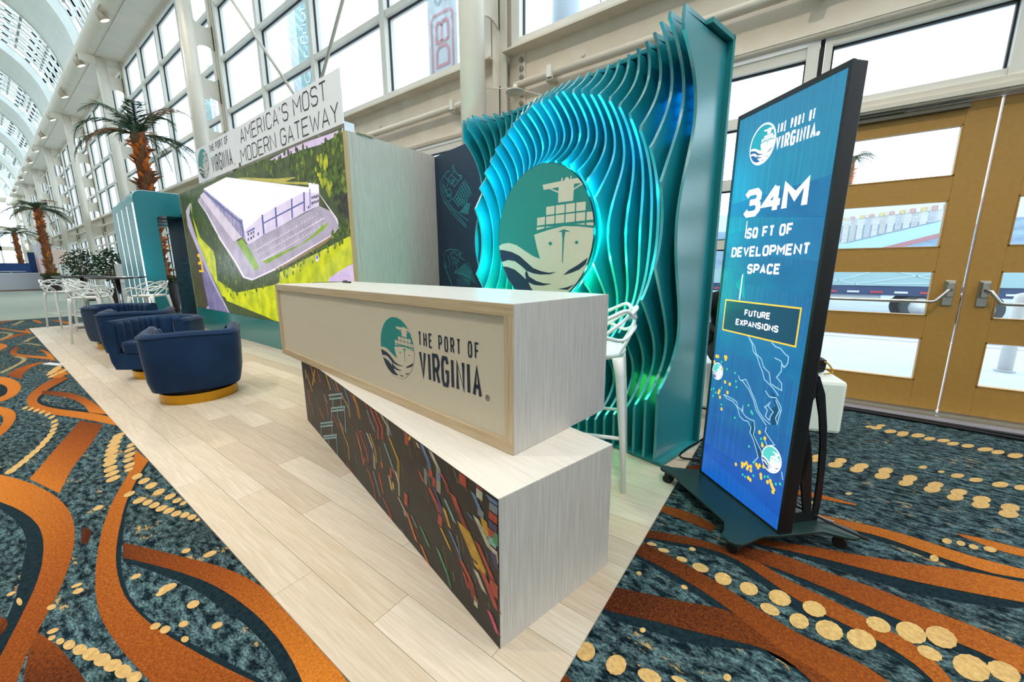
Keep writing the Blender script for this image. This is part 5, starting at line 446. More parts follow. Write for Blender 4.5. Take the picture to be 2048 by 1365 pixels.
def door(idx, x0, x1, hinge_left):
    D = root('door_%d' % idx, (x0, 4.52, .035)); wd = x1 - x0; st = .165; H = 2.36
    zs = [(.236, .591), (.773, 1.129), (1.315, 1.667), (1.844, 2.207)]
    for a in (0, wd - st): MB().box(a, a + st, 0, .05, 0, H).build('stile', TAN, D, bevel=.003)
    e = [0] + [v for p in zs for v in p] + [H]
    for i in range(0, 10, 2): MB().box(st, wd - st, .001, .049, e[i], e[i + 1]).build('rail', TAN, D)
    for z0, z1 in zs:
        q = MB(); q.box(st, wd - st, .022, .028, z0, z1, GLASS)
        for a in ((st, st + .008, z0, z1), (wd - st - .008, wd - st, z0, z1), (st, wd - st, z0, z0 + .008), (st, wd - st, z1 - .008, z1)): q.box(a[0], a[1], -.003, .053, a[2], a[3], TAN)
        q.build('pane', None, D)
    s = 1 if hinge_left else -1; lx = wd - .07 if hinge_left else .095; hx = .07 if hinge_left else wd - .07
    hb = MB().box(lx - .03, lx + .03, -.012, 0, .86, 1.06).box(lx - .022, lx + .022, -.05, -.01, .93, 1.05).build('latch_plate', STEEL, D, bevel=.006)
    MB().tube([(lx, -.05, .99), (lx - s * .02, -.075, .985), (lx - s * .075, -.08, .90), (lx - s * .1, -.08, .893), (hx + s * .1, -.08, .893), (hx + s * .07, -.075, .9), (hx, -.04, .98)], .013, 10).build('push_bar', STEEL, D, smooth=True)
    MB().box(hx - .03, hx + .03, -.012, 0, .86, 1.06).build('hinge_plate', STEEL, D)
    if hinge_left: MB().box(.2, .85, -.045, 0, 2.31, 2.345).box(.2, .5, -.06, -.02, 2.345, 2.365).build('door_closer', mat('closer_grey', '6f6a5e', .4, metal=.4), D, bevel=.004)
    return D
door(1, -.0, 1.005, True); door(2, 1.02, 2.03, False)
# ---- columns with perforated web plates
def column(xc):
    c = root('column', (xc, 3.9, 0)); c['label'] = 'round steel column'; del c['label']
    MB().lathe([(.15, 0), (.15, 8.8)], 24).build('shaft', BEIGE, c, smooth=True)
    MB().box(-.012, .012, .5, .56, 0, 8.8).box(-.11, .11, .52, .55, 0, 8.8).box(-.11, .11, .68, .70, 0, 8.8).box(-.01, .01, .55, .69, 0, 8.8).build('flange', BEIGE, c)
    z = -.1
    while z < 8.7:   # web between the holes
        z0, z1 = z + .62, z + 1.2; n = 8; pts = []
        for i in range(n + 1):
            t = i / n; pts.append((.14 + t * .4, z0 + .11 * math.sin(PI * t) ** .6))
        for i in range(n + 1):
            t = 1 - i / n; pts.append((.14 + t * .4, z1 + .06 - .11 * math.sin(PI * t) ** .6))
        pts = [(a, min(max(b_, 0), 8.8)) for a, b_ in pts]
        n2 = len(pts); vs = [(-.012, p[0], p[1]) for p in pts] + [(.012, p[0], p[1]) for p in pts]
        MB().add(vs, [tuple(range(n2)), tuple(n2 + i for i in reversed(range(n2)))] + [(i, n2 + i, n2 + (i + 1) % n2, (i + 1) % n2) for i in range(n2)]).build('web_plate', BEIGE, c)
        z += 1.2
    MB().box(-.012, .012, .14, .4, 0, 8.8).build('stiffener', BEIGE, c).scale = (1, .12, 1)
    return c
for x in XC: column(x)
# bolts, emitter at the near column
cp = root('trim_30', (-3.2, 4.5, 3.1))
MB().box(0, .1, 0, .02, 0, .78).build('splice_plate', BEIGE, cp)
for i in range(7):
    q = MB().lathe([(.03, 0), (.03, .02), (0, .03)], 8); q.build('bolt', mat('worn_bolt', '8e8676', .5), cp, (.05, 0, .08 + i * .1), (PI / 2, 0, 0))
e = thing('ceiling_emitter', 'pale round disc detector on a short pipe beside the near steel column', 'detector', (-2.95, 4.08, 3.22))
MB().lathe([(0, 0), (.11, .0), (.115, .012), (.03, .03)], 24).build('disc', mat('pale_disc', 'c3c3b2', .4), e, smooth=True)
MB().lathe([(.03, .03), (.03, .07), (.015, .09), (0, .09)], 14).build('cap', BEIGE, e, smooth=True); MB().tube([(0, 0, .05), (-.35, .0, .13), (-.5, -.1, .16)], .006, 6).tube([(.02, 0, .04), (.2, .3, .02)], .006, 6).build('wire', BEIGE, e)
# brace rods
BR = root('trim_31')
for a, b in (((-12.3, 4.2, 8.7), (-7.85, 4.25, 3.95)), ((-3.6, 4.2, 8.7), (-7.95, 4.25, 3.95))): MB().tube([a, b], .03, 8).build('brace_rod', BEIGE, BR, smooth=True)
# ---- soffit, tube beam, wall on the south side
struct(MB().box(-78, 14, 3.75, 4.66, 8.8, 8.95).build('ceiling', BEIGE))
for k, xc in enumerate(XC):
    MB().box(xc - .05, xc + .05, 3.35, 4.6, 8.55, 8.8).build('bracket', BEIGE, bpy.data.objects['ceiling'])
tb = root('trim_32'); MB().tube([(-78, 3.68, 9.12), (14, 3.68, 9.12)], .3, 18).build('tube_beam', BEIGE, tb, smooth=True); MB().box(-78, 14, 3.9, 4.66, 8.95, 9.6).build('fascia', BEIGE, tb)
struct(MB().tube([(-78, -2.68, 9.12), (14, -2.68, 9.12)], .3, 14).box(-78, 14, -5, -2.7, 8.9, 9.6).build('trim_33', BEIGE, smooth=False))
struct(MB().box(-78, 14, -5.1, -5, 0, 9.6).build('wall_south', mat('south_wall_paint', 'ddd8cc', .6)))
struct(MB().box(14, 14.1, -5, 4.66, 0, 9.6).build('wall_east', mat('south_wall_paint', 'ddd8cc', .6)))
# ---- vault
YV, ZV, RV = .5, 9.45, 3.3
def arcp(t, r): return (YV + r * math.cos(t), ZV + r * math.sin(t))
def arc_sheet(mb, x0, x1, r0, r1, t0=0.0, t1=PI, n=28, m=None):
    for i in range(n):
        a, b = t0 + (t1 - t0) * i / n, t0 + (t1 - t0) * (i + 1) / n
        p, q, s_, u = arcp(a, r0), arcp(b, r0), arcp(b, r1), arcp(a, r1)
        vs = [(x, *w_) for x in (x0, x1) for w_ in (p, q, s_, u)]
        mb.add(vs, [(0, 1, 2, 3), (7, 6, 5, 4), (0, 4, 5, 1), (2, 6, 7, 3), (1, 5, 6, 2), (0, 3, 7, 4)], m)
VA = root('ceiling_vault')
PURL = mat('purlin_grey', '8d8f88', .5)
for k in range(-1, 8):
    xm = -3.45 - 9.07 * k - 4.535
    q = MB(); arc_sheet(q, xm - 1.75, xm + 1.75, RV, RV + .12); arc_sheet(q, xm - 1.8, xm - 1.72, RV - .06, RV + .3); arc_sheet(q, xm + 1.72, xm + 1.8, RV - .06, RV + .3); q.build('solid_panel', WHITEP, VA)
    xs = [xm - 1.75 - (9.07 - 3.5) * i / 6 for i in range(7)]
    for i in range(1, 6):
        q = MB(); arc_sheet(q, xs[i] - .05, xs[i] + .05, RV, RV + .03); arc_sheet(q, xs[i] - .05, xs[i] + .05, RV + .36, RV + .4)
        for j in range(12):
            t = PI * (j + .5) / 12; arc_sheet(q, xs[i] - .012, xs[i] + .012, RV + .02, RV + .37, t - .03, t + .03, 1); arc_sheet(q, xs[i] - .012, xs[i] + .012, RV + .28, RV + .37, t - .06, t + .06, 1); arc_sheet(q, xs[i] - .012, xs[i] + .012, RV + .02, RV + .10, t - .06, t + .06, 1)
        q.build('perforated_rib', WHITEP, VA)
    ns = 11
    q = MB()
    for j in range(ns + 1):
        t = PI * j / ns; y, z = arcp(t, RV + .42); q.box(xs[6], xs[0], y - .04, y + .04, z - .04, z + .04, PURL)
    q.build('purlin', PURL, VA)
    if k in (1, 2):
        for i in range(6):
            if i == 0:
                pm = []
                for j in range(ns):
                    g = MB(); arc_sheet(g, 0, (9.07 - 3.5) / 6 - .02, RV + .46, RV + .468, PI * j / ns, PI * (j + 1) / ns, 2); pm.append(g.build('pane', GLASS, VA, (xs[i + 1] + .01, 0, 0)))
            else:
                for j in range(ns): inst(pm[j], 'pane', VA, (xs[i + 1] + .01, 0, 0))
    else:
        g = MB(); arc_sheet(g, xs[6], xs[0], RV + .46, RV + .468, n=22); tag(g.build('glazing', GLASS, VA), kind='stuff')
    q = MB()
    for i in range(13): 
        x = xs[0] + (xs[6] - xs[0]) * i / 12; arc_sheet(q, x - .012, x + .012, RV + .44, RV + .49, n=22)
    tag(q.build('glazing_bar', PURL, VA), kind='stuff')
# ---- end wall
EW = root('wall_end'); q = MB()
xe = -77.5
q.box(xe - .2, xe, -5, 4.6, 5.7, 6.2, BEIGE); q.box(xe - .2, xe, -5, 4.6, 9.0, 9.6, BEIGE); q.box(xe - .2, xe, -5, 4.6, 3.4, 3.9, BEIGE)
for y in (-5, -3.2, -1.4, .4, 2.2, 4.0, 4.5): q.box(xe - .15, xe, y - .08, y + .08, 0, 9.6, CREAMP)
q.build('end_frame', None, EW)
MB().box(xe - .1, xe - .08, -5, 4.6, 0, 9.3).build('pane', GLASS, EW)
g = MB(); arc_sheet(g, xe - .1, xe, RV - .25, RV + .2); g.build('end_arch', WHITEP, EW)
vs = [(xe - .05, *arcp(PI * i / 20, RV - .2)) for i in range(21)]; MB().add(vs, [tuple(range(21))]).build('pane', GLASS, EW)
# ---- floodlights on the beam
LENS = mat('lamp_lens_warm', 'ffdda6', .4, emit=14.0); HOUS = mat('lamp_housing', 'b5a48e', .4, metal=.3)
flood0 = None
for k in range(16):
    x = .1 - 4.5 * k
    lab = ['floodlight on the tube beam above the portrait display', 'floodlight on the tube beam above the wavy slat wall', 'floodlight on the tube beam above the oak side wall', 'floodlight on the tube beam above the logo sign board'][k] if k < 4 else 'glowing floodlight on the tube beam, %s from the near end of the row' % ['first', 'second', 'third', 'fourth', 'fifth', 'sixth', 'seventh', 'eighth', 'ninth', 'tenth', 'eleventh', 'twelfth'][k - 4]
    if flood0 is None:
        f = thing('floodlight', lab, 'floodlight', (x, 3.5, 8.62), 0, 'floodlights along the tube beam'); f.rotation_euler = (.5, 0, .0); flood0 = f
        MB().lathe([(.0, 0), (.13, 0), (.14, .03), (.12, .2), (.06, .28), (0, .28)], 16).build('housing', HOUS, f, smooth=True)
        MB().lathe([(0, -.006), (.115, -.006), (.115, .0)], 16).build('lens', LENS, f)
        MB().bar((-.16, 0, .12), (-.16, .1, .34), .03, .015).bar((.16, 0, .12), (.16, .1, .34), .03, .015).bar((-.16, .1, .34), (.16, .1, .34), .03, .02).build('yoke', HOUS, f)
    else:
        f = dup(flood0); f.location = (x, 3.5, 8.62); f['label'] = lab
# ---- outdoors
PAVE = mat('pale_concrete', 'c2c6cb', .9, var=.05, vs=.6); ROAD = mat('street_asphalt', '8f979f', .9, var=.06, vs=1)
struct(MB().box(-80, 40, 4.66, 9.0, -.12, -.02).build('ground_pavement', PAVE))
struct(MB().add([(-80, 9, -.02), (40, 9, -.02), (40, 14, -.65), (-80, 14, -.65), (40, 90, -.7), (-80, 90, -.7)], [(0, 1, 2, 3), (3, 2, 4, 5)]).build('ground_street', ROAD))
struct(MB().add([(-80, 9.7, -.098), (40, 9.7, -.098), (40, 10.5, -.198), (-80, 10.5, -.198)], [(0, 1, 2, 3)]).box(-80, 40, 8.85, 9.02, -.03, .0).build('ground_marking', mat('kerb_white', 'e6e8ea', .8)))
def bollard(x, y, lab):
    b = thing('bollard', lab, 'bollard', (x, y, -.02)); MB().lathe([(.06, 0), (.06, .85), (.05, .9), (0, .92)], 16).build('post', mat('bollard_white', 'dcdcdc', .5), b, smooth=True)
    MB().lathe([(.085, 0), (.085, .02), (.06, .025)], 16).build('foot_ring', PAVE, b)
bollard(2.02, 6.98, 'white post outside, seen through the lowest pane of the right door'); 
# truck trailer
T = thing('truck_trailer', 'semi trailer outside with a container ship mural on its side', 'trailer', (-12.0, 18, -.65))
TS = mat('trailer_side_pale', 'c3d6da', .5)
MB().box(0, 18.6, 0, 2.5, 1.18, 3.86).build('trailer_box', TS, T); NCH = mat('navy_chassis', '3a4c70', .5)
MB().box(0, 18.6, .02, 2.48, .86, 1.18).build('chassis_rail', NCH, T)
q = MB()
for i in range(31): q.box(.1 + i * .6, .42 + i * .6, -.01, .02, .94, 1.0, mat('tape_red', 'cc4a50', .5) if i % 2 else mat('tape_white', 'e8e8e8', .5))
tag(q.build('reflective_tape', None, T), kind='stuff')
MB().box(10.2, 14.2, .1, .16, .69, .85).build('side_skirt', mat('skirt_pale', 'd0d6dc', .5), T)
q = MB(); X0 = 12.0
q.poly([(0, 3.2), (18.6, 3.2), (18.6, 3.86), (0, 3.86)], -.006, mat('mural_sky', 'e4ecf2', .5)); q.poly([(0, 1.18), (18.6, 1.18), (18.6, 3.2), (0, 3.2)], -.006, mat('mural_sea', '8ca2bc', .5, vs=2, col2='a9c4d2', stretch=(1, 1, 3)))
q.poly([(0, 1.18), (18.6, 1.18), (18.6, 1.75), (0, 1.75)], -.008, mat('mural_low', 'a8c6c9', .5))
q.poly([(12.4, 2.2), (12.9, 2.62), (13.1, 2.6), (16.6, 3.55), (16.6, 3.25), (13.95, 2.42), (13.4, 2.25)], -.010, mat('mural_hull', 'bcdfe2', .5)); q.poly([(13.4, 2.25), (13.95, 2.42), (16.6, 3.25), (16.6, 3.14), (14.1, 2.30)], -.012, mat('mural_red', 'c08a90', .5))
for i in range(20):
    x = 12.75 + i * .185; zb = 2.62 + (x - 13) * .27; hgt = .78 - .022 * i
    q.poly([(x, zb), (x + .15, zb + .04), (x + .15, zb + hgt), (x, zb + hgt - .02)], -.014 - .0004 * i, mat('mural_box_%d' % (i % 4), ['d3d6da', 'c5c3be', 'dedad2', 'c8cbd2'][i % 4], .6, vs=5, col2='a9aaad' if i % 2 == 0 else 'e4e0da', stretch=(.5, 1, 10)))
for i in range(34): q.poly([(12.5 + i * .12, 3.36 + i * .008), (12.6 + i * .12, 3.36 + i * .008), (12.6 + i * .12, 3.43 + i * .012), (12.5 + i * .12, 3.43 + i * .012)], -.03, mat('mural_top_%d' % (i % 4), ['e0cfbf', 'd8a8a0', 'e6e2d4', 'e2c88a'][i % 4], .6))
for a_, b2 in (((12.6, 1.2), (14, 1.7)), ((13.4, 1.22), (15.4, 1.6)), ((14.2, 1.74), (16, 1.2)), ((12, 1.6), (13.6, 1.2)), ((14, 1.25), (16.4, 1.32)), ((14.6, 2.3), (16.8, 1.8)), ((14.4, 1.8), (16.4, 2.5)), ((15.2, 1.8), (17.3, 2.3))): q.stroke([a_, b2], .02, -.03, mat('mural_line', 'dceef0', .5))
q.build('mural', None, T)
TY = mat('tyre_black', '4a4b4e', .8); HUB = mat('hub_white', 'e2e2e2', .4)
def wheel(par, x, y):
    wv = MB().lathe([(.3, -.13), (.46, -.13), (.5, -.09), (.5, .09), (.46, .13), (.3, .13), (.3, -.13)], 28).build('tyre', TY, par, (x, y, .5), (PI / 2, 0, 0), smooth=False)
    MB().lathe([(0, .08), (.1, .08), (.12, .02), (.26, .02), (.31, .12)], 24).build('hub', HUB, wv, smooth=True)
    q = MB()
    for i in range(10): a = i * PI / 5; q.lathe([(.02, .02), (.02, .07), (0, .07)], 6, None, (.19 * math.cos(a), .19 * math.sin(a), 0))
    tag(q.build('wheel_nut', mat('nut_grey', '777777', .4), wv), kind='stuff'); MB().lathe([(.05, .08), (.05, .1), (0, .1)], 10).build('hub_cap', mat('hub_red', 'b84a48', .5), wv)
for x in (15.19, 16.5): wheel(T, x, .2); wheel(T, x - .18, .6)
TR = thing('tractor_unit', 'cab end of a lorry parked outside beyond the right door', 'lorry', (8.4, 18, -.65))
MB().box(0, 3.4, .1, 2.4, .9, 1.1).box(1.2, 3.4, .0, 2.5, 1.1, 3.8).build('cab', mat('cab_white', 'd9dde2', .4), TR, bevel=.08); MB().tube([(.2, .1, .75), (1.1, .1, .75)], .3, 16).build('fuel_tank', HUB, TR, smooth=True)
wheel(TR, -.2, .2); wheel(TR, 2.6, .2)
# banners on outdoor posts
def banner(x0, x1, y, z0, z1, lab, m):
    b = thing('banner', lab, 'banner', (x0, y, z0)); MB().box(0, x1 - x0, 0, .01, 0, z1 - z0).build('cloth', m, b)
    MB().tube([(x1 - x0 + .12, .1, -z0), (x1 - x0 + .12, .1, z1 - z0 + .3)], .07, 12).build('pole', mat('outdoor_post_grey', 'b9c0ca', .4), b, smooth=True)
    MB().bar((0, 0, z1 - z0), (x1 - x0 + .12, .05, z1 - z0), .03, .03).build('arm', BEIGE, b); return b
def fnt(s, size, par, loc, rot, m, shear=0.0):
    cu = bpy.data.curves.new('lettering', 'FONT'); cu.body = s; cu.size = size; cu.shear = shear; cu.extrude = .002
    o = bpy.data.objects.new('lettering', cu); COL.objects.link(o); dg = bpy.context.evaluated_depsgraph_get(); me = bpy.data.meshes.new_from_object(o.evaluated_get(dg))
    bpy.data.objects.remove(o); o = bpy.data.objects.new('lettering', me); COL.objects.link(o); me.materials.clear(); me.materials.append(m); o.parent = par; o.location = loc; o.rotation_euler = rot; return o
b1 = banner(-7.52, -6.62, 7.0, 5.3, 10.2, 'white banner outside the window with red boxed letters', mat('banner_white', 'dfe4ec', .7))
rd = mat('banner_red', 'e2a0a8', .6); q = MB()
ell = [(.12, .33), (.2, .25), (.70, .25), (.78, .33), (.78, 1.37), (.70, 1.45), (.2, 1.45), (.12, 1.37)]
q.stroke(ell, .05, -.012, rd, closed=True); q.build('letter_frame', rd, b1)
q = MB(); text(q, 'DB', .38, 1.32, .23, .67, .06, -.012, rd, gap=.35); lo = q.build('lettering', rd, b1); lo.rotation_euler = (0, -PI / 2, 0); lo.location = (.905, 0, 0)
q = MB(); text(q, 'S', 1.62, 2.05, .23, .67, .06, -.012, mat('banner_grey', 'a2aebb', .6)); lo = q.build('lettering', mat('banner_grey', 'a2aebb', .6), b1); lo.rotation_euler = (0, -PI / 2, 0); lo.location = (.905, 0, 0)
TB_ = mat('banner_teal', 'a9cdd0', .7); WL = mat('banner_lettering', 'eef4f6', .6)
for x, lab in ((-13.75, 'pale teal banner outside behind the crossing rods with white slanted words'), (-22.6, 'pale teal banner outside beside the palm crown with white slanted words')):
    b2 = banner(x, x + 1.0, 7.2, 3.9, 9.5, lab, TB_)
    fnt('Your Trade', .55, b2, (.62, -.012, .15), (PI / 2, -PI / 2, 0), WL, .25); fnt('Our Priority', .55, b2, (.62, -.012, 3.0), (PI / 2, -PI / 2, 0), WL, .25)
oc = thing('outdoor_column', 'big round pale column outside above the wavy slat wall', 'column', (-4.6, 8.2, 0)); MB().lathe([(.3, -.1), (.3, 12)], 20).build('shaft', mat('outdoor_post_grey', 'b9c0ca', .4), oc, smooth=True)
MB().tube([(.9, 0, 4), (.5, 0, 12)], .02, 6).tube([(1.5, 0, 4), (1.0, 0, 12)], .02, 6).build('cable', mat('outdoor_post_grey', 'b9c0ca', .4), oc)
oc2 = thing('outdoor_column', 'round pale column outside behind the crossing brace rods', 'column', (-15.6, 8.2, 0)); MB().lathe([(.3, -.1), (.3, 12)], 20).build('shaft', mat('outdoor_post_grey', 'b9c0ca', .4), oc2, smooth=True)
# ================================================================== THE BOOTH
AC = math.radians(13.67); AA = math.radians(6.99)
dC = Vector((-math.cos(AC), math.sin(AC), 0)); nC = Vector((math.sin(AC), math.cos(AC), 0))
# ---- plank platform
pf = thing('exhibition_platform', 'pale plank floor laid under the whole booth on the carpet', 'platform', (0, 0, 0))
MB().box(-12.80, -.45, .473, 3.52, .0005, .0025).build('underlay', mat('underlay_tan', 'a8977c', .7), pf)
pw = (3.52 - .473) / 20; row_off = [0, .45, .9, .2, .7]; pk = {}
PLK = [wood('plank_%d' % i, a, b_, 'x') for i, (a, b_) in enumerate([('bba88f', 'ccbca6'), ('c0ae97', 'd0c1ad'), ('b3a089', 'c5b49f'), ('c4b49e', 'd5c7b4')])]
for r in range(20):
    x = -12.80; j = 0; y0 = .473 + r * pw; first = .35 + row_off[r % 5] * .9
    while x < -.451:
        L = first if j == 0 else 1.22; x1 = min(x + L, -.45); Lr = round(x1 - x, 3); mi = random.randrange(4); key = (Lr, mi)
        if Lr > .02:
            if key not in pk: pk[key] = MB().box(.0008, Lr - .0008, .0008, pw - .0008, 0, .0042).build('plank', PLK[mi], pf, (x, y0, .002))
            else: inst(pk[key], 'plank', pf, (x, y0, .002))
        x = x1; j += 1
ZP = .0064
# ---- reception counter, upper box
up = thing('counter_upper_box', 'long white oak reception box with a recessed cream front and ship logo', 'counter', (-.776, 1.060, 0), -AA)
U0, U1, HD = -2.546, 0.0, .629; z0, z1 = .5408, 1.09
q = MB(); q.box(U0, U1, .015, HD, z0 + .0, z1 - .001)
q.build('carcass', WOODV, up)
MB().box(U0, U1, 0, HD, z1 - .001, z1 + .001).build('top_panel', WOODG, up)
MB().box(U1 - .001, U1 + .001, .0, HD, z0, z1 - .001).build('end_panel', WOODV, up); MB().box(U0 - .001, U0 + .001, .0, HD, z0, z1 - .001).build('end_panel', WOODV, up)
b_ = .043
MB().box(U0, U1, -.004, .016, z1 - b_, z1 - .001).build('frame_rail', WOODF, up); MB().box(U0, U1, -.004, .016, z0, z0 + b_).build('frame_rail', WOODF, up)
WOODFV = wood('whitewashed_oak_stile', 'b49c7c', 'cdb898', 'z')
MB().box(U0, U0 + b_, -.004, .016, z0 + b_, z1 - b_).build('frame_stile', WOODFV, up); MB().box(U1 - b_, U1, -.004, .016, z0 + b_, z1 - b_).build('frame_stile', WOODFV, up)
MB().box(U0 + b_, U1 - b_, .010, .016, z0 + b_, z1 - b_).build('cream_panel', PCREAM, up)
q = MB(); logo(q, -.795, .827, .155, .152, .009, LTEAL, PCREAM, NAVY)
INK = mat('navy_ink', '12263a', .5)
text(q, 'THE PORT OF', -.6, -.188, .866, .932, .0085, .0085, INK, gap=.9)
text(q, 'VIRGINIA', -.600, -.178, .711, .846, .0175, .0085, INK, gap=.3)
q.stroke(ellipse(-.146, .723, .011, .011, 20), .0022, .0085, INK, closed=True); text(q, 'R', -.151, -.141, .716, .730, .0022, .0085, INK)
q.build('logo_print', None, up)
# ---- lower box
lo = thing('counter_lower_box', 'skewed grey oak plinth box with a dark freight container picture on its front', 'counter', (-.655, .814, ZP), -AC)
LW_, LD, LH = 2.512, .56, .533
MB().box(-LW_, 0, .006, LD, 0, LH - .002).build('carcass', WOODV, lo)
MB().box(-LW_, 0, 0, LD, LH - .002, LH).build('top_panel', WOODT, lo)
MB().box(-.001, .001, .001, LD, 0, LH - .002).build('end_panel', WOODV, lo)
q = MB(); q.box(-LW_, 0, 0, .006, 0, LH - .001, mat('print_black', '17140f', .5, vs=7, col2='241d17', stretch=(1, 1, 2)))
BC = {'r': 'a8402c', 'o': 'c46a2a', 'y': 'bd8f2a', 'b': '5d7596', 'w': 'b8ae96', 'g': '4a8a62', 't': '7fa89c', 's': '6f7a80', 'p': 'c4496a', 'n': '3b3c5c'}
BM = {k: mat('print_' + k, v, .5, vs=30, var=.22) for k, v in BC.items()}; BD = {k: mat('print_dark_' + k, tuple(.55 * x for x in hexc(v)[:3]) + (1,), .5, vs=30, var=.2) for k, v in BC.items()}
def clipq(x, z): return (min(-.001, max(-LW_ + .001, x)), min(LH - .003, max(.001, z)))
def clipx(p): return (min(-.002, max(-LW_ + .002, -p[0])), min(LH - .004, max(.002, p[1])))
yy = -.0006
for c, wpx, pts in BARS:
    u = pts[0][0]; sc = (.0021 + .0013 * max(0, u)) ; wd = wpx * sc; yy -= .00001
    P = [clipx(p) for p in pts]
    for i in range(len(P) - 1):
        mm = BD[c] if (i == len(P) - 2 and len(P) > 2) else BM[c]
        (lambda a, b: q.poly([clipq(a[0] - wd / 2, a[1]), clipq(a[0] + wd / 2, a[1]), clipq(b[0] + wd / 2, b[1]), clipq(b[0] - wd / 2, b[1])], yy - i * .00001, mm))(P[i], P[i + 1])
    rr = random.random()
    if wd > .012 and P[0][0] < -.05: q.stroke([(p[0] + wd * .42, p[1]) for p in P], wd * .10, yy - .00005, BD[c])
    for i in range(len(P) - 1):
        L = math.hypot(P[i + 1][0] - P[i][0], P[i + 1][1] - P[i][1]); k = int(L / .05)
        for j in range(1, k + 1):
            t = j / (k + 1); x = P[i][0] + (P[i + 1][0] - P[i][0]) * t; z = P[i][1] + (P[i + 1][1] - P[i][1]) * t; q.poly([clipq(x - wd / 2, z), clipq(x + wd / 2, z), clipq(x + wd / 2, z + .0015), clipq(x - wd / 2, z + .0015)], yy - .00006, BD[c])
random.seed(21)
for i in range(150):      # small faint stacks in the dark parts of the print
    x = -random.uniform(.05, 2.48); z = random.uniform(.02, .50); L = random.uniform(.03, .11); t = random.choice('rroybnsw')
    q.stroke([(x, min(z + L, LH - .004)), (x + L * .30, z)], random.uniform(.002, .005), -.0005, BD[t])
for a, b2_ in CRANE: q.stroke([clipx(a), clipx(b2_)], .011, yy - .0003, mat('print_crane', '86a9ac', .5))
q.build('container_print', None, lo)
# ---- clicker on the counter top
ck = thing('presentation_remote', 'slim black remote lying on the far end of the counter top', 'remote', (-3.02, 1.80, 1.0912), math.radians(-12))
MB().box(-.075, .075, -.012, .012, 0, .013).build('body', BLACK, ck, bevel=.004); MB().box(-.06, 0, -.007, .007, .013, .019).build('clip', BLACK, ck)

# ---- wavy slat wall
O = dC * 1.10 + nC * 2.10
sw = thing('slat_feature_wall', 'teal wall of upright wavy slats forming rings around the round ship logo', 'wall', (O.x, O.y, ZP), -AC)
XD, ZD, RD = -(DISC[0] - 1.10), DISC[1] - ZP, DISC[2]
def depth(x, z):
    r = math.hypot(x - XD, z - ZD)
    if r > 1.36: return -.025 + .012 * min(1, (r - 1.36) * 4)
    k = abs(math.sin(PI * (r - .50) / .43)) if r > .285 else 1.0
    return -.018 + .19 * k ** .85
MB().box(-2.13, 0, 0, .498, 0, .026).build('base_board', DTEAL, sw, bevel=.002)
MB().box(-2.13, 0, .47, .498, .026, 2.5).build('back_board', DTEAL, sw); MB().box(-2.13, 0, .21, .498, 2.47, 2.497).build('top_board', DTEAL, sw, bevel=.002)
for i in range(28):
    x = -.042 - i * .0745; t = .018; n = 90; pr = []
    for j in range(n + 1):
        z = .026 + (2.485 - .026) * j / n; pr.append((depth(x, z), z))
    pr2 = pr + [(.21, 2.485), (.211, 2.468), (.47, 2.468), (.47, .026)]
    N = len(pr2); vs = [(x - t / 2, a, b) for a, b in pr2] + [(x + t / 2, a, b) for a, b in pr2]
    fs = [(k, N + k, N + (k + 1) % N, (k + 1) % N) for k in range(N)]
    # side faces as quads to the back line
    vs += [(x - t / 2, .47, b) for a, b in pr] + [(x + t / 2, .47, b) for a, b in pr]; m0 = 2 * N; m1 = m0 + n + 1
    for j in range(n):
        if pr[j + 1][1] < 2.468: fs += [(j, j + 1, m0 + j + 1, m0 + j), (N + j + 1, N + j, m1 + j, m1 + j + 1)]
    fs += [(n - 0, n + 1, m0 + n)] if False else []
    # top piece in front of the top board
    kt = max(j for j in range(n + 1) if pr[j][1] < 2.468)
    fs += [tuple(list(range(kt, n + 1)) + [n + 1, n + 2]), tuple(reversed([N + v for v in list(range(kt, n + 1)) + [n + 1, n + 2]]))]
    MB().add(vs, fs).build('slat', TEALF, sw)
ds = MB(); ds.poly(ellipse(XD, ZD, RD, RD, 72), -.056, BLACK, .012); ds.build('logo_disc', BLACK, sw)
q = MB(); logo(q, XD, ZD, RD * .994, RD * .994, -.0568, LTEAL, CREAM, NAVY); q.build('logo_print', None, sw)
for a in range(4): MB().tube([(XD + .3 * math.cos(a * PI / 2 + .8), -.044, ZD + .3 * math.sin(a * PI / 2 + .8)), (XD + .3 * math.cos(a * PI / 2 + .8), .3, ZD + .3 * math.sin(a * PI / 2 + .8))], .008, 8).build('standoff', STEEL, sw)
def swp(x, y, z): return O + Vector((x * math.cos(AC) + y * math.sin(AC), -x * math.sin(AC) + y * math.cos(AC), z + ZP))
CY = (0.0, .62, 1.0); BL = (0.0, .30, 1.0); GN = (.05, 1.0, .45)
LEDC = mat('halo_led_cyan', '8ffff4', .4, emit=6.0)
ringp = [(XD + RD * .9 * math.cos(a * PI / 20), -.038, ZD + RD * .9 * math.sin(a * PI / 20)) for a in range(41)]
MB().tube(ringp, .006, 6, cap=False).build('halo_led_strip', LEDC, sw)
for a in range(12):
    t = 2 * PI * a / 12; c = GN if math.sin(t) < -.45 else ((.0, .95, .85) if math.sin(t) < .2 else CY)
    light('halo_light', 'POINT', swp(XD + (RD + .015) * math.cos(t), -.035, ZD + (RD + .015) * math.sin(t)), 4.2, c, size=.02)
for a in range(14):
    t = 2 * PI * (a + .5) / 14; c = GN if math.sin(t) < -.5 else ((.0, .95, .85) if math.sin(t) < .2 else CY)
    light('halo_light', 'POINT', swp(XD + .80 * math.cos(t), .02, ZD + .80 * math.sin(t)), .9 if math.cos(t) > .2 else 1.8, c, size=.02)
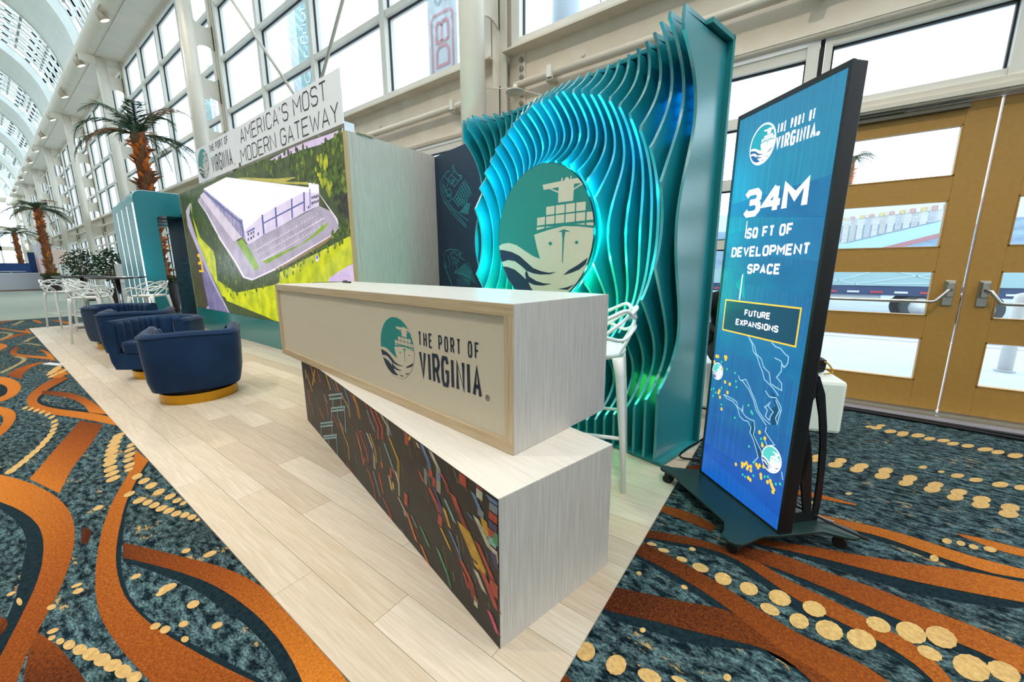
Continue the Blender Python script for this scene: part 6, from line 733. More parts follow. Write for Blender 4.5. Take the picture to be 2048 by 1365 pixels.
# added cyan lamp behind the counter, an unseen fixture that washes the slats
UPL = mat('added_uplight_lens', '7ffff0', .4, emit=5)
def added_uplight(loc, aim, col, en, lab, spot=1.4):
    u = thing('added_uplight', lab, 'added_uplight', loc); MB().box(-.09, .09, -.06, .06, 0, .02).build('foot', BLACK, u)
    h = MB().lathe([(.0, 0), (.05, 0), (.06, .12), (.0, .12)], 14).build('head', BLACK, u, (0, 0, .06)); MB().lathe([(0, .121), (.05, .121)], 14).build('lens', UPL, h)
    MB().bar((-.065, 0, .02), (-.065, 0, .12), .01, .03).bar((.065, 0, .02), (.065, 0, .12), .01, .03).build('bracket', BLACK, u)
    light('added_uplight_beam', 'SPOT', (loc[0], loc[1], loc[2] + .2), en, col, aim, .04, spot, .9)
added_uplight((-2.75, 2.25, ZP), tuple(swp(-1.9, .1, 1.5)), (.0, .9, 1.0), 110, 'small added black wash lamp, unseen behind the counter left of the slats', 1.5)
for i in range(1, 7):
    for dz in (-.10, -.03, .04, .11): light('slat_blue_light', 'POINT', tuple(swp(-.005 - i * .0745, .34, 2.13 - .02 * i + dz)), (.06, .14, .17, .12, .08, .04)[i - 1], (.0, .28, 1.0), size=.035)
for i in range(1, 5):
    for dz in (-.06, 0, .06): light('slat_green_light', 'POINT', tuple(swp(-.005 - i * .0745, .22, .40 + dz)), (.12, .13, .09, .04)[i - 1], (.06, 1.0, .12), size=.035)

# ---- oak side wall and navy ship wall behind
wp = thing('oak_side_wall', 'tall pale oak panel between the video wall and the navy ship wall', 'panel', (-3.99, 2.50, 0))
MB().box(0, .04, 0, 1.2, ZP, 2.607).build('panel', WOODV, wp); MB().box(0, .041, -.03, 0, ZP, 2.60).build('edge_strip', wood('oak_edge', 'b59a74', 'c8ae88', 'z'), wp); MB().box(-.08, .06, .1, .3, 2.607, 2.62).build('loose_batten', wood('oak_edge', 'b59a74', 'c8ae88', 'z'), wp); MB().box(.041, .0425, .045, .048, ZP, 2.606).build('seam', WOODF, wp)
K = Vector((-3.95, 3.70, 0)); dk = thing('navy_ship_wall', 'dark navy wall with teal line drawings of two container ships', 'wall', (K.x, K.y, ZP), -AC)
MB().box(0, 3.0, 0, .04, 0, 2.59).build('board', mat('navy_board', '0c2a42', .5, var=.05), dk)
q = MB(); LT_ = mat('line_teal', '2f8f96', .5)
for l in SHIP:
    if len(l) > 1: q.stroke(l, .007, -.0015, LT_)
q.build('ship_drawing', LT_, dk)

# ---- video wall
vr = math.atan2(VW[3], VW[2]); vw = thing('video_wall', 'wide lit video wall showing a white warehouse from the air above a teal kick board', 'video wall', (VW[0], VW[1], 0), vr)
MB().box(-6.07, .0, .012, .10, ZP, 2.655).build('cabinet', BLACK, vw); MB().box(-6.07, -.0, .0, .012, ZP, .425).build('kick_board', mat('teal_gloss_board', '1c7d80', .12, spec=.6), vw)
MB().box(-6.09, -6.07, -.005, .1, ZP, 2.66).build('end_trim', wood('oak_edge', 'b59a74', 'c8ae88', 'z'), vw); MB().box(.0, .012, -.01, .1, .43, 2.70).build('end_cap', mat('white_cap', 'dfe3ee', .4), vw)
ST = {'lav': ('cdb6dc', 'e0cbe8'), 'field': ('a9a23c', 'c4b850'), 'grass2': ('a6b41c', 'd8dc1e'), 'lot': ('a397ac', 'b9aec0'), 'apron': ('cfc0d2', 'e0d4e2'), 'roof': ('fff2ff', 'fffaff'), 'facade': ('d9cbe6', 'e8dcf2'),
      'facade2': ('8d85a8', 'b3a8c4'), 'blue': ('55599c', None), 'dark': ('433c50', None), 'grass3': ('6f9a1e', '93b424'), 'white': ('efe2ef', None), 'road': ('a79fb8', 'c2b8cc'), 'darkleft': ('54492c', '3f3a2a'), 'purple': ('6c6390', '877ca4'), 'yellow': ('f0c400', None), 'brown': ('8a6c4a', '9c8258')}
q = MB(); q.poly([(-6.06, .43), (-.0, .43), (-.0, 2.655), (-6.06, 2.655)], -.001, screen('scr_forest', '2e3a18', 1, '4a5a22', 6))
yv = -.0012
for c, pts in SCR:
    yv -= .00002; P = [(max(-6.06, min(0, -a)), max(.43, min(2.655, b))) for a, b in pts]
    a = ST[c]; q.poly(P, yv, screen('scr_' + c, a[0], 1, a[1], 5))
random.seed(3); TM = [screen('scr_tree_a', '1e2c0c', 1, '5a781e', 14), screen('scr_tree_b', '7c8a14', 1, 'c2c41c', 12), screen('scr_tree_c', '1d1c20', 1, '343026', 12), screen('scr_tree_d', '2c3e12', 1, '7f962a', 14)]
for a, b, r, kd in TREES:
    yv -= .000004; x = -a; mt = TM[kd] if kd else random.choice((TM[0], TM[0], TM[3])); N = 10; P = []
    for j in range(N):
        t = 2 * PI * j / N; f = random.uniform(.55, 1.0); P.append((max(-6.06, min(0, x + .55 * r * f * math.cos(t))), max(.43, min(2.655, b + .75 * r * f * math.sin(t) + r * .35))))
    q.poly(P, yv, mt)
q.build('screen', None, vw)
# signs on top
sg = thing('logo_sign_board', 'smaller white sign board with the round ship logo above the video wall', 'sign', (VW[0], VW[1], 0), vr)
MB().box(-4.75, -2.92, -.012, -.002, 2.68, 3.215).build('board', SIGNW, sg)
q = MB(); logo(q, -4.39, 2.95, .265, .235, -.014, mat('sign_teal', '4a8f8c', .5), mat('sign_grey', 'c9c9c2', .5), mat('sign_navy', '2c3f4c', .5))
GI = mat('sign_ink', '24282c', .5)
text(q, 'THE PORT OF', -4.02, -3.18, 3.065, 3.17, .014, -.014, GI, gap=.9); text(q, 'VIRGINIA', -4.0, -3.10, 2.745, 3.0, .026, -.014, GI, gap=.45)
q.stroke(ellipse(-3.03, 2.745, .018, .018, 16), .004, -.014, GI, closed=True); q.build('lettering', None, sg)
s2 = thing('slogan_sign_board', 'long white sign board with a thin two line slogan above the video wall', 'sign', (VW[0], VW[1], 0), vr)
MB().box(-2.91, .0, -.014, -.004, 2.68, 3.2).build('board', SIGNW, s2)
q = MB(); text(q, "AMERICA'S MOST", -2.70, -.28, 2.965, 3.16, .016, -.016, GI, gap=.75); text(q, 'MODERN GATEWAY', -2.76, -.07, 2.71, 2.905, .016, -.016, GI, gap=.7); q.build('lettering', GI, s2)
MB().box(-2.86, -2.80, -.018, -.012, 2.68, 2.73).build('clip', mat('clip_brown', '5c4a38', .5), s2)
for p, a, b in ((sg, -4.75, -2.92), (s2, -2.91, 0)):
    for t in (.2, .8): x = a + (b - a) * t; MB().box(x - .02, x + .02, -.004, .006, 2.67, 3.1).box(x - .02, x + .02, .0, .13, 2.66, 2.672).box(x - .02, x + .02, .10, .13, 2.3, 2.672).build('back_brace', STEEL, p)

# ---- teal archway with led strips and navy wall
ar = thing('teal_archway', 'rounded teal portal with four glowing white strips beside the video wall', 'archway', (0, 0, ZP))
def rounded(y0, y1, z1, r, n=6):
    return [(y0, 0)] + [(y0 + r - r * math.cos(PI / 2 * i / n), z1 - r + r * math.sin(PI / 2 * i / n)) for i in range(n + 1)] + [(y1, z1)]
NEON = mat('led_strip_white', 'e8f0ff', .4, emit=3.5)
lay = [(-10.3, 1.955, 2.67), (-10.95, 1.985, 2.655), (-11.5, 2.0, 2.64), (-12.1, 2.02, 2.62)]
for i, (xf, ya, zt) in enumerate(lay):
    xb = xf - .56; outer = rounded(ya, 2.95, zt, .16); inner = [(2.95, zt - .44), (ya + .36, zt - .44), (ya + .31, zt - .49), (ya + .31, 0)]
    pts = outer + inner; n = len(pts); vs = [(xf, p[0], p[1]) for p in pts] + [(xb, p[0], p[1]) for p in pts]
    MB().add(vs, [tuple(range(n)), tuple(n + k for k in reversed(range(n)))] + [(k, n + k, n + (k + 1) % n, (k + 1) % n) for k in range(n)]).build('portal_frame', TEAL, ar)
    MB().tube([(xf - .01, ya - .006, .02), (xf - .01, ya - .006, zt - .24)], .011, 8).build('led_strip', NEON, ar)
    MB().tube([(xf - .01, a - .004 * (a < 2.4), b + .002) for a, b in outer[1:]], .006, 6).build('edge_trim', mat('trim_white', 'dfe9ea', .4), ar)
light('arch_led_glow', 'POINT', (-9.9, 1.6, 1.3), 12, (.75, .8, 1.0), size=.3)
nw = thing('navy_print_wall', 'dark navy wall with teal harbour line drawing between the archway and video wall', 'wall', (-11.35, 2.66, ZP))
MB().box(0, 1.22, 0, .05, 0, 2.3).build('board', mat('navy_board', '0c2a42', .5, var=.05), nw); q = MB()
random.seed(5)
for i in range(9): q.stroke([(.05, .15 + i * .05), (1.15, .62 + i * .08)], .010, -.002, LT_)
for i in range(10): x = random.uniform(.05, .8); z = random.uniform(.6, 1.35); q.stroke([(x, z), (x + .35, z + .02), (x + .35, z + .1)], .008, -.002, LT_)
for i in range(7): q.stroke([(.1 + i * .06, .9), (.2 + i * .12, 1.25)], .007, -.002, LT_)
q.build('line_drawing', LT_, nw)
vt = thing('cable_cover', 'flat white cable ramp strip at the long edge of the platform', 'cable cover', (-7.5, .47, 0), math.radians(20)); MB().prism([(-.32, -.035), (.0, -.03), (.0, .03), (-.32, .035)], 0, .012).build('strip', WHITE, vt); MB().box(-.3, 0, -.003, .003, .012, .014).build('groove', BLACK, vt)
# ================================================================== FURNITURE, DISPLAY, PLANTS, PERSON
def superU(n, hw, fx, bx, p):     # half width, front x, back radius -> outline from right arm front round the back to the left
    pts = []
    for i in range(n + 1):
        t = -1 + 2 * i / n
        a = t * PI * .5                    # -90..90 over the back
        pts.append(a)
    out = [(fx, -hw), (fx * .5, -hw * 1.0)]
    for a in pts:
        c, s = math.cos(a), math.sin(a)
        out.append((-bx * abs(c) ** p * (1 if c > 0 else -1), hw * (abs(s) ** p) * (1 if s > 0 else -1)))
    return out + [(fx * .5, hw), (fx, hw)]
def make_tub_chair():
    r = thing('tub_chair', 'x', 'chair')
    O_ = superU(16, .37, .26, .36, .55); I_ = superU(16, .275, .26, .27, .6)
    # shell: outer wall tapering to the bottom, rolled top
    prof = [(0.90, .125, 0), (.955, .22, 0), (.985, .4, 0), (1.0, .58, 0), (1.0, .64, .12), (1.0, .662, .35), (1.0, .662, .7), (1.0, .64, .95), (1.0, .58, 1.0), (1.0, .26, 1.0)]
    n = len(O_); mb = MB(); vs = []
    for k, (o, i_) in enumerate(zip(O_, I_)):
        back = 1 - abs(k - (n - 1) / 2) / ((n - 1) / 2)
        for sc, z, mix in prof:
            x = o[0] * sc * (1 - mix) + i_[0] * mix; y = o[1] * sc * (1 - mix) + i_[1] * mix
            vs.append((x, y, z + (0 if z < .5 else -.012 * math.sin(PI * back))))
    m = len(prof); fs = [(i * m + j, (i + 1) * m + j, (i + 1) * m + j + 1, i * m + j + 1) for i in range(n - 1) for j in range(m - 1)]
    fs += [tuple(j for j in range(m)), tuple((n - 1) * m + j for j in reversed(range(m)))]
    mb.add(vs, fs); o = mb.build('shell', BLUEV, r, smooth=True)
    for f in o.data.polygons[-2:]: f.use_smooth = False
    q = MB(); q.tube([(a * 1.002, b * 1.004, .63 - .012 * math.sin(PI * (1 - abs(k - (n - 1) / 2) / ((n - 1) / 2)))) for k, (a, b) in enumerate(O_)], .006, 6); q.build('piping', BLUEV, r, smooth=True)
    # fluted inner back
    ip = superU(10, .262, .24, .262, .62)
    for i in range(len(ip) - 1):
        a, b = Vector(ip[i]), Vector(ip[i + 1]); mid = (a + b) / 2; d = b - a; L = d.length
        if L < .02: continue
        nrm = Vector((-d.y, d.x)).normalized() 
        if nrm.dot(Vector((0.05, 0)) - mid) < 0: nrm = -nrm
        vs = []; W = 6
        for zz_ in (.36, .605, .636, .64):
            for j in range(W + 1):
                t = j / W; bul = .028 * math.sin(PI * t) ** .6 * (1 if zz_ < .62 else .5) * (1 if zz_ < .639 else 0); p = a + d * t + nrm * bul; vs.append((p.x, p.y, zz_))
        fs = [(k * (W + 1) + j, k * (W + 1) + j + 1, (k + 1) * (W + 1) + j + 1, (k + 1) * (W + 1) + j) for k in range(3) for j in range(W)]
        MB().add(vs, fs).build('back_channel', BLUEV, r, smooth=True)
    # seat cushion and front apron
    def plate(outl, z0, z1, name, round_=.0):
        mb = MB(); mb.prism(outl, z0, z1); return mb.build(name, BLUEV, r, bevel=round_)
    cush = [(a, b) for a, b in superU(12, .268, .2, .25, .6)]; cush += [(.29, .2), (.31, .1), (.315, 0), (.31, -.1), (.29, -.2)]
    plate(cush, .30, .43, 'seat_cushion', .025)
    ap = [(a * .93, b * .93) for a, b in superU(12, .36, .26, .34, .6)]; ap += [(.28, .2), (.29, 0), (.28, -.2)]
    plate(ap, .125, .30, 'apron', .01)
    MB().lathe([(.27, .09), (.27, .125)], 32).build('swivel_ring', SATINB, r, (-.03, 0, 0))
    MB().lathe([(.0, 0), (.30, 0), (.30, .088), (0, .088)], 40).build('gold_base', GOLD, r, (-.03, 0, 0), smooth=False)
    return r
chair0 = None
for i, (x, y, deg, lab) in enumerate([(-4.62, 1.13, 160, 'navy velvet tub chair nearest the counter, its back to the viewer'), (-5.88, 1.15, -38, 'navy velvet tub chair facing the viewer with fluted back and seat showing'),
        (-7.3, 1.22, 158, 'navy velvet tub chair second from the bar tables, mostly hidden, its back to the viewer'), (-8.55, 1.24, 18, 'navy velvet tub chair closest to the bar tables, turned to show its open front')]):
    if chair0 is None: chair0 = make_tub_chair(); c = chair0
    else: c = dup(chair0)
    c.location = (x, y, ZP); c.rotation_euler = (0, 0, math.radians(deg)); c['label'] = lab; c['group'] = 'navy tub chairs on the platform'; c['category'] = 'chair'
# ---- bar stools with woven backs
def spl(pts, n=24):
    P = [Vector(p) for p in pts]; out = []
    for i in range(len(P) - 1):
        a, b, c, d = P[max(0, i - 1)], P[i], P[i + 1], P[min(len(P) - 1, i + 2)]
        for k in range(max(2, n // (len(P) - 1))):
            t = k / max(2, n // (len(P) - 1)); out.append(.5 * ((2 * b) + (c - a) * t + (2 * a - 5 * b + 4 * c - d) * t * t + (3 * b - a - 3 * c + d) * t ** 3))
    return out + [P[-1]]
def mir(p): return p + [(a, -b, c) for a, b, c in reversed(p[:-1] if abs(p[-1][1]) < 1e-6 else p)]
def make_stool(SH=.74, mt=WHITE):
    r = thing('bar_stool', 'x', 'stool'); h = SH
    seat = []
    for k in range(24):
        a = 2 * PI * k / 24; c, s = math.cos(a), math.sin(a); seat.append((.21 * abs(c) ** .8 * (1 if c > 0 else -1), .225 * abs(s) ** .8 * (1 if s > 0 else -1)))
    mb = MB(); rings = [(.0, -.028, 1), (.6, -.028, 1), (.93, -.02, 1), (1, 0, 1), (.97, .012, 1), (.8, .0, 1), (.4, -.014, 1), (0, -.018, 1)]
    vs = [(x * k_, y * k_, h + z) for k_, z, _ in rings for x, y in seat]; n = 24
    mb.add(vs, [(i * n + j, i * n + (j + 1) % n, (i + 1) * n + (j + 1) % n, (i + 1) * n + j) for i in range(len(rings) - 1) for j in range(n)]); mb.build('seat', mt, r, smooth=True)
    for sx_, sy_ in ((1, 1), (1, -1), (-1, 1), (-1, -1)):
        MB().tube([(.17 * sx_, .185 * sy_, h - .005), (.185 * sx_, .20 * sy_, h - .1), (.215 * sx_, .225 * sy_, .3), (.235 * sx_, .24 * sy_, 0)], .02, 8, rs=[.03, .024, .017, .013]).build('leg', mt, r, smooth=True)
    f = .3; MB().tube([(.212, .222, f), (.212, -.222, f)], .011, 8).tube([(-.212, .222, f), (-.212, -.222, f)], .011, 8).tube([(-.212, .222, f), (.212, .222, f)], .011, 8).tube([(-.212, -.222, f), (.212, -.222, f)], .011, 8).build('footrest', mt, r, smooth=True)
    A = mir([(.18, .2, h), (.16, .25, h + .07), (.02, .275, h + .14), (-.12, .262, h + .21), (-.20, .215, h + .245), (-.235, .12, h + .205), (-.25, 0, h + .19)])
    B = mir([(.03, .22, h), (-.02, .262, h + .05), (-.10, .262, h + .12), (-.19, .20, h + .19), (-.245, .09, h + .235), (-.255, 0, h + .245)])
    C2 = mir([(.2, .17, h), (.2, .25, h + .1), (.08, .285, h + .145), (-.08, .27, h + .12), (-.19, .2, h + .09), (-.24, .09, h + .13), (-.25, 0, h + .14)])
    for nm, c in (('back_loop', A), ('back_loop', B), ('arm_loop', C2)): MB().tube(spl(c, 48), .0105, 8).build(nm, mt, r, smooth=True)
    for s in (1, -1): MB().tube(spl([(-.17, .15 * s, h), (-.215, .12 * s, h + .08), (-.245, .02 * s, h + .17), (-.24, -.08 * s, h + .235)], 20), .0095, 8).build('back_strut', mt, r, smooth=True)
    return r
st0 = make_stool()
st0.location = (-.96, 2.055, ZP); st0.rotation_euler = (0, 0, math.radians(199)); st0['label'] = 'white bar stool with a looped back standing between counter and slat wall'
for x, y, deg, lab in [(-12.45, 1.02, 20, 'bluish white bar stool at the platform edge by the far table'), (-9.6, 1.08, 60, 'white bar stool in front of the near bar table, just behind the tub chairs'), (-9.3, 1.76, 180 + 45, 'white bar stool to the right of the near bar table before the glowing archway'), (-11.2, 1.28, 100, 'white bar stool standing between the two black tables')]:
    s_ = dup(st0); s_.location = (x, y, ZP); s_.rotation_euler = (0, 0, math.radians(deg)); s_['label'] = lab; s_['group'] = 'looped back bar stools around the tables'
# ---- bar tables
for x, y, lab in ((-10.0, 1.50, 'round black bar table nearer the tub chairs'), (-12.0, 1.28, 'round black bar table at the far end of the platform')):
    t = thing('bar_table', lab, 'table', (x, y, ZP), 0, 'black bar tables')
    MB().lathe([(0, 1.02), (.36, 1.028), (.41, 1.052), (.41, 1.062), (.40, 1.066), (0, 1.066)], 40).build('tabletop', mat('black_tabletop', '1b1d21', .2), t, smooth=False)
    MB().lathe([(.035, .02), (.035, 1.036)], 16).build('post', mat('chrome', 'b8b8bd', .12, metal=1), t, smooth=True); MB().lathe([(0, 0), (.24, 0), (.24, .012), (.04, .03), (0, .03)], 32).build('foot_plate', BLACK, t, smooth=False)
    MB().lathe([(.09, 1.02), (.09, 1.036)], 16).build('mount', BLACK, t)

# ---- portrait display on casters
rzl = math.atan2(LED[3], LED[2]); WLd = LED[4]; th = math.radians(-1.0)
ld = thing('poster_display', 'tall portrait screen on a black wheeled base with blue map picture', 'display', (LED[0], LED[1], 0), rzl)
bd = bpy.data.objects.new('display_body', None); COL.objects.link(bd); bd.parent = ld; bd.location = (0, 0, .09); bd.rotation_euler = (th, 0, 0)
HS = 1.80; g = .013
MB().box(-g, WLd + g, .004, .062, -.012, HS + .022).build('housing', BLACK, bd, bevel=.004)
q = MB(); q.box(-g, 0, -.003, .01, -.012, HS + .022); q.box(WLd, WLd + g, -.003, .01, -.012, HS + .022); q.box(0, WLd, -.003, .01, HS, HS + .022); q.box(0, WLd, -.003, .01, -.012, 0); q.build('bezel', BLACK, bd)
# picture: blue gradient with soft streaks
def led_bg():
    m = bpy.data.materials.new('led_blue_water'); m.use_nodes = True; n = m.node_tree.nodes; l = m.node_tree.links; b = n['Principled BSDF']; b.inputs['Base Color'].default_value = (.01, .01, .01, 1); b.inputs['Roughness'].default_value = .35
    t = n.new('ShaderNodeTexCoord'); s = n.new('ShaderNodeSeparateXYZ'); l.new(t.outputs['Object'], s.inputs[0]); mr = n.new('ShaderNodeMapRange'); mr.inputs[2].default_value = 1.8; mr.inputs[1].default_value = 0
    mr.inputs[1].default_value = 0.0; mr.inputs[2].default_value = 1.8; l.new(s.outputs[2], mr.inputs[0])
    r = n.new('ShaderNodeValToRGB'); e = r.color_ramp.elements; e[0].position = 0; e[0].color = hexc('1268d2'); e[1].position = 1; e[1].color = hexc('0f86b4')
    for p, c in ((.08, '1a66c8'), (.17, '155fb4'), (.25, '1a72b4'), (.5, '1875b2'), (.62, '0a6fae'), (.72, '0e84b4'), (.85, '158fb8')): x = e.new(p); x.color = hexc(c)
    nz = n.new('ShaderNodeTexNoise'); mp = n.new('ShaderNodeMapping'); mp.inputs['Scale'].default_value = (1.2, 1, 9); mp.inputs['Rotation'].default_value = (0, .25, 0); l.new(t.outputs['Object'], mp.inputs[0]); l.new(mp.outputs[0], nz.inputs['Vector']); nz.inputs['Scale'].default_value = 2.2; nz.inputs['Detail'].default_value = 3
    ad = n.new('ShaderNodeMath'); ad.operation = 'MULTIPLY_ADD'; ad.inputs[1].default_value = .22; l.new(nz.outputs['Fac'], ad.inputs[0]); l.new(mr.outputs[0], ad.inputs[2]); sb = n.new('ShaderNodeMath'); sb.operation = 'SUBTRACT'; sb.inputs[1].default_value = .11; l.new(ad.outputs[0], sb.inputs[0]); l.new(sb.outputs[0], r.inputs[0])
    n2 = n.new('ShaderNodeTexNoise'); m2 = n.new('ShaderNodeMapping'); m2.inputs['Scale'].default_value = (110, 1, 1.2); l.new(t.outputs['Object'], m2.inputs[0]); l.new(m2.outputs[0], n2.inputs['Vector']); n2.inputs['Scale'].default_value = 1
    r2 = n.new('ShaderNodeValToRGB'); r2.color_ramp.elements[0].position = .45; r2.color_ramp.elements[0].color = (.8, .8, .8, 1); r2.color_ramp.elements[1].position = .75; r2.color_ramp.elements[1].color = (1.8, 1.5, 1.25, 1); l.new(n2.outputs['Fac'], r2.inputs[0])
    mu = n.new('ShaderNodeMixRGB'); mu.blend_type = 'MULTIPLY'; mu.inputs[0].default_value = .6; l.new(r.outputs[0], mu.inputs[1]); l.new(r2.outputs[0], mu.inputs[2]); l.new(mu.outputs[0], b.inputs['Emission Color']); b.inputs['Emission Strength'].default_value = EMI * .95
    return m
q = MB(); q.poly([(0, 0), (WLd, 0), (WLd, HS), (0, HS)], -.001, led_bg())
SW = screen('led_white', 'fdfcff', 1.25); SWL = screen('led_line', 'a8d8f0', 1.0); SDK = screen('led_dark_water', '0c5078', .9); SNV = screen('led_navy_box', '0b3566', .9, '0a4a70', 3); SYL = screen('led_yellow', 'ffd23c', 1.1); SGR = screen('led_green', '3ee0a8', 1.1); STL = screen('led_teal', '12a6b4', 1.0); SCN = screen('led_cyan', '5fd8d4', 1.0)
# soft diagonal bands of the picture
for a, b, c in ((1.36, 1.42, 'led_band_a'), (1.2, 1.28, 'led_band_b'), (1.06, 1.1, 'led_band_a'), (.72, .80, 'led_band_b'), (.12, .17, 'led_band_c')):
    q.poly([(0, a), (WLd, a - .06), (WLd, b + .03), (0, b)], -.0012, screen(c, {'led_band_a': '0d6aa4', 'led_band_b': '1474ae', 'led_band_c': '1558b8'}[c], .95, {'led_band_a': '0f78b0', 'led_band_b': '1a80b4', 'led_band_c': '1a60c4'}[c], 9))
for l in LFACE: q.poly([(a, b - .09 + .09) for a, b in l], -.0013, STL)
for l in LWAT[:2]: q.poly([(max(0, min(WLd, a)), b) for a, b in l], -.0014, SDK)
for l in LMAP: q.stroke([(min(WLd - .002, a), b) for a, b in l], .0048, -.0016, SWL)
logo(q, .157, 1.652, .066, .078, -.0022, STL, SW, screen('led_ink', '0e5aa0', .9), ring=SW)
text(q, 'THE PORT OF', .232, .406, 1.671, 1.710, .0058, -.002, SW, gap=.7); text(q, 'VIRGINIA', .232, .418, 1.603, 1.660, .0088, -.002, SW, gap=.3); q.poly(ellipse(.428, 1.613, .008, .008, 14), -.002, SW)
text(q, '34M', .088, .425, 1.345, 1.468, .027, -.002, SW, gap=.2); text(q, 'SQ FT OF', .128, .378, 1.248, 1.296, .0098, -.002, SW, gap=.35); text(q, 'DEVELOPMENT', .044, .467, 1.166, 1.213, .0098, -.002, SW, gap=.3); text(q, 'SPACE', .158, .343, 1.088, 1.133, .0098, -.002, SW, gap=.35)
q.poly([(.042, .806), (.467, .802), (.467, .957), (.042, .957)], -.0018, SNV); q.stroke([(.042, .806), (.467, .802), (.467, .957), (.042, .957)], .007, -.0021, SYL, closed=True)
text(q, 'FUTURE', .175, .325, .893, .923, .0064, -.0022, SW, gap=.4); text(q, 'EXPANSIONS', .126, .375, .843, .873, .0064, -.0022, SW, gap=.36)
q.poly([(.128, .965), (.136, .965), (.137, 1.085), (.131, 1.085)], -.0019, SW); q.poly([(.118, 1.255), (.127, 1.25), (.124, 1.33), (.12, 1.33)], -.0019, SW)
for i, (a, b) in enumerate(LDOT[0]): q.poly(ellipse(a, b, .0075, .0095, 10), -.0023 - i * .000005, SYL)
for i, (a, b) in enumerate(LDOT[1]): q.poly(ellipse(a, b, .005, .0065, 10), -.0020 - i * .000005, SGR)
for cx, cz, r_ in ((.040, .585, .036), (.432, .292, .048)): logo(q, cx, cz, r_, r_ * 1.15, -.0028, SCN, SW, screen('led_ink', '0e5aa0', .9), ring=SW)
text(q, 'PORT', .19, .235, .035, .045, .003, -.002, SW) if False else None
q.build('picture', None, bd)
# base plate with lobes, casters, brackets
def lobe(cx, cy, r, a0, a1, n=6): return [(cx + r * math.cos(a0 + (a1 - a0) * i / n), cy + r * math.sin(a0 + (a1 - a0) * i / n)) for i in range(n + 1)]
pl = lobe(-.075, -.165, .035, PI * .6, PI * 1.75) + [(.0, -.17), (.40, -.17)] + lobe(.50, -.195, .05, PI * 1.1, PI * 2.15) + [(.52, -.08), (.53, .0), (.54, .2)] + lobe(.56, .30, .045, -PI * .2, PI * .8) + [(.46, .27), (.05, .27)] + lobe(-.06, .30, .045, PI * .2, PI * 1.2) + [(-.02, .18), (-.03, 0)]
MB().prism(pl, .068, .080).build('base_plate', mat('base_plate_dark', '16302c', .35, spec=.5), ld, bevel=.002)
for cx, cy in ((-.06, -.16), (.49, -.19), (.545, .29), (-.05, .29)):
    k = MB().lathe([(.022, -.022), (.026, -.018), (.026, .018), (.022, .022)], 16).build('caster', SATINB, ld, (cx, cy, .026), (PI / 2, 0, .6)); MB().box(-.012, .012, .02, .044, -.028, .028).build('caster_fork', BLACK, k)
    MB().lathe([(0, .05), (.018, .05), (.018, .068), (0, .068)], 12).build('swivel', BLACK, ld, (cx, cy, 0))
for bx in (.46, .035):
    y0, y1 = .064, .062
    outer = [(.066, 0), (.25, 0), (.255, .12), (.245, .3), (.225, .45), (.19, .60), (.15, .68), (.12, .705), (.09, .70), (.066, .66)]
    q = MB(); 
    MBt = .008
    def ring_seg(P, m=None):
        n = len(P); q.add([(bx, a, .08 + b) for a, b in P] + [(bx + MBt, a, .08 + b) for a, b in P], [tuple(range(n)), tuple(n + i for i in reversed(range(n)))] + [(i, n + i, n + (i + 1) % n, (i + 1) % n) for i in range(n)])
    ring_seg([(.066, 0), (.25, 0), (.252, .05), (.066, .05)]); ring_seg([(.222, .04), (.252, .04), (.255, .12), (.245, .3), (.225, .45), (.19, .6), (.15, .68), (.14, .62), (.18, .5), (.205, .38), (.22, .22)])
    ring_seg([(.066, .05), (.10, .05), (.118, .15), (.15, .26), (.16, .36), (.13, .46), (.10, .56), (.066, .60)] ); ring_seg([(.13, .22), (.17, .05), (.21, .05), (.19, .18), (.175, .3), (.15, .4), (.13, .36)]); ring_seg([(.066, .58), (.12, .55), (.16, .62), (.14, .69), (.11, .705), (.066, .69)])
    q.build('bracket', BLACK, ld)
MB().tube(spl([(.30, .07, .16), (.36, .12, .13), (.42, .2, .115), (.53, .27, .095), (.62, .33, .085), (.57, .37, .05), (.52, .4, .012)], 30), .005, 6).build('power_cable', SATINB, ld, smooth=True)
MB().tube(spl([(.33, .068, .24), (.37, .14, .18), (.43, .21, .13), (.47, .26, .095), (.50, .30, .086)], 24), .0055, 6).build('data_cable', mat('grey_cable', '8a8478', .5), ld, smooth=True)
q = MB()
for i in range(4): q.tube([(.40, .07, .2 - .02 * i), (.43, .12, .26 - .03 * i), (.44, .16, .14)], .003, 5)
q.build('cable_loop', SATINB, ld)
kb = thing('floor_cable', 'black cable looping from the slat wall base to the portrait display', 'cable', (0, 0, 0))
MB().tube(spl([(-.30, 2.42, .35), (-.36, 2.42, .22), (-.47, 2.43, .10), (-.50, 2.46, .03), (-.42, 2.52, .012), (-.30, 2.6, .01), (-.1, 2.8, .008), (-.3, 3.0, .008)], 40), .006, 6).build('cable', SATINB, kb, smooth=True)
dc = thing('door_cable', 'thin black cables lying along the door threshold', 'cable', (0, 0, 0))
MB().tube(spl([(-.3, 4.2, .012), (.3, 4.22, .012), (.9, 4.2, .012), (1.5, 4.16, .012), (2.3, 4.2, .012)], 30), .011, 6).tube(spl([(-.3, 4.27, .012), (.6, 4.27, .012), (1.3, 4.24, .012), (2.3, 4.27, .012)], 30), .01, 6).build('cable', SATINB, dc, smooth=True)
tap = thing('threshold_ramp', 'grey flat ramp strip on the floor before the doors', 'ramp', (0, 0, 0)); MB().prism([(-.3, 4.30), (2.4, 4.30), (2.4, 4.42), (-.3, 4.42)], 0, .012).build('strip', mat('ramp_grey', '8c8a92', .5), tap)
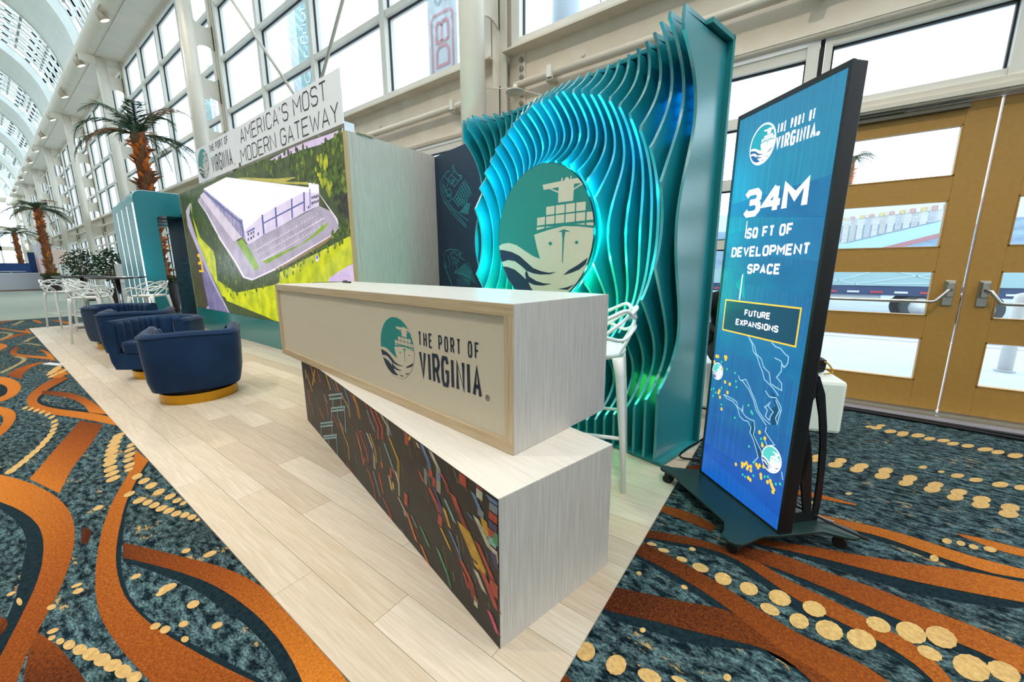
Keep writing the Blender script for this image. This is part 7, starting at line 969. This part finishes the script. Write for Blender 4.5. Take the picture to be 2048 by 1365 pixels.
# ---- white cube seats, bag
def cube(x, y, deg, s, h, lab):
    c = thing('cube_seat', lab, 'seat', (x, y, 0), math.radians(deg), 'white cube seats'); 
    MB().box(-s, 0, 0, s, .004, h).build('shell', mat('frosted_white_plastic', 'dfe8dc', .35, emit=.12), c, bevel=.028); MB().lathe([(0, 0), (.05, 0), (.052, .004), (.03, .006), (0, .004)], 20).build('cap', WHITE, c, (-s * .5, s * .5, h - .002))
    return c
cube(.345, 3.535, 16, .42, .40, 'white plastic cube seat with a black bag on top, seen right of the portrait display'); cube(-.24, 3.56, 2, .42, .40, 'white plastic cube seat under the seated person behind the portrait display')
bag = thing('handbag', 'small black bag with gold chain on the white cube seat', 'bag', (.12, 3.72, .406), .3)
q = MB(); q.box(-.15, .09, -.06, .06, 0, .12); bo = q.build('body', BLACK, bag, bevel=.035); MB().tube(spl([(.06, -.07, .10), (.10, -.06, .07), (.12, -.07, .02), (.06, -.1, .012)], 16), .006, 6).build('chain', GOLD, bag, smooth=True); MB().box(-.14, .08, -.063, -.05, .05, .11).build('flap', BLACK, bag, bevel=.01)

# ---- seated person behind the display
def skin(name, pts, edges, m, parent, lv=2):
    me = bpy.data.meshes.new(name); me.from_pydata([p[0] for p in pts], edges, []); o = bpy.data.objects.new(name, me); COL.objects.link(o); o.parent = parent
    md = o.modifiers.new('skin', 'SKIN'); md.use_smooth_shade = True
    for i, p in enumerate(pts):
        sv = me.skin_vertices[0].data[i]; sv.radius = (p[1], p[2] if len(p) > 2 else p[1]); sv.use_root = (i == 0)
    s = o.modifiers.new('sub', 'SUBSURF'); s.levels = lv; s.render_levels = lv; me.materials.append(m); return o
SKIN = mat('skin_tone', 'c48d6c', .5); CLOTH = mat('black_clothing', '111216', .85); HAIR = mat('dark_hair', '1c1512', .6)
pe = thing('person', 'person in black seated on a white cube, mostly hidden behind the portrait display', 'person', (-.46, 3.74, 0), math.radians(-70))
# local +x is where they face
skin('body', [((0, 0, .50), .13, .16), ((.0, 0, .66), .115, .15), ((.03, 0, .84), .12, .17), ((.10, 0, .97), .10, .15), ((.15, 0, 1.03), .055, .055),
    ((.10, .17, .96), .055), ((.10, .23, .76), .042), ((.28, .15, .68), .033), ((.10, -.17, .96), .055), ((.10, -.23, .76), .042), ((.28, -.15, .68), .033),
    ((.05, .10, .50), .09), ((.42, .11, .50), .068), ((.40, .11, .12), .045), ((.05, -.10, .50), .09), ((.42, -.11, .50), .068), ((.40, -.11, .12), .045)],
    [(0, 1), (1, 2), (2, 3), (3, 4), (3, 5), (5, 6), (6, 7), (3, 8), (8, 9), (9, 10), (0, 11), (11, 12), (12, 13), (0, 14), (14, 15), (15, 16)], CLOTH, pe)
skin('head', [((.15, 0, 1.03), .05), ((.185, 0, 1.10), .052), ((.22, 0, 1.14), .075), ((.215, 0, 1.21), .085, .078), ((.205, 0, 1.26), .07)], [(0, 1), (1, 2), (2, 3), (3, 4)], SKIN, pe)
q = MB(); q.lathe([(0, .0), (.014, .008), (.012, .025), (0, .04)], 8, SKIN, (.302, 0, 1.16)); 
for s in (1, -1): q.lathe([(0, -.008), (.010, 0), (0, .008)], 8, mat('eye_dark', '221a16', .3), (.288, .03 * s, 1.205)); q.lathe([(0, -.025), (.012, -.01), (.014, .01), (0, .025)], 8, SKIN, (.205, .085 * s, 1.18))
q.box(.288, .296, -.02, .02, 1.138, 1.144, mat('lip', '9a5a50', .5)); q.build('face_features', None, pe, smooth=True)
skin('hair', [((.19, 0, 1.29), .075, .08), ((.15, 0, 1.23), .085, .09), ((.12, 0, 1.12), .07, .085), ((.08, 0, 1.02), .05, .07)], [(0, 1), (1, 2), (2, 3)], HAIR, pe)
for s in (1, -1):
    skin('hand', [((.28, .15 * s, .68), .026), ((.33, .13 * s, .685), .028, .016), ((.375, .115 * s, .69), .028, .014)], [(0, 1), (1, 2)], SKIN, pe, 1)
    for f in range(4):
        y = (.138 - f * .018) * s; L = (.05, .062, .058, .045)[f]; MB().tube([(.37, y, .69), (.37 + L * .5, y, .70), (.37 + L, y - .004 * s, .684)], .0085, 6, rs=[.0095, .0085, .0065]).build('finger', SKIN, pe, smooth=True)
    MB().tube([(.33, .105 * s, .688), (.355, .085 * s, .70), (.385, .078 * s, .70)], .0095, 6, rs=[.011, .0095, .007]).build('thumb', SKIN, pe, smooth=True)
    q = MB(); q.box(.33, .60, .06 * s - .045 + .05 * s, .06 * s + .045 + .05 * s, 0.0, .055); q.build('shoe', SATINB, pe, bevel=.022)
    skin('ankle', [((.40, .11 * s, .13), .034), ((.40, .11 * s, .05), .032)], [(0, 1)], CLOTH, pe, 1)
ph = thing('phone', 'dark phone held by the seated person behind the display', 'phone', (-.30, 3.37, .705), math.radians(-70)); MB().box(-.035, .035, -.018, .018, 0, .009).build('body', BLACK, ph, bevel=.002); MB().box(-.032, .032, -.016, .016, .009, .0096).build('glass', mat('phone_glass', '20242c', .1), ph)

# ---- palms
TRK = mat('palm_trunk', '5a3a22', .9, vs=14, col2='8a5a36', bump=.3, bs=40); BOOT = mat('palm_boot_orange', '9a5228', .8, vs=9, col2='5e3a24'); BOOTG = mat('palm_boot_painted_glow', 'e8862a', .8, vs=9, col2='c25e1c')
FRG = mat('palm_frond_green', '2d4430', .8, spec=.15, vs=5, col2='46583a'); FRB = mat('palm_frond_brown', '7a5634', .8, vs=5, col2='8f7048'); FRD = mat('palm_frond_dark', '1f3428', .8, spec=.15, vs=5, col2='34503a')
POT = mat('planter_brown', '2c1b18', .35, spec=.5)
def palm(x, y, H, R, n, lab, planter=True, seed=1, tr=.15, up=1.0):
    rnd = random.Random(seed); p = thing('palm_tree', lab, 'palm', (x, y, 0)); zb = .5 if planter else 0
    N = 26; MB().tube([(.02 * math.sin(i * .5), .02 * math.cos(i * .4), zb + (H - zb) * i / N) for i in range(N + 1)], tr, 12, rs=[tr * (1.12 - .35 * i / N + (.0 if i % 2 else .05)) for i in range(N + 1)]).build('trunk', TRK, p, smooth=False)
    q = MB(); z = zb + .3; k = 0
    while z < H - .05:
        for j in range(3):
            a = k * 2.4 + j * 2.1 + rnd.uniform(-.3, .3); f = (z - zb) / (H - zb); r0 = tr * (1.1 - .33 * f); L = rnd.uniform(.06, .16) * (1 + .6 * (rnd.random() < .15)) * tr / .15
            d = Vector((math.cos(a), math.sin(a), 0)); s = Vector((-d.y, d.x, 0)); b = d * r0 * .9 + Vector((0, 0, z)); tip = d * (r0 + L) + Vector((0, 0, z + rnd.uniform(.02, .16))); w2 = .05 * tr / .15
            m = BOOTG if (rnd.random() < .3 or (f > .82 and rnd.random() < .6)) else (BOOT if rnd.random() < .6 else TRK)  # orange lamp glow painted into some boots, more of them near the crown
            q.add([b - s * w2 - Vector((0, 0, .05)), b + s * w2 - Vector((0, 0, .05)), b + Vector((0, 0, .07)), tip - s * w2 * .3, tip + s * w2 * .3], [(0, 1, 4, 3), (1, 2, 4), (2, 0, 3), (0, 2, 1), (2, 3, 4)], m)
        z += .085 * tr / .15; k += 1
    tag(q.build('leaf_boots', None, p), kind='stuff')
    MB().lathe([(tr * .75, H - .15), (tr * 1.15, H), (tr * .9, H + .18), (0, H + .25)], 12).build('crown_base', BOOT, p)
    for i in range(n):
        a = i * 2.399 + rnd.uniform(-.2, .2); e = rnd.uniform(-.05, .65) if i % 4 else rnd.uniform(.8, 1.25); e *= up; L = R * rnd.uniform(.8, 1.1); d = Vector((math.cos(a), math.sin(a), 0)); pts = []; M_ = 16; pos = Vector((0, 0, H + .1)) + d * tr * .5; el = e
        for k in range(M_ + 1): pts.append(pos.copy()); pos = pos + (d * math.cos(el) + Vector((0, 0, math.sin(el)))) * L / M_; el -= (.085 + .05 * rnd.random()) * (1.35 if e > .7 else 1)
        mt = FRB if rnd.random() < .22 else (FRD if rnd.random() < .5 else FRG); q = MB(); q.tube(pts, .012, 4, BOOT if mt is FRB else mt, rs=[.02 * (1 - .85 * k / M_) * R / 1.9 for k in range(M_ + 1)])
        s = Vector((-d.y, d.x, 0))
        for k in range(2, M_ * 3 + 1):
            f = k / (M_ * 3); fi = f * M_; i0 = min(int(fi), M_ - 1); P0 = pts[i0].lerp(pts[i0 + 1], fi - i0); tdir = (pts[i0 + 1] - pts[i0]).normalized(); ll = R * .22 * math.sin(PI * min(1, .18 + .86 * f)) ** .7 * rnd.uniform(.8, 1.15)
            for sg_ in (1, -1):
                out = (tdir * .75 + s * sg_ * .8 + Vector((0, 0, rnd.uniform(-.35, .1)))).normalized(); w_ = tdir * (.011 * R / 1.9); tip = P0 + out * ll + Vector((0, 0, -.06 * ll)); q.add([P0 - w_, P0 + w_, P0 + out * ll * .5 + w_ * .9, tip], [(0, 1, 2, 3)], mt)
        q.build('frond', None, p)
    if planter:
        MB().lathe([(.0, 0), (.26, 0), (.36, .86), (.38, .88), (.34, .88), (.32, .80), (0, .80)], 28).build('planter', POT, p, smooth=False)
        q = MB()
        for i in range(260):
            a = rnd.uniform(0, 2 * PI); r_ = rnd.uniform(.05, .42); c = Vector((math.cos(a) * r_, math.sin(a) * r_, .80 + rnd.uniform(.02, .26) * (1.2 - r_ * 1.6))); u = Vector((rnd.uniform(-1, 1), rnd.uniform(-1, 1), rnd.uniform(-.2, .8))).normalized() * .07; v = u.orthogonal().normalized() * .025
            q.add([c - u, c + v, c + u, c - v], [(0, 1, 2, 3)], mat('fern_green', '3c6a2a', .7, vs=9, col2='20401e') if rnd.random() < .8 else mat('fern_yellow', 'c9a024', .7))
        tag(q.build('ground_fern', None, p), kind='stuff')
    return p
palm(-14.2, 3.03, 4.5, 1.65, 17, 'tall potted palm behind the teal archway, nearest of the indoor palms', seed=3, tr=.155, up=1.25)
palm(-33.2, 2.45, 4.25, 1.7, 20, 'potted palm in mid distance with an orange lit trunk', seed=8, tr=.15)
palm(-54.4, 2.45, 4.1, 1.9, 18, 'farthest and smallest palm near the end of the hall', seed=12, tr=.16)
palm(2.0, 40, 8.9, 1.7, 26, 'palm tree outdoors seen through the top pane of the left door', planter=False, seed=5, tr=.25)
light('palm_uplight', 'SPOT', (-13.7, 2.75, .95), 45, (1.0, .42, .10), (-14.2, 3.03, 4.6), .05, .5, .8)
light('palm_uplight', 'SPOT', (-32.6, 2.2, .95), 60, (1.0, .42, .10), (-33.2, 2.45, 4.2), .05, .5, .8)
light('palm_uplight', 'SPOT', (-53.7, 2.2, .95), 60, (1.0, .42, .10), (-54.4, 2.45, 4.1), .05, .5, .8)
def shrub(x, y, h, w_, lab, seed):
    rnd = random.Random(seed); s = thing('potted_shrub', lab, 'plant', (x, y, 0)); MB().lathe([(0, 0), (.2, 0), (.26, .55), (.22, .55), (.2, .5), (0, .5)], 20).build('planter', POT, s)
    q = MB(); st = MB()
    for k in range(7):
        a = k * .9; tip = Vector((math.cos(a) * w_ * .5, math.sin(a) * w_ * .5, h * rnd.uniform(.7, .95))); st.tube([(0, 0, .5), tuple(Vector((0, 0, .5)).lerp(tip, .5) + Vector((0, 0, .1))), tuple(tip)], .012, 5)
    st.build('stems', TRK, s)
    for i in range(520):
        u = Vector((rnd.gauss(0, 1), rnd.gauss(0, 1), rnd.gauss(0, 1))).normalized() * rnd.uniform(.5, 1); c = Vector((u.x * w_, u.y * w_, .5 + (h - .5) * .62 + u.z * (h - .5) * .45)); d = Vector((rnd.uniform(-1, 1), rnd.uniform(-1, 1), rnd.uniform(-.9, .2))).normalized() * .13; v = d.orthogonal().normalized() * .03
        q.add([c, c + d * .5 + v, c + d, c + d * .5 - v], [(0, 1, 2, 3)], FRD if rnd.random() < .6 else FRG)
    tag(q.build('foliage', None, s), kind='stuff')
shrub(-22, 2.42, 1.9, .5, 'dark leafy potted shrub left of the far table, beyond the platform', 2); shrub(-18.6, 2.72, 1.85, .45, 'dark leafy potted shrub just left of the teal archway', 4)

# ---- things far down the hall
def block(name, lab, cat, x0, x1, y0, y1, z0, z1, m, part='panel', bev=.01, extra=None):
    t = thing(name, lab, cat, ((x0 + x1) / 2, (y0 + y1) / 2, z0)); hx, hy = (x1 - x0) / 2, (y1 - y0) / 2
    MB().box(-hx, hx, -hy, hy, 0, z1 - z0).build(part, m, t, bevel=bev)
    if extra: extra(t, hx, hy, z1 - z0)
    return t
def capx(t, hx, hy, h): MB().box(-hx - .02, hx + .02, -hy - .02, hy + .02, h, h + .03).build('cap_board', WHITE, t); MB().box(-hx - .005, hx + .005, -hy, hy, 0, .08).build('plinth', mat('plinth_brown', '8a6f62', .6), t)
block('white_counter_wall', 'long low white wall across the hall beyond the platform', 'counter', -35.6, -35.3, -3.6, 2.55, 0, .97, mat('low_wall_white', 'c2c2cc', .6), extra=capx)
def rail(t, hx, hy, h): MB().box(-hx - .01, hx + .01, -hy, hy, h, h + .03).build('top_rail', NAVY, t)
NB = mat('navy_fabric', '1b3f74', .7)
block('navy_back_wall', 'long navy wall behind the low white wall', 'panel', -40.2, -40, -4, 2.3, 0, 1.55, NB, extra=rail); block('navy_end_panel', 'narrow tall navy panel behind the pink poster wall', 'panel', -37.0, -36.8, 1.95, 2.35, 0, 2.15, NB, extra=rail)
def pinkp(t, hx, hy, h): q = MB(); q.add([(hx + .004, hy * .2, .5), (hx + .004, hy * .75, h * .1), (hx + .004, hy * .8, h * .55), (hx + .004, -hy * .1, h * .75)], [(0, 1, 2, 3)]); q.build('pink_print', mat('print_pink', 'e89a8a', .6), t); q = MB().poly([(-hx * .9, .3), (hx * .5, .2), (hx * .3, h * .7), (-hx * .4, h * .8)], -hy - .004); q.build('pink_print', mat('print_pink', 'e89a8a', .6), t)
block('poster_wall', 'tall white wall with a pink picture left of the mid distance palm', 'panel', -37.0, -34.4, 2.22, 2.4, 0, 2.6, mat('poster_white', 'e6dde4', .6), extra=pinkp)
def legs(t, hx, hy, h): MB().box(-.02, .02, -.02, .02, -1.4, 0).build('post', STEEL, t); MB().box(-.2, .2, -.15, .15, -1.42, -1.40).build('foot_plate', STEEL, t)
block('pale_pink_sign', 'small pale pink sign on a post right of the mid distance palm', 'sign', -25.03, -25, 1.98, 2.38, 1.42, 2.0, mat('sign_pink', 'e8c8bc', .6), extra=legs)
def scr(t, hx, hy, h): MB().box(hx, hx + .004, -hy + .03, hy - .03, .03, h - .03).build('screen', mat('pale_screen', 'd8d6d2', .3), t); legs(t, hx, hy, h)
block('kiosk_monitor', 'white kiosk monitor between the two potted shrubs', 'monitor', -24.05, -24, 2.66, 2.98, 1.05, 1.47, WHITE, extra=scr); block('kiosk_monitor', 'small white rounded stand right of the mid distance palm base', 'monitor', -28.05, -28, 2.35, 2.7, .95, 1.4, WHITE, extra=scr)
def shelf(t, hx, hy, h):
    for z in (.4, .8): MB().box(-hx, hx + .05, -hy, hy, z, z + .03).build('shelf', WHITE, t)
block('display_cabinet', 'pale cabinet standing between shrub and archway', 'cabinet', -17.4, -17.1, 2.6, 2.95, 0, 1.35, mat('cabinet_pale', 'cfcac4', .6), extra=shelf)
for x, y, lab in ((-36.6, 1.2, 'white cafe table behind the low white wall'), (-37.5, -.3, 'white cafe table farther left behind the low white wall')):
    t = thing('cafe_table', lab, 'table', (x, y, 0), 0, 'white cafe tables'); MB().lathe([(0, 1.07), (.55, 1.07), (.55, 1.1), (0, 1.1)], 24).build('tabletop', WHITE, t); MB().lathe([(.03, 0), (.03, 1.07)], 10).build('post', STEEL, t); MB().lathe([(0, 0), (.25, 0), (.2, .03), (0, .03)], 20).build('foot_plate', STEEL, t)
